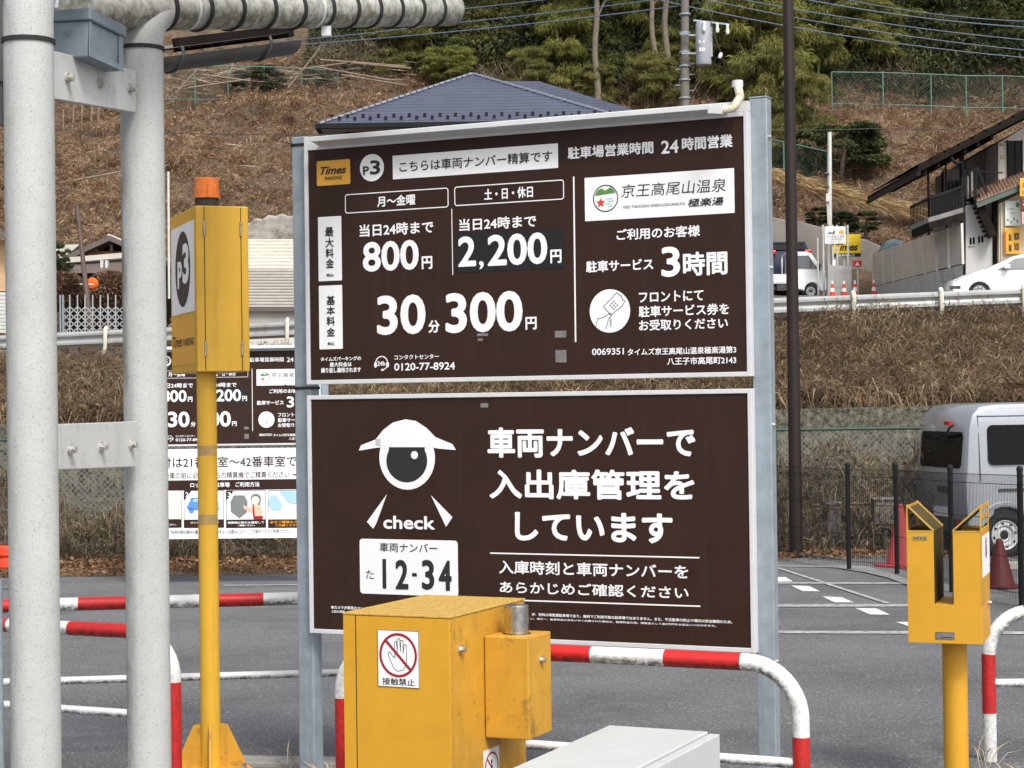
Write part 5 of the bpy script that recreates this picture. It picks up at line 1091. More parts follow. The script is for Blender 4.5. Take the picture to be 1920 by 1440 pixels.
for px in (-60, 204, 540, 900, 1240, 1600, 1764, 1918):
    p = rail_pt(px); m = MB(); m.tube([p + Vector((0, .0, .06)), p + Vector((0, -.10, 0)), p + Vector((0, -.12, -.42)), p + Vector((-.05, -.06, -.62)), p + Vector((-.10, .1, -.85))], .05, 12); GR.part(m, 'post', M['rail_cream'], world=True, smooth=True)

# ================================================================== hill fences, retaining wall, cones and signs on the upper road
def green_fence(pts, d, hpx, label):
    ps = [P(px, py, dd) for (px, py), dd in zip(pts, d)]; T = Thing('hill_fence', ps[0], 0, label, 'fence', 'green fences on the hillside')
    hs = [hpx * dd / F for dd in d]
    for p, hh in zip(ps, hs): m = MB(); m.tube([p - Vector((0,0,.4)), p + Vector((0,0,hh))], .03, 8); T.part(m, 'post', M['green_fence'], world=True)
    m = MB(); m.tube([p + Vector((0,0,hh)) for p, hh in zip(ps, hs)], .025, 8); T.part(m, 'top_rail', M['green_fence'], world=True)
    m = MB(); m.tube([p + Vector((0,0,.05)) for p in ps], .022, 8); T.part(m, 'bottom_rail', M['green_fence'], world=True)
    m = MB()
    for (a, b), (ha, hb) in zip(zip(ps, ps[1:]), zip(hs, hs[1:])):
        L = (b - a).length; k = int(L / .16)
        for i in range(k):
            for sg in (0, 1):
                u0, u1 = i / k, min(1, (i + ha / .16) / k); f = (u1 - u0) * k * .16 / ha
                z0, z1 = (0, f) if sg == 0 else (1, 1 - f)
                A = a.lerp(b, u0) + Vector((0,0,ha*z0)); B = a.lerp(b, u1) + Vector((0,0,ha*z1)); w_ = Vector((0, 0, .006)); m.add([A-w_, A+w_, B+w_, B-w_], [(0,1,2,3)])
            q_ = i / k * 1.0
            if i * .16 < ha:
                for sg in (0, 1):
                    f = i * .16 / ha; u1 = min(1, (ha - i*.16) / L); z0, z1 = (f, f + u1*L/ha) if sg == 0 else (1-f, 1-f-u1*L/ha)
                    A = a + Vector((0,0,ha*z0)); B = a.lerp(b, u1) + Vector((0,0,ha*z1)); w_ = Vector((0,0,.006)); m.add([A-w_, A+w_, B+w_, B-w_], [(0,1,2,3)])
    T.part(m, 'wire_mesh', M['mesh_green'], world=True)
green_fence([(290,187),(366,189),(428,189),(496,190),(566,193),(634,198)], [80]*6, 65, 'green mesh fence across the slope, upper left beyond the beacon')
green_fence([(634,198),(700,200),(765,222),(840,240)], [80.5,80.5,80,79.5], 46, 'green mesh fence stepping down towards the blue roof')
green_fence([(1560,197),(1656,198),(1746,201),(1812,204),(1880,204),(1960,208)], [80]*6, 62, 'green mesh fence high on the slope above the balcony house')
green_fence([(1400,316),(1470,328),(1552,346)], [74,73,72], 62, 'green mesh fence low on the slope beside the dark pole')
# stained concrete retaining wall
def wall_poly(name, pts, d, thick, mm, label, bev=.05):
    ps = [P(px, py, d) for px, py in pts]; m = MB(); m.prism(ps, (0, thick, 0)); return single(m, name, mm, ps[0], label, 'wall', bevel=bev)
wall_poly('retaining_wall', [(1380,600),(1380,402),(1420,405),(1450,407),(1476,413),(1500,415),(1522,421),(1552,430),(1580,436),(1600,445),(1625,449),(1640,456),(1655,462),(1662,472),(1668,560),(1660,600)], 67.2, 1.2, M['concrete'], 'rough grey concrete retaining wall behind the yellow billboard')
wall_poly('block_wall', [(1552,570),(1552,497),(1597,499),(1597,570)], 63.0, .3, mat('pale_block', (.42,.42,.40), .9, 0, .12, 1.5, dirt=((.2,.2,.18),.5,.68,1.2,.7)), 'short pale concrete block wall below the two signs', .01)
wall_poly('pale_rock_wall', [(450,470),(446,424),(458,416),(466,419),(478,408),(492,411),(503,402),(517,405),(528,399),(541,405),(556,402),(575,409),(600,408),(600,470)], 64.5, 2.0, M['pale_concrete'], 'pale sprayed concrete slope above the corrugated shed', .15)
def signboard(name, rect, d, mm, label, cat, t=.06, posts=(), post_top=None, post_bot=600, mp=None, rz=0):
    x0, y0, x1, y1 = rect; a = P(x0, y0, d); b = P(x1, y1, d); T = Thing(name, ((a.x+b.x)/2, d, min(a.z, b.z)), 0, label, cat)
    m = MB(); m.box(a.x, b.x, d, d + t, b.z, a.z); pn = T.part(m, 'panel', mm, world=True, bevel=.015)
    for px in posts:
        q_ = P(px, post_top or y0, d + .09); z0 = zg(q_.x, q_.y); m = MB(); m.tube([(q_.x, d + .09, P(px, post_bot, d).z), (q_.x, d + .09, q_.z)], .035, 10); T.part(m, 'post', mp or M['white_steel'], world=True)
    def T2(s, x0, y0, x1, y1, mi='print_dark', bold=.02, shear=0, lift=.004, nm='lettering'):
        a_ = P(x0, y0, d); b_ = P(x1, y1, d); mm_ = MB(); text(mm_, s, a_.x, a_.z, b_.x, b_.z, d - lift, bold, shear); return T.part(mm_, nm, M[mi], pn, world=True)
    def R2_(x0, y0, x1, y1, mi, nm, lift=.003):
        a_ = P(x0, y0, d); b_ = P(x1, y1, d); mm_ = MB(); mm_.box(a_.x, b_.x, d - lift, d - lift + .002, b_.z, a_.z); return T.part(mm_, nm, M[mi], pn, world=True)
    return T, pn, T2, R2_
T, pn, T2, R2_ = signboard('billboard', (1560,440,1614,475), 65.2, M['vivid_yellow'], 'yellow parking billboard with black slanted lettering', 'sign', .12, (1583,), 475, 560)
T2('Times', 1566, 456, 1609, 470, bold=.04, shear=.35); R2_(1561, 475.5, 1614, 481.5, 'black_film', 'black_strip'); T2('駐車場入口', 1572, 476.5, 1602, 481, 'sign_white', .02, 0, .007, 'strip_lettering')
T, pn, T2, R2_ = signboard('signboard', (1546,425,1586,457), 63.6, M['sign_white'], 'white notice board on pale posts overlapping the yellow billboard', 'sign', .05, (1543,1589,1561,1569), 422, 560)
m = MB(); ps = [P(a, b, 63.596) for a, b in ((1550,439),(1556,434),(1560,436),(1566,430),(1566,439))]; m.add(ps, [tuple(range(5))]); T.part(m, 'hill_mark', M['grey_print'], pn, world=True)
R2_(1573, 432, 1582, 439, 'sign_yellow', 'yellow_mark'); T2('京王高尾山温泉', 1549, 441, 1583, 445.5, 'grey_print', 0); T2('お客様駐車場', 1556, 447, 1579, 450, 'grey_print', 0); T2('ご利用ください', 1553, 451.5, 1579, 454.5, 'grey_print', 0)
T, pn, T2, R2_ = signboard('warning_sign', (1599,488,1616,500), 64.0, M['red_print'], 'small red sign with white triangle on a thin post', 'sign', .03, (1608,), 495, 556)
m = MB(); ps = [P(a, b, 63.996) for a, b in ((1603,498),(1612,498),(1607.5,490.5))]; m.add(ps, [(0,1,2)]); T.part(m, 'triangle', M['sign_white'], pn, world=True)
T, pn, T2, R2_ = signboard('signboard', (1561,487,1567,499), 63.2, M['sign_white'], 'tiny white notice standing on the block wall', 'sign', .03, (1564,), 493, 505)
p = P(1533, 455, 63.8); m = MB(); m.tube([(p.x, p.y, P(1533, 560, 63.8).z), (p.x, p.y, p.z), (p.x, p.y, P(1533, 446, 63.8).z)], [.03, .03, .04], 10); single(m, 'white_pole', M['white_steel'], (p.x, p.y, P(1533, 560, 63.8).z), 'short white pole left of the notice board', 'pole', smooth=True)
for px, py, dd, lab in ((1561, 556, 62.2, 'orange and white cone nearest the white pickup'), (1583, 556, 62.0, 'orange and white cone before the block wall'), (1603, 555, 62.4, 'orange and white cone below the small red sign'), (1639, 554, 62.4, 'orange and white cone standing alone by the taupe fence')):
    p = P(px, py, dd); p.z = max(zg(p.x, p.y), p.z) if False else p.z; cone('traffic_cone', p, .54, .11, M['cone_red'], lab, M['sign_white'], 'cones on the upper road')
p = P(1556, 560, 65.6); LPp = Thing('lamp_pole', p, 0, 'slim pale steel pole with small lamps behind the notice board', 'pole')
m = MB(); m.tube([p, P(1555.5, 248, 65.6)], [.085, .075], 12); sh = LPp.part(m, 'shaft', M['white_steel'], world=True, smooth=True)
for py in (326, 350): m = MB(); q_ = P(1550, py, 65.5); m.tube([q_ + Vector((-.06, 0, .02)), q_ + Vector((.06, 0, 0))], .055, 10); m.bar(q_, P(1556, py, 65.55), .03, .03); LPp.part(m, 'lamp', M['dark_grey'], sh, world=True)
m = MB(); a = P(1548, 363, 65.5); b = P(1555, 378, 65.5); m.box(a.x, b.x, 65.4, 65.55, b.z, a.z); LPp.part(m, 'meter_box', M['white_steel'], sh, world=True)
m = MB(); m.tube([P(1551, 378, 65.5), P(1553, 420, 65.5)], .03, 8); LPp.part(m, 'conduit', M['white_steel'], sh, world=True)
# taupe slat fence on a block base
ft0, ft1, fb0, fb1 = P(1635, 476, 66), P(1803, 420, 56), P(1637, 537, 66), P(1805, 494, 56)
SF = Thing('slat_fence', fb0, 0, 'taupe horizontal slat fence climbing beside the balcony house', 'fence')
px_ = [1635, 1655, 1673, 1692, 1711, 1732, 1754, 1777, 1803]
fr_ = [(x - 1635) / 168 for x in px_]; D_ = lambda f: 1 / ((1-f)/66 + f/56)
pt = lambda f, v: P(1635 + 168*f + 2*v, (476 + (420-476)*f) * (1-v) + (537 + (494-537)*f) * v, D_(f))
for i, f in enumerate(fr_):
    m = MB(); a = pt(f, 0); b = pt(f, 1.02); m.bar(a + Vector((0,-.03,.02)), b + Vector((0,-.03,0)), .07, .06, (0, 1, 0)); SF.part(m, 'post', M['slat_post'], world=True)
for i in range(len(fr_) - 1):
    m = MB(); ns = 15
    for k in range(ns):
        v0, v1 = k / ns, (k + .86) / ns; A, B, C_, E_ = pt(fr_[i], v0), pt(fr_[i+1], v0), pt(fr_[i+1], v1), pt(fr_[i], v1); tl_ = Vector((0, .035, 0)); m.add([A + tl_, B + tl_, C_, E_, A + tl_*2, B + tl_*2, C_ + tl_, E_ + tl_], [(0,1,2,3), (4,7,6,5), (0,4,5,1), (3,2,6,7)])
    SF.part(m, 'slat_panel', M['slat'], world=True)
bm_ = mat('grey_block_base', (.50, .50, .48), .9, 0, .1, 1.5, dirt=((.22, .22, .2), .5, .66, 1.4, .8))
m = MB(); N2 = 12
for i in range(N2):
    f0, f1 = i / N2, (i + 1) / N2; A, B = pt(f0, 1.03), pt(f1, 1.03); m.add([A, B, Vector((B.x, B.y, B.z - 1.6)), Vector((A.x, A.y, A.z - 1.6)), A + Vector((.1,.2,0)), B + Vector((.1,.2,0))], [(0,1,2,3), (0,4,5,1)])
for i in range(9):
    f = i / 9 + .04; A = pt(f, 1.03)
    for r_ in range(5): m.box(A.x + (.35 if r_ % 2 else 0), A.x + .012 + (.35 if r_ % 2 else 0), A.y - .02 - (.4 if r_ % 2 else 0)*.6, A.y + .02, A.z - .2*(r_+1), A.z - .2*r_) if False else None
single(m, 'block_base_wall', bm_, fb0, 'pale stained block wall under the taupe slat fence', 'wall')
m = MB(); ps = [P(*q, 66.6) for q in ((1650,474),(1662,452),(1676,446),(1695,452),(1702,470))]; m.prism(ps, (0, .8, 0)); single(m, 'tarpaulin', M['tarp'], ps[0], 'blue grey tarpaulin heap behind the slat fence', 'tarpaulin', bevel=.15)

# ================================================================== balcony house with shop on the right
HD = 57.5
BH = Thing('balcony_house', P(1800, 560, HD), 0, 'two storey house with black timber balcony over a shop front', 'house')
hb_ = lambda *a: P(*a)
def hbox(m, x0, y0, x1, y1, d0, d1):         # box whose front face fills the given picture rectangle at depth d0
    a = P(x0, y0, d0); b = P(x1, y1, d0); m.box(a.x, b.x, d0, d1, b.z, a.z); return m
def hpoly(m, pts, d0, d1): m.prism([P(x, y, d0) for x, y in pts], (0, d1 - d0, 0)); return m
m = MB(); hpoly(m, [(1872,560),(1872,268),(1925,236),(2080,160),(2080,560)], HD, HD + 6); BH.part(m, 'upper_wall', M['plaster'], world=True)
m = MB(); hpoly(m, [(1812,575),(1812,302),(1871,270),(1871,575)], HD + 1.6, HD + 6); bw_ = BH.part(m, 'recessed_wall', M['house_wall'], world=True)
m = MB(); hpoly(m, [(1811,560),(1811,386),(1829,380),(1861,448),(1861,560)], HD - .3, HD + 1.5); sw = BH.part(m, 'stair_wall', M['white_wall'], world=True)
for x0, x1, y0, y1 in ((1818,1822,446,459),(1824,1828,445,458),(1834,1838,443,456),(1840,1844,442,455)):
    m = MB(); hbox(m, x0, y0, x1, y1, HD - .32, HD - .25); w_ = BH.part(m, 'window', M['car_glass'], sw, world=True)
    m = MB(); hbox(m, x0 - 1, y1 + .3, x1 + 1, y1 + 2, HD - .36, HD - .25); BH.part(m, 'sill', M['white_steel'], w_, world=True)
# roof: slope rising to the right, verge seen from below
e0, e1 = P(1722, 323, HD - 1.5), P(2080, 138, HD - 1.5); m = MB(); dv = Vector((0, 8.0, .0)); th = Vector((0, 0, .16))
m.add([e0, e1, e1 + dv, e0 + dv, e0 + th, e1 + th, e1 + dv + th, e0 + dv + th], [(0,3,2,1),(4,5,6,7),(0,1,5,4),(1,2,6,5),(2,3,7,6),(3,0,4,7)])
for i in range(14):
    p = e0.lerp(e1, i / 14); q_ = e0.lerp(e1, (i + .9) / 14); m.add([p + th, q_ + th, q_ + th + Vector((0,0,.06)), p + th + Vector((0,0,.09)), p + dv + th, q_ + dv + th, q_ + dv + th + Vector((0,0,.06)), p + dv + th + Vector((0,0,.09))], [(0,1,2,3),(3,2,6,7)])
rf = BH.part(m, 'roof', M['dark_wood'], world=True)
m = MB(); m.tube([e0 + Vector((0,-.05,-.04)), e0 + dv + Vector((0,-.05,-.04))], .07, 10); m.tube(fillet([P(1783, 295, HD-1.4), P(1790, 306, HD-1.4), P(1804, 304, HD-1.2), P(1804, 330, HD-1.0), P(1804, 520, HD-1.0)], .12, 4), .05, 8); BH.part(m, 'downpipe', M['black_steel'], rf, world=True)
m = MB()
for i in range(6): a = e0.lerp(e1, .04 + i * .07) + Vector((0, .1, -.09)); m.bar(a, a + Vector((0, 5.0, 0)), .09, .12)
BH.part(m, 'rafter', M['dark_wood'], rf, world=True)
for x0, x1, y0, y1, dd in ((1740.5,1744.5,318,440,HD-1.2),(1774,1777,300,428,HD-1.2),(1801,1811,292,535,HD-1.0),(1862,1874,372,540,HD-.4),(1860,1866,270,350,HD+.9),(1767,1770,322,362,HD+1.2)):
    m = MB(); hbox(m, x0, y0, x1, y1, dd, dd + .18); BH.part(m, 'timber_post', M['dark_wood'], world=True)
# balcony
f0, f1, f2 = P(1741, 417, HD - 1.3), P(1806, 398, HD - 1.3), Vector((0, 2.6, 0))
m = MB(); t_ = Vector((0, 0, .14)); m.add([f0, f1, f1 + f2, f0 + f2, f0 + t_, f1 + t_, f1 + f2 + t_, f0 + f2 + t_], [(0,3,2,1),(4,5,6,7),(0,1,5,4),(1,2,6,5),(2,3,7,6),(3,0,4,7)]); bf = BH.part(m, 'balcony_floor', mat('weathered_deck', (.22,.21,.2), .8, 0, .2, 3), world=True)
m = MB(); m.bar(f0 + Vector((0,-.02,-.12)), f1 + Vector((0,-.02,-.12)), .12, .22); m.bar(f0 + Vector((.1,0,-.12)), f0 + f2 + Vector((.1,0,-.12)), .12, .22); BH.part(m, 'joist', M['dark_wood'], bf, world=True)
m = MB(); r0, r1 = P(1742, 372, HD - 1.25), P(1806, 349, HD - 1.25); m.bar(r0, r1, .06, .08); m.bar(r0, r0 + f2, .06, .08); lo = Vector((0, 0, -.62))
for i in range(25): p = r0.lerp(r1, i / 24); m.bar(p, p + lo, .022, .022, (0, 1, 0))
for i in range(14): p = r0 + f2 * (i / 13); m.bar(p, p + lo, .022, .022, (0, 1, 0))
m.bar(r0 + lo, r1 + lo, .04, .05); BH.part(m, 'balcony_railing', M['black_steel'], bf, world=True)
m = MB(); hbox(m, 1746, 366, 1800, 404, HD + .2, HD + .24); BH.part(m, 'reed_screen', M['dark_wood'], bf, world=True)
m = MB(); hbox(m, 1779, 338, 1800, 398, HD + 1.3, HD + 1.34); BH.part(m, 'sliding_door', M['car_glass'], bw_, world=True)
m = MB(); hbox(m, 1768, 318, 1812, 400, HD + 1.45, HD + 1.55); BH.part(m, 'balcony_wall', M['house_wall'], world=True)
# stair
m = MB(); s0, s1 = P(1829, 366, HD - .8), P(1862, 444, HD - .8); m.bar(s0, s1, .12, .25); st_a = BH.part(m, 'stair_stringer', M['dark_wood'], world=True)
m = MB()
for i in range(9): p = s0.lerp(s1, (i + .5) / 9); m.bar(p + Vector((0, .1, 0)), p + Vector((0, .95, 0)), .25, .05)
BH.part(m, 'stair_tread', M['dark_wood'], st_a, world=True)
m = MB(); m.bar(P(1832, 314, HD - .8), P(1850, 362, HD - .8), .05, .06); m.bar(P(1830, 314, HD - .8), P(1829, 372, HD - .8), .05, .05); m.bar(P(1830, 321, HD-.8), P(1880, 324, HD-.8), .03, .04); m.bar(P(1815, 324, HD-.9), P(1832, 314, HD-.8), .05, .06)
for px in (1836, 1843, 1850, 1857, 1864, 1870): m.bar(P(px, 322, HD-.75), P(px, 348, HD-.75), .02, .02, (0,1,0))
BH.part(m, 'stair_railing', M['black_steel'], st_a, world=True)
m = MB(); hbox(m, 1812, 365, 1870, 378, HD + .9, HD + 1.1); BH.part(m, 'landing', M['dark_wood'], world=True)
m = MB(); hbox(m, 1814, 330, 1817, 384, HD + .3, HD + .5); hbox(m, 1821, 322, 1825, 374, HD + .3, HD + .4); BH.part(m, 'white_post', M['white_steel'], world=True)
# upper windows
for x0, x1, y0, y1 in ((1890, 1917, 264, 332), (1935, 1965, 250, 322)):
    m = MB(); hbox(m, x0, y0, x1, y1, HD - .05, HD + .02); w_ = BH.part(m, 'window', M['car_glass'], world=True); m = MB(); hbox(m, x0 - 1.5, y0 - 2, x0 + 1, y1 + 1, HD - .09, HD + .02); hbox(m, x1 - 1, y0 - 2, x1 + 1.5, y1 + 1, HD - .09, HD + .02); hbox(m, (x0+x1)/2 - 1, y0, (x0+x1)/2 + 2, y1, HD - .08, HD + .02); hbox(m, x0 - 1.5, y1, x1 + 1.5, y1 + 3, HD - .085, HD + .02); BH.part(m, 'frame', M['dark_wood'], w_, world=True)
m = MB(); hbox(m, 1877, 268, 1886, 272, HD - .06, HD); hbox(m, 1877, 291, 1884, 297, HD - .05, HD); BH.part(m, 'wall_vent', M['tan_wood'], world=True)
# shop front with tiled lean-to roof
m = MB(); hpoly(m, [(1873,560),(1873,382),(1925,356),(2080,300),(2080,560)], HD - .62, HD - .02); sf = BH.part(m, 'shop_front', M['shop_cream'], world=True)
t0, t1 = P(1832, 379, HD - 1.1), P(2080, 280, HD - 1.1); up_ = Vector((.12, 1.1, .42)); m = MB(); L_ = (t1 - t0).length; k = 40
for i in range(k):
    p = t0.lerp(t1, i / k); q_ = t0.lerp(t1, (i + 1) / k); md = p.lerp(q_, .5) + Vector((0, 0, .07)); m.add([p, md, q_, p + up_, md + up_, q_ + up_], [(0,1,4,3),(1,2,5,4),(0,2,1)])
BH.part(m, 'tiled_roof', M['rusty_tile'], sf, world=True)
m = MB(); m.bar(t0 + Vector((0,.1,-.09)), t1 + Vector((0,.1,-.09)), .14, .16); BH.part(m, 'eave_beam', mat('green_grey_trim', (.09,.12,.10), .6), sf, world=True)
m = MB(); hbox(m, 1876, 386, 1880, 560, HD - .68, HD - .6); BH.part(m, 'corner_trim', M['plaster'], sf, world=True)
# boards hung on the shop front: each a thing of its own
T, pn, T2, R2_ = signboard('shop_board', (1884,376,1914,423), HD - .75, mat('pale_mint_board', (.68,.74,.69), .5, 0, .04), 'pale shop board with small map marks on the cream wall', 'sign', .06)
T2('お食事処', 1888, 390, 1902, 394, 'grey_print', 0); T2('ご案内', 1892, 398, 1902, 402, 'grey_print', 0)
for i, (x, y) in enumerate(((1888,410),(1894,414),(1900,408),(1906,412))): R2_(x, y, x + 3, y + 5, 'grey_print', 'map_mark')
m = MB(); ps = [P(1908 + 4*math.cos(q), 384 + 5*math.sin(q), HD - .755) for q in np.linspace(0, 2*PI, 17)[:-1]]; m.add(ps, [tuple(range(16))]); T.part(m, 'green_mark', M['green'], pn, world=True)
T, pn, T2, R2_ = signboard('shop_board', (1883,428,1914,476), HD - .76, M['sign_yellow'], 'orange yellow price board beneath the pale shop board', 'sign', .06)
for i, s_ in enumerate(('最大', '料金')): T2(s_, 1891, 438 + i*20, 1897, 452 + i*20, 'print_dark', .02)
for i, s_ in enumerate(('800', '300')): T2(s_, 1901, 436 + i*20, 1911, 450 + i*20, 'print_dark', .02)
R2_(1884, 434, 1887, 474, 'red_print', 'red_strip')
T, pn, T2, R2_ = signboard('shop_board', (1912,334,1960,368), HD - 1.25, M['sign_yellow'], 'yellow shop board under the roof at the right edge', 'sign', .06); T2('駐車場', 1917, 342, 1952, 352, 'red_print', .02); T2('1時間', 1917, 356, 1948, 365, 'print_dark', .02)
T, pn, T2, R2_ = signboard('shop_board', (1914,371,1960,395), HD - 1.25, mat('dark_red_board', (.16,.03,.02), .5), 'dark red shop board between the yellow one and the pink one', 'sign', .06); T2('そば', 1918, 375, 1935, 391, 'sign_white', .02)
T, pn, T2, R2_ = signboard('shop_board', (1916,398,1960,420), HD - 1.25, mat('pink_board', (.72,.42,.42), .5), 'pink shop board lowest in the column at the right edge', 'sign', .06); T2('うどん', 1919, 402, 1945, 416, 'maroon_print', .02)

# ================================================================== house with the blue hipped roof
BR_ = Thing('hip_roof_house', P(880, 330, 66), 0, 'house with dark blue hipped tile roof above the brown sign', 'house')
def tile_mat():
    m = mat('blue_roof_tile', (.062, .070, .105), .45, 0, .12, 1.2); N = m.node_tree.nodes; L = m.node_tree.links; b = N['Principled BSDF']
    src = b.inputs['Base Color'].links[0].from_socket; tc = N.new('ShaderNodeTexCoord'); w = N.new('ShaderNodeTexWave'); w.wave_type = 'BANDS'; w.bands_direction = 'Z'; w.wave_profile = 'SAW'; w.inputs['Scale'].default_value = 2.0; L.new(tc.outputs['Object'], w.inputs['Vector'])
    r = N.new('ShaderNodeMapRange'); r.inputs[1].default_value = 0; r.inputs[2].default_value = .3; r.inputs[3].default_value = .35; r.inputs[4].default_value = 1.2; L.new(w.outputs['Fac'], r.inputs[0])
    mx = N.new('ShaderNodeMix'); mx.data_type = 'RGBA'; mx.blend_type = 'MULTIPLY'; mx.inputs[0].default_value = 1; L.new(src, mx.inputs[6]); L.new(r.outputs[0], mx.inputs[7]); L.new(mx.outputs[2], b.inputs['Base Color']); return m
rt = tile_mat()
eL, eR = P(598, 233, 62), P(1182, 222, 62); eR.z = eL.z; ap = P(886, 139, 67); bk = 72
eLb, eRb = Vector((eL.x, bk, eL.z)), Vector((eR.x, bk, eL.z))
m = MB(); m.add([eL, eR, eRb, eLb, ap], [(0,1,4),(1,2,4),(2,3,4),(3,0,4)]); r1_ = BR_.part(m, 'roof', rt, world=True)
p2a, p2b = P(940, 152, 70.5), P(1010, 152, 70.5); q2 = P(1215, 214, 65.5)
m = MB(); fl2 = Vector((p2a.x - 3, 65.5, q2.z)); m.add([fl2, q2, Vector((q2.x, 75.5, q2.z)), Vector((fl2.x, 75.5, q2.z)), p2a, p2b], [(0,1,5,4),(1,2,5),(2,3,4,5),(3,0,4)]); BR_.part(m, 'roof', rt, world=True)
rcap = mat('ridge_cap', (.30,.32,.38), .5, 0, .1)
m = MB()
for a, b in ((eL, ap), (eR, ap)): 
    for i in range(26): p = a.lerp(b, i/26); q_ = a.lerp(b, (i+.75)/26); m.bar(p + Vector((0,-.02,.04)), q_ + Vector((0,-.02,.04)), .13, .06)
BR_.part(m, 'ridge_cap', rcap, r1_, world=True)
m = MB(); m.bar(eL + Vector((0,-.06,-.07)), eR + Vector((0,-.06,-.07)), .14, .16); m.bar(eL + Vector((-.06,0,-.07)), eLb + Vector((-.06,0,-.07)), .14, .16); BR_.part(m, 'gutter', M['black_steel'], r1_, world=True)
m = MB(); ed = eR - eL
for i in range(38):
    p = eL + ed * ((i + 1.5) / 40); up2 = .35 if i % 2 else .6; sl_ = (ap.z - eL.z) / 5.0; f_ = Vector((0, up2, up2 * sl_ + .04)); m.box(p.x - .05, p.x + .05, p.y + f_.y - .04, p.y + f_.y + .04, p.z + f_.z - .05, p.z + f_.z + .08)
BR_.part(m, 'snow_guard', M['black_steel'], r1_, world=True)
m = MB(); m.box(eL.x + .7, eR.x - .7, 62.8, 71.3, eL.z - 5.5, eL.z - .16); m.box(eR.x - 1.2, q2.x - .7, 66.2, 74.5, eL.z - 5.5, q2.z - .1); wl = BR_.part(m, 'wall', M['house_wall'], world=True)
m = MB(); m.box(eL.x + .05, eR.x - .05, 62.05, 71.9, eL.z - .17, eL.z - .15); BR_.part(m, 'soffit', M['house_wall'], wl, world=True)
a = P(648, 240, 62.7); m = MB(); m.box(a.x, a.x + .5, 62.74, 62.82, a.z - 1.3, a.z); BR_.part(m, 'window', M['car_glass'], wl, world=True)

# ================================================================== buildings behind the white pillars
GH = Thing('gable_house', P(200, 560, 58), 0, 'low old house with brown gable behind the white pillars', 'house')
gd0 = 57.0
m = MB(); hpoly(m, [(124,640),(124,494),(205,452),(286,494),(286,640)], gd0 + 1.0, gd0 + 9); gw = GH.part(m, 'wall', M['dark_wood'], world=True)
m = MB(); hpoly(m, [(116,482),(205,441),(294,482),(294,492),(205,451),(116,492)], gd0, gd0 + 9); rf = GH.part(m, 'roof', M['brown_metal'], world=True)
m = MB(); hpoly(m, [(199,441.5),(205,438.5),(260,461),(260,466),(205,443)], gd0 + .3, gd0 + 9); GH.part(m, 'roof_top', M['cream_metal'], rf, world=True)
m = MB(); hpoly(m, [(146,478),(160,471),(250,471),(262,478)], gd0 + .5, gd0 + .56); GH.part(m, 'gable_board', M['red_wood'], gw, world=True)
m = MB(); hbox(m, 178, 460, 182, 471, gd0+.4, gd0+.6); hbox(m, 206, 457, 211, 471, gd0+.4, gd0+.6); GH.part(m, 'gable_strut', M['house_wall'], gw, world=True)
m = MB(); m.bar(P(124, 488, gd0 - .1), P(290, 474, gd0 - .1), .12, .16); GH.part(m, 'eave_beam', M['cream_metal'], gw, world=True)
m = MB(); m.add([P(122,492,gd0+.2), P(292,480,gd0+.2), P(292,512,gd0-1.2), P(132,512,gd0-1.2)], [(0,1,2,3)]); GH.part(m, 'lean_to_roof', M['brown_metal'], world=True)
for px in (188, 197): m = MB(); hbox(m, px, 488, px + 5, 512, gd0 - .5, gd0 - .3); GH.part(m, 'porch_post', M['white_steel'], world=True)
m = MB(); hpoly(m, [(60,484),(60,462),(104,459),(150,458),(130,474),(118,484)], gd0 + 4, gd0 + 8); GH.part(m, 'rear_roof', M['cream_metal'], world=True)
TH = Thing('siding_house', P(-30, 640, 55), 0, 'tan siding house cut by the left edge of the picture', 'house')
m = MB(); hbox(m, -120, 452, 15, 546, 55, 60); hbox(m, -120, 546, 10, 660, 55.2, 60); TH.part(m, 'wall', M['tan_wood'], world=True)
m = MB(); hpoly(m, [(-120,395),(-10,430),(18,449),(18,456),(-10,437),(-120,402)], 54.4, 60.4); TH.part(m, 'roof', M['brown_metal'], world=True)
m = MB()
for i in range(11): hbox(m, -60, 549 + i*7, 12, 554 + i*7, 54.9, 54.96)
TH.part(m, 'shutter', M['white_steel'], world=True)
m = MB(); q_ = P(10, 488, 54.8); m.tube([q_, q_ + Vector((.1, 0, 0))], .05, 10); TH.part(m, 'wall_lamp', M['tape'], world=True)
SH = Thing('corrugated_shed', P(450, 640, 53), 0, 'beige corrugated roofed shed between the yellow box and the sign', 'shed')
def corr(m, q0, q1, q2, q3, n_):     # corrugated sheet, q0-q1 top, q3-q2 bottom, horizontal ribs
    vs = []
    for i in range(2 * n_ + 1):
        t = i / (2 * n_); off = Vector((0, -.05 if i % 2 else .05, 0)); vs += [q0.lerp(q3, t) + off, q1.lerp(q2, t) + off]
    m.add(vs, [(2*i, 2*i+1, 2*i+3, 2*i+2) for i in range(2 * n_)])
m = MB(); corr(m, P(330,448,57), P(620,448,57), P(620,506,55.4), P(330,506,55.4), 9); SH.part(m, 'upper_roof', M['cream_metal'], world=True)
m = MB(); corr(m, P(330,505,55.3), P(620,505,55.3), P(620,578,53.6), P(330,578,53.6), 13); SH.part(m, 'lower_roof', mat('greyer_roof_metal', (.43,.41,.37), .5, 0, .08, 3), world=True)
m = MB(); m.bar(P(326, 581, 53.5), P(624, 579, 53.5), .12, .12); SH.part(m, 'gutter', M['brown_metal'], world=True)
m = MB(); hbox(m, 336, 582, 616, 660, 53.9, 54.0); SH.part(m, 'wall', M['plaster'], world=True)
LG = Thing('lattice_gate', P(170, 628, 50), 0, 'grey folding lattice gate between the white pillars', 'gate'); lgz = lambda x, y: P(x, y, 50.5)
m = MB()
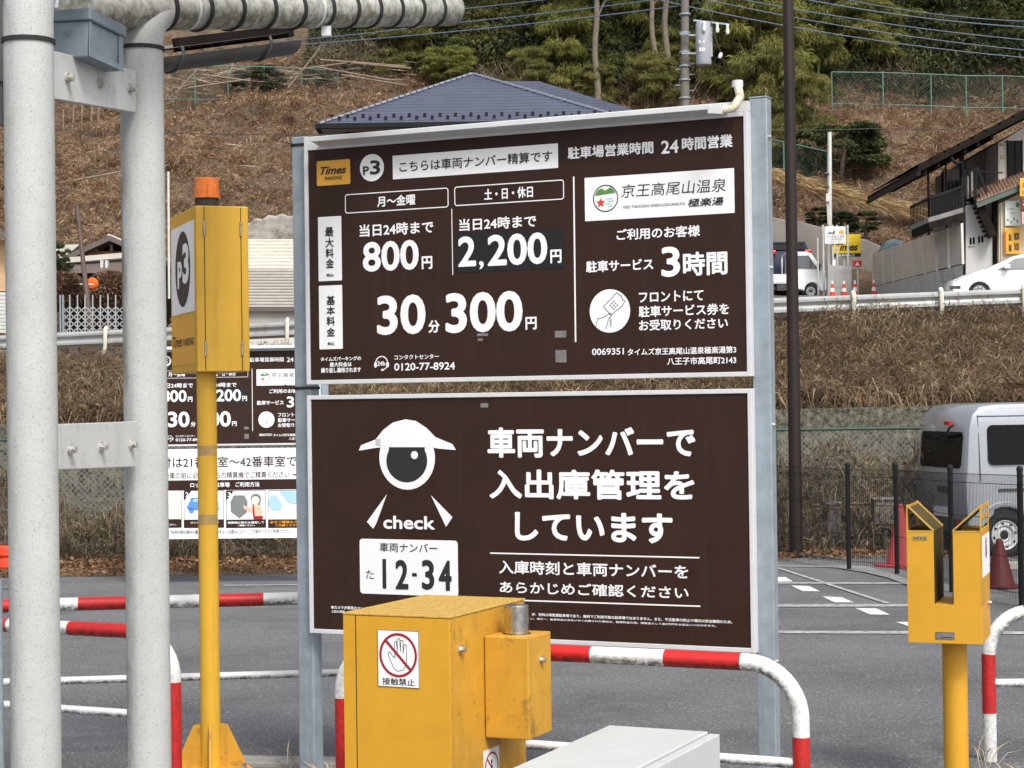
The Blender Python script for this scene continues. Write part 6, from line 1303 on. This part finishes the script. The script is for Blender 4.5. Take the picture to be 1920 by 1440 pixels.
for px in (113, 118): hbox(m, px - 1.5, 553, px + 1.5, 629, 50.4, 50.5)
LG.part(m, 'gate_post', M['galv'], world=True)
m = MB()
for i in range(9): px = 131 + i * 14.3; m.bar(lgz(px, 553), lgz(px, 628), .03, .035, (0, 1, 0))
LG.part(m, 'upright', M['rail_white'], world=True)
m = MB()
for i in range(8):
    px = 117 + i * 14.3
    for k in range(4): 
        y0 = 575 + k * 13; m.bar(lgz(px, y0), lgz(px + 14.3, y0 + 13), .025, .028, (0, 1, 0)); m.bar(lgz(px, y0 + 13), lgz(px + 14.3, y0), .025, .028, (0, 1, 0))
LG.part(m, 'lattice', M['rail_white'], world=True)
for cx, cy, w_, h_, lab in ((118, 545, 82, 66, 'rounded russet hedge bush at the left of the lattice gate'), (206, 545, 84, 70, 'rounded russet hedge bush behind the orange disc')):
    d_ = 53.5; c = P(cx, cy, d_); a = w_ * d_ / F / 2; hh = h_ * d_ / F / 2; k = 9000; v = norm(rng.normal(size=(k, 3))) * rng.uniform(.82, 1, (k, 1)); pos = v * np.array([a, a, hh]) + np.array(c)
    T = Thing('hedge_bush', (c.x, c.y, c.z - hh), 0, lab, 'bush', 'round hedge bushes'); o = leaf_obj('crown', [leaves(pos - np.array(T.o.location), v + rng.normal(size=(k,3))*.5, rng.uniform(.06, .14, k), rng.uniform(.03, .06, k), .1)], M['red_bush'], T.o)
    m = MB(); m.tube([(c.x, c.y, c.z - hh - 1.2), (c.x, c.y, c.z)], .06, 8); T.part(m, 'trunk', M['bark'], world=True)
TM = Thing('traffic_mirror', P(172, 640, 51.5), 0, 'orange round traffic mirror seen from behind', 'mirror'); q_ = P(172, 532, 51.5)
m = MB(); m.tube([q_ + Vector((0, -.05, 0)), q_, q_ + Vector((0, .06, 0))], [.12, .165, .175], 28); dk = TM.part(m, 'disc', M['orange_disc'], world=True, smooth=True)
m = MB(); m.bar(q_ + Vector((-.32,-.02,.0)), q_ + Vector((.05,-.06,-.03)), .04, .04); TM.part(m, 'bracket', M['white_steel'], dk, world=True); m = MB(); p = P(161, 536, 51.4); m.tube([(p.x, p.y, P(161, 640, 51.4).z), (p.x, p.y, p.z + .1)], .03, 8); TM.part(m, 'post', M['brown_pole'], world=True)
m = MB(); m.tube([P(171, 625, 50.9), P(144, 385, 52.0)], [.085, .05], 12); single(m, 'leaning_pole', mat('rusty_pole', (.09,.06,.05), .6, 0, .2, 3), P(171, 625, 50.9), 'leaning rusty brown pole behind the lattice gate', 'pole', smooth=True)
p = P(317, 560, 54); m = MB(); m.tube([p, P(315.5, 322, 54)], .035, 10); single(m, 'thin_pole', M['white_steel'], p, 'thin pale pole between the right white pillar and the yellow box', 'pole', smooth=True)

# ================================================================== utility pole, transformer and wires
UP = Thing('utility_pole', P(1284, 420, 64), 0, 'concrete utility pole with grey transformer above the sign', 'utility pole')
m = MB(); m.tube([P(1285, 520, 64), P(1284, -60, 64)], [.19, .13], 18); sh = UP.part(m, 'shaft', M['pole_concrete'], world=True, smooth=True)
c = P(1319, 82, 63.6); m = MB(); hz_ = 40 * 63.6 / F; rr_ = 14.5 * 63.6 / F; m.tube([c + Vector((0,0,-hz_)), c + Vector((0,0,-hz_*.93)), c + Vector((0,0,hz_*.9)), c + Vector((0,0,hz_))], [rr_*.93, rr_, rr_, rr_*.9], 28); tr = UP.part(m, 'transformer', M['transformer'], world=True, smooth=True)
m = MB(); m.box(c.x + rr_*.72, c.x + rr_*1.1, c.y - rr_*.6, c.y + .1, c.z - hz_*.65, c.z + hz_*.75); UP.part(m, 'cooling_fin', M['transformer'], tr, world=True)
m = MB(); a = P(1309, 92, 63.6); b = P(1320, 99, 63.6); text(m, '50', a.x, a.z, b.x, b.z, c.y - rr_ - .004, .03); a = P(1308, 78, 63.6); b = P(1320, 84, 63.6); text(m, '2-4', a.x, a.z, b.x, b.z, c.y - rr_ - .004, .01); UP.part(m, 'lettering', M['sign_white'], tr, world=True)
for px, py in ((1320, 50), (1345, 52), (1364, 55)):
    q_ = P(px, py, 63.3); m = MB(); m.tube([q_ + Vector((0,0,-.16)), q_ + Vector((0,0,-.1)), q_ + Vector((0,0,-.02)), q_ + Vector((0,0,.03)), q_ + Vector((0,0,.13)), q_ + Vector((0,0,.17))], [.05, .065, .06, .045, .055, .03], 12); UP.part(m, 'insulator', M['porcelain'], world=True, smooth=True)
for a, b in (((1278, 66), (1308, 66)), ((1278, 100), (1308, 100)), ((1275, 63), (1292, 64)), ((1300, 38), (1368, 46))): m = MB(); m.bar(P(*a, 63.7), P(*b, 63.6), .05, .06); UP.part(m, 'bracket', M['galv'], sh, world=True)
m = MB()
for py in (27, 62, 98, 124, 150, 184): m = MB(); q_ = P(1284, py, 64); m.tube([q_ + Vector((0,0,-.025)), q_ + Vector((0,0,.025))], .20, 16); UP.part(m, 'pole_band', M['galv'], sh, world=True)
m = MB()
for k, py in enumerate((120, 130, 140, 160, 170)): q_ = P(1284, py, 64); s_ = -1 if k % 2 else 1; m.bar(q_, q_ + Vector((.32 * s_, -.05, 0)), .025, .025)
UP.part(m, 'step_bolt', M['galv'], sh, world=True)
def wire(pts, ds, r, label, mm='wire', sag=.0):
    ps = [P(x, y, d) for (x, y), d in zip(pts, ds)]; out = []
    for a, b in zip(ps, ps[1:]):
        for i in range(12): t = i / 12; out.append(a.lerp(b, t) - Vector((0, 0, sag * 4 * t * (1 - t))))
    out.append(ps[-1]); m = MB(); m.tube(out, r, 6); return single(m, 'overhead_wire', M[mm], out[0], label, 'wire', 'overhead wires', smooth=True)
wire([(1240,1),(1920,108),(2200,148)], [64,64,64], .019, 'overhead wire leaving the pole to the right, lowest of its bundle', sag=.22)
wire([(1240,-20),(1920,94),(2200,138)], [64.4,64.4,64.4], .019, 'overhead wire leaving the pole to the right, just above the lowest', sag=.22)
wire([(1240,-32),(1920,75),(2200,118)], [64.8,64.8,64.8], .019, 'overhead wire third from the bottom on the right', sag=.2)
wire([(1400,-24),(1920,51),(2200,90)], [65,65,65], .022, 'thin upper overhead wire crossing the trees at far right', sag=.2)
wire([(1500,-20),(1920,40),(2200,76)], [65,65,65], .016, 'thinnest uppermost overhead wire at far right', sag=.2)
wire([(500,88),(1290,9)], [66,64], .019, 'lowest of the three overhead wires left of the utility pole', sag=.12)
wire([(500,88-9),(821,46),(1290,-9)], [66,65.5,64], .017, 'middle one of the three overhead wires left of the utility pole', sag=.05)
wire([(600,52),(845,19),(1290,-36)], [66,65.5,64], .017, 'highest of the three overhead wires left of the utility pole', sag=.05)
wire([(1400,244),(1640,241),(1830,240)], [62,62,62], .014, 'thin dark cable low across the brown slope on the right', 'dark_wire', .03)
wire([(90,243),(320,249),(640,252)], [60,60,60], .014, 'thin dark cable low across the brown slope on the left', 'dark_wire', .03)
wire([(1323,-20),(1338,62),(1352,100),(1374,182)], [63.8,63.3,63.3,63.9], .014, 'thin dropper cable hanging beside the transformer', 'dark_wire', .0)
m = MB(); q_ = P(1351, 104, 63.3); m.tube([q_ + Vector((-.04,0,-.09)), q_ + Vector((0,0,0)), q_ + Vector((.03,0,.09))], [.05,.075,.05], 12); single(m, 'cable_insulator', M['porcelain'], q_, 'white insulator on the dropper cable right of the transformer', 'insulator', smooth=True)

# ================================================================== hillside growth
n = 190000
bld = lambda xy: ~((xy[:,0] > -7) & (xy[:,0] < 4.8) & (xy[:,1] < 76) & (xy[:,1] > 60)) | (xy[:, 0] < -6.8) | (xy[:, 0] > 4.6)
def fk(xy): return (xy[:, 1] > np.where(xy[:, 0] > 6, 67.4, 60)) & bld(xy)
o = leaf_obj('dead_ferns', [tussocks(1500, 38, -24, 26, 60, 84, (.25, .7), (.016, .04), keep=fk), tussocks(500, 60, -24, 26, 60, 84, (.5, 1.1), (.018, .04), keep=lambda q: fk(q) & (np.sin(q[:,1]*1.4 + np.sin(q[:,0]*.4)) > .1), tilt=-.7, spread=.6), scatter(n, -24, 26, 60, 85, (.14, .5), (.016, .05), .45, .4, -.03, .3, keep=fk)], M['fern']); tag(o, 'brown dead ferns and grass covering the hillside', 'dead ferns', None, 'stuff')
def gk(xy): return fk(xy) & (np.sin(xy[:,0]*.55+.5) + np.sin(xy[:,1]*.8+xy[:,0]*.4) + rng.normal(size=len(xy))*.4 > 1.0)
o = leaf_obj('green_weeds', [scatter(40000, -24, 26, 60, 86, (.12, .34), (.018, .045), .6, .4, 0, .32, keep=gk)], M['fern_green']); tag(o, 'olive weeds in patches on the brown hillside', 'weeds', None, 'stuff')
# straw heap: cut bamboo laid along the slope on the right
k = 1500; t = rng.uniform(0, 1, k); ln_ = np.array([P(1440, 318, 71)]); a_ = np.array(P(1430, 322, 71.5)); b_ = np.array(P(1725, 402, 69.5)); pos = a_ + (b_ - a_) * t[:, None] + rng.normal(size=(k, 3)) * np.array([.12, .2, .07]) + np.array([0, 0, .12]) * np.sign(rng.normal(size=(k, 1))); d_ = (b_ - a_) / np.linalg.norm(b_ - a_) + rng.normal(size=(k, 3)) * .22
o = leaf_obj('cut_bamboo_heap', [leaves(pos, d_, rng.uniform(.3, 1.1, k), rng.uniform(.015, .035, k), .08)], M['straw']); tag(o, 'heap of cut dry bamboo lying along the slope', 'bamboo heap', None, 'stuff')
# fallen poles and stakes on the left slope
logs = [((660,118),(770,128)), ((590,125),(730,150)), ((640,140),(760,160)), ((380,140),(470,152)), ((560,70+60),(650,118)), ((330,175),(372,128)), ((540,165),(600,90)), ((100,345),(228,322)), ((352,165),(470,148)), ((600,112),(760,124))]
T = None
for i, (a, b) in enumerate(logs):
    pa, pb_ = P(*a, 79.4 if a[1] < 200 else 71), P(*b, 79.4 if a[1] < 200 else 71)
    m = MB(); m.tube([pa, pb_], .04, 7); single(m, 'fallen_pole', M['dead_wood'], pa, 'grey weathered pole lying on the upper left slope', 'log', 'fallen poles on the slope')
for px, y0, y1 in ((118,250,205),(137,248,196),(153,243,195),(171,238,196),(184,232,200),(575,205,172),(1685,395,370),(1666,440,420)):
    dd = 78 if y1 < 300 else 70; m = MB(); m.tube([P(px, y0, dd), P(px + 1, y1, dd)], .038, 7); single(m, 'wooden_stake', M['dead_wood'], P(px, y0, dd), 'short pale wooden stake standing in the brown slope', 'stake', 'stakes on the slope')
# bare brush
k = 5000; cx = [(1330,150,300,60,80.5), (930,160,120,40,81), (1600,300,150,40,74), (650,110,140,40,81), (1640,150,150,40,82)]
parts_ = []
for x0, y0, w_, h_, dd in cx:
    kk = 900; px = rng.uniform(x0 - w_/2, x0 + w_/2, kk); py = rng.uniform(y0 - h_/2, y0 + h_, kk); pos = np.array([P(a, b, dd + rng.uniform(-1, 1)) for a, b in zip(px, py)]); parts_.append(leaves(pos, rng.normal(size=(kk, 3)) * np.array([.7, .4, .5]) + np.array([0, 0, .8]), rng.uniform(.4, 1.3, kk), rng.uniform(.015, .035, kk), .1))
kk = 420; px = rng.uniform(320, 770, kk); py = rng.uniform(95, 192, kk); pos = np.array([P(a, b, 80.2) for a, b in zip(px, py)]); pos[:, 2] = G(pos[:, 0], pos[:, 1] + (192 - py) * .02) + .08 + rng.uniform(0, .9, kk) ** 3; pos[:, 1] += (192 - py) * .02
st_k = leaves(pos, rng.normal(size=(kk, 3)) * np.array([1, .25, .16]) + np.array([.2, 0, 0]), rng.uniform(.5, 1.9, kk), rng.uniform(.025, .06, kk), .02)
kk = 260; px = rng.uniform(-23, 26, kk); py = rng.uniform(61, 79, kk); kq = fk(np.column_stack([px, py])); px, py = px[kq], py[kq]; kk = len(px); pos = np.column_stack([px, py, G(px, py) + .22])
st_2 = leaves(pos, rng.normal(size=(kk, 3)) * np.array([1, .4, .25]) + np.array([.4, 0, .1]), rng.uniform(.4, 1.6, kk), rng.uniform(.02, .045, kk), .05)
o = leaf_obj('fallen_sticks', [st_k, st_2], M['stick']); tag(o, 'bleached sticks and cut branches strewn over the slope', 'sticks', None, 'stuff')
o = leaf_obj('bare_brush', parts_, M['twig']); tag(o, 'bare brown twigs and brush at the edge of the wood', 'brush', None, 'stuff')

# ---- crowns
def crown_plume(nl, seed, lumps, spread=1.0, leaf=(.14, .34), wid=(.025, .06)):
    """feathery mound: flattened lumps with drooping leaves; unit: radius about 1, height 2, base at z=0"""
    r = np.random.default_rng(seed); P_ = []; D_ = []
    for i in range(lumps):
        z = r.uniform(.15, 1.0) ** .8; rad_ = (1 - (z - .35) ** 2 * 1.6) ** .5 if abs(z - .35) < .78 else .2
        a = r.uniform(0, 2*PI); q = rad_ * r.uniform(.25, 1.0) ** .6; c = np.array([q*math.cos(a)*spread, q*math.sin(a)*spread, z * 2 - .1]); s = r.uniform(.17, .36)
        k = nl // lumps; v = norm(r.normal(size=(k, 3))); v[:, 2] = np.abs(v[:, 2]) * r.uniform(.3, 1, k) ; v *= r.uniform(.55, 1.05, (k, 1)); P_.append(c + v * np.array([s, s, s * .8]))
        out = np.array([math.cos(a), math.sin(a), 0]) * .5; D_.append(v * np.array([1, 1, .4]) + out + np.array([0, 0, -.25]) + r.normal(size=(k, 3)) * .35)
    P_ = np.concatenate(P_); D_ = np.concatenate(D_); k = len(P_); return P_, D_, r.uniform(*leaf, k), r.uniform(*wid, k), r
BASE = {}
for i in range(4): BASE['b%d' % i] = crown_plume(21000, 20 + i, 54, leaf=(.08, .18), wid=(.011, .023))
for i in range(2): BASE['d%d' % i] = crown_plume(11000, 40 + i, 30, leaf=(.07, .15), wid=(.03, .06))
MESH = {}
def crown_mesh(kind, mname, sx, sz):
    key = (kind, mname)
    if key not in MESH:
        p, d, l, w_, r = BASE[kind]; V, Fq = leaves(p, d, l, w_, .3, r); MESH[key] = raw_mesh('crown', V, Fq, M[mname])
    return MESH[key]
def tree(name, px, py, w_, h_, d, kind, mname, label, cat, group, trunk='culm'):
    """picture box centre, width and height at depth d -> a tree standing on the hill there"""
    c = P(px, py, d); a = w_ * d / F / 2; hh = h_ * d / F; gz = min(zg(c.x, d), c.z - hh/2) - .1
    T = Thing(name, (c.x, c.y, gz), rng.uniform(0, 6.28), label, cat, group)
    o = bpy.data.objects.new('crown', crown_mesh(kind, mname, a, hh)); COL.objects.link(o); o.parent = T.o; o.location = (0, 0, c.z - hh/2 - gz); o.scale = (a, a, hh / 2)
    m = MB(); ht = c.z - gz + hh * .25
    for i in range(4 if trunk == 'culm' else 1):
        q = rng.normal(size=2) * (.22 * a if trunk == 'culm' else 0); e = rng.normal(size=2) * .3 * a; r_ = .035 if trunk == 'culm' else .10
        m.tube([(q[0], q[1], 0), (q[0] + e[0]*.3, q[1] + e[1]*.3, ht*.5), (q[0] + e[0], q[1] + e[1], ht)], [r_, r_*.8, r_*.4], 8)
    T.part(m, 'culm' if trunk == 'culm' else 'trunk', M[trunk]); return T
GB_ = 'bamboo clumps on the hill'; GS_ = 'evergreens on the hill'
BT = [(1062,118,128,150,82,'b0','leaf_bright','bright bamboo clump above the right slope of the blue roof'),
 (1190,105,140,150,83,'b1','leaf_bright','bright bamboo clump between the two bare trunks'),
 (1218,165,100,90,80,'b2','leaf_bamboo','low bamboo clump just left of the utility pole foot'),
 (842,130,100,60,80.5,'b3','leaf_bright','small bright shrub touching the left slope of the blue roof'),
 (772,85,140,140,82,'b1','leaf_bamboo','olive bamboo clump beside the fallen poles'),
 (925,28,150,110,86,'b2','leaf_bamboo','high bamboo clump above the roof peak'),
 (1075,15,140,110,88,'b0','leaf_bamboo','high bamboo clump left of the tall bare trunk'),
 (1415,115,190,200,80,'b3','leaf_bright','large feathery bamboo right of the transformer'),
 (1452,225,130,170,78,'b0','leaf_bamboo','drooping bamboo just behind the right sign post'),
 (1570,75,200,150,83,'b1','leaf_bamboo','wide bamboo plume right of the dark pole'),
 (1650,30,150,110,86,'b2','leaf_bamboo','bamboo plume in the upper right under the wires'),
 (1830,35,190,110,86,'b3','leaf_bright','bright bamboo plume in the top right corner'),
 (1750,60,120,90,88,'b0','leaf_bamboo','dim bamboo plume behind the right hill fence'),
 (1380,20,170,110,86,'b1','leaf_bamboo','bamboo top right of the utility pole head'),
 (1010,60,120,120,87,'b3','leaf_bamboo','dusky bamboo behind the bright clump'),
 (690,30,150,110,87,'b2','leaf_bamboo','bamboo top right of the ribbed beam end'),
 (1530,150,130,130,81,'b2','leaf_bamboo','low spreading bamboo behind the dark pole'),
 (830,50,130,110,86,'b0','leaf_bamboo','olive bamboo below the wires left of the roof peak'),
 (1240,40,130,110,86,'b3','leaf_bamboo','bamboo crown beside the utility pole head'),
 (1900,110,130,90,86,'b1','leaf_bamboo','bamboo at the far right above the fence end'),
 (1130,70,130,150,84,'b2','leaf_bamboo','bamboo directly behind the tall pale trunk'),
 (990,150,90,80,80.8,'b1','leaf_bamboo','low bamboo touching the rear right slope of the blue roof'),
 (1340,150,120,110,81,'b2','leaf_bamboo','bamboo filling the gap right below the transformer'),
 (1290,70,120,130,85,'b0','leaf_bamboo','bamboo directly behind the utility pole'),
 (1480,70,150,150,83,'b2','leaf_bright','bright bamboo crossed by the dark street pole'),
 (1120,170,80,70,80.5,'b3','leaf_bamboo','small bamboo tuft at the foot of the tall pale trunk'),
 (880,90,120,100,83,'b1','leaf_bamboo','olive bamboo rising behind the roof peak'),
 (1050,60,170,130,84,'b2','leaf_bright','broad bright bamboo behind the first bright clump'),
 (1160,30,150,110,85,'b1','leaf_bright','high bright bamboo right of the tall pale trunk'),
 (960,70,140,130,84,'b3','leaf_bamboo','olive bamboo above the ridge of the blue roof'),
 (1420,40,160,120,84,'b2','leaf_bright','bright bamboo above the large feathery one'),
 (1620,95,170,120,83,'b0','leaf_bright','bright bamboo leaning over the hill fence'),
 (1720,30,170,110,85,'b1','leaf_bright','bright bamboo between the two upper right plumes'),
 (1790,90,150,90,84,'b2','leaf_bamboo','low bamboo just behind the right hill fence'),
 (1880,60,160,100,84,'b0','leaf_bamboo','bamboo under the wires at the far right'),
 (1540,20,150,100,85,'b3','leaf_bamboo','bamboo at the top edge right of the dark pole'),
 (800,30,150,110,84,'b2','leaf_bamboo','olive bamboo at the end of the ribbed beam'),
 (730,110,110,90,81.5,'b3','leaf_bamboo','dull bamboo behind the stepped hill fence'),
 (1270,130,100,100,82,'b1','leaf_bamboo','bamboo at the left foot of the utility pole'),
 (1400,200,120,90,80,'b2','leaf_bamboo','low bamboo tuft right above the sign hood end'),
 (1508,215,110,110,77.5,'b3','leaf_bamboo','bamboo leaning past the right side of the dark street pole'),
 (1455,290,90,90,75,'b2','leaf_bamboo','lowest dim bamboo between the sign post and the dark street pole')]
for b_ in BT: tree('bamboo', b_[0], b_[1] - b_[3] * .1, b_[2] * .95, b_[3] * 1.3, *b_[4:7], b_[7], 'bamboo', GB_)
DT = [(1575,285,150,120,73,'d0','leaf_dark','dark evergreen shrub on the slope beside the pale lamp pole'),
 (487,152,90,60,80.6,'d1','leaf_forest','dark shrub behind the left hill fence'),
 (1580,416,52,40,68.5,'d0','leaf_dark','small dark shrub on the retaining wall left of the yellow billboard'),
 (1622,420,60,44,68.5,'d1','leaf_dark','small dark shrub on the retaining wall right of the pale lamp pole'),
 (1535,408,54,38,68.5,'d1','leaf_dark','small dark shrub on the retaining wall nearest the dark pole'),
 (112,490,40,70,56,'d1','leaf_dark','small green tree beside the old gable house'),
 (1600,150,150,90,84,'d1','leaf_dark','dark evergreen at the left end of the right hill fence'),
 (950,110,110,130,86,'d0','leaf_dark','dark evergreen behind the blue roof peak'),
 (1490,300,80,120,74,'d1','leaf_dark','dark shrub behind the dark street pole')]
for b_ in DT: tree('evergreen', *b_[:7], b_[7], 'tree', GS_, 'bark')
# tall bare trunks
for (x0, x1, y0, w_, dd, lab) in ((1119,1115,190,12.5,79.8,'tall pale bare trunk right of the roof peak'), (1232,1210,140,11,79.9,'leaning pale trunk left of the utility pole'), (1250,1246,145,13,80.2,'straight pale trunk touching the utility pole')):
    T = Thing('tall_tree', P(x0, y0, dd), 0, lab, 'tree', 'tall bare trunked trees'); a = P(x0, y0 + 12, dd); b = P(x1, -130, dd); r_ = w_ * dd / F / 2
    m = MB(); pts = [a.lerp(b, i/10) + Vector((math.sin(i*1.3+x0)*.06, 0, 0)) for i in range(11)]; m.tube(pts, [r_*(1.25 if i == 0 else 1 - .03*i) for i in range(11)], 14); T.part(m, 'trunk', M['bark_pale'], world=True, smooth=True)
    m = MB()
    for k in range(5): p = pts[5 + k]; q_ = p + Vector((rng.uniform(-1.2, 1.2), rng.uniform(-.8, .8), rng.uniform(.5, 1.4))); m.tube([p, p.lerp(q_, .5) + Vector((0, 0, .1)), q_], [.05, .035, .015], 7)
    T.part(m, 'branch', M['bark_pale'], world=True)
    o = bpy.data.objects.new('crown', crown_mesh('d0', 'leaf_dark', 1, 1)); COL.objects.link(o); o.parent = T.o; o.location = T.loc(b); o.scale = (1.8, 1.8, 1.4)
# thin dark stems inside the wood
for i in range(34):
    px = rng.uniform(560, 1900); dd = rng.uniform(85, 91); py = rng.uniform(60, 150); a = P(px, py + 60, dd); b = P(px + rng.uniform(-12, 12), -60, dd); m = MB(); m.tube([a, a.lerp(b, .5) + Vector((rng.uniform(-.1,.1), 0, 0)), b], [.07, .055, .04], 7)
    single(m, 'tree_trunk', M['bark'], a, 'slender dark trunk deep in the shade of the wood', 'tree trunk', 'slender trunks in the wood')
# the wood itself reads as one mass
k = 150000; x_ = rng.uniform(-9, 27, k); y_ = rng.uniform(81.2, 94, k); lump = np.sin(x_*1.1) * np.sin(y_*.9 + x_*.3) * 2.0 + np.sin(x_*2.9+1) * .8
edge_ = np.clip((x_ + 9) / 4.5, .12, 1) * np.clip((y_ - 80.4) / 2.5, .3, 1); hgt = (.05 + .95 * rng.uniform(0, 1, k) ** .8) * (5.5 + lump) * edge_; pos = np.column_stack([x_, y_, G(x_, y_) + hgt])
o = leaf_obj('forest', [leaves(pos, rng.normal(size=(k, 3)) * np.array([1, 1, .5]) + np.array([0, -.3, -.2]), rng.uniform(.16, .42, k), rng.uniform(.05, .12, k), .3)], M['leaf_forest']); tag(o, 'dark evergreen wood filling the hilltop', 'forest', None, 'stuff')

# ================================================================== dry weed tufts near the camera
def tuft(px, d, h_, k, label):
    p = P(px, 1400, d); T = np.array([p.x, d, .3]); a = rng.uniform(0, 2*PI, k); dr = np.column_stack([np.cos(a), np.sin(a), rng.uniform(.8, 2.4, k)]); pos = np.column_stack([rng.normal(size=k)*.03, rng.normal(size=k)*.03, np.zeros(k)])
    o = leaf_obj('dry_weed', [leaves(pos, dr, rng.uniform(.5, 1, k) * h_, rng.uniform(.004, .009, k), .35)], M['tuft']); o.location = T; tag(o, label, 'weed', 'dry weeds near the camera')
tuft(612, 7.75, .26, 60, 'pale dry weed clump at the foot of the left sign post')
tuft(548, 8.2, .22, 10, 'sparse dry stalks left of the left sign post')
tuft(1735, 7.4, .30, 14, 'thin dry stalks left of the yellow arm rest post')
tuft(1832, 7.9, .34, 16, 'thin dry stalks between arm rest post and right guard pipe')
tuft(1905, 7.6, .28, 16, 'thin dry stalks at the right edge by the guard pipe')
bpy.data.objects.remove(_fo)
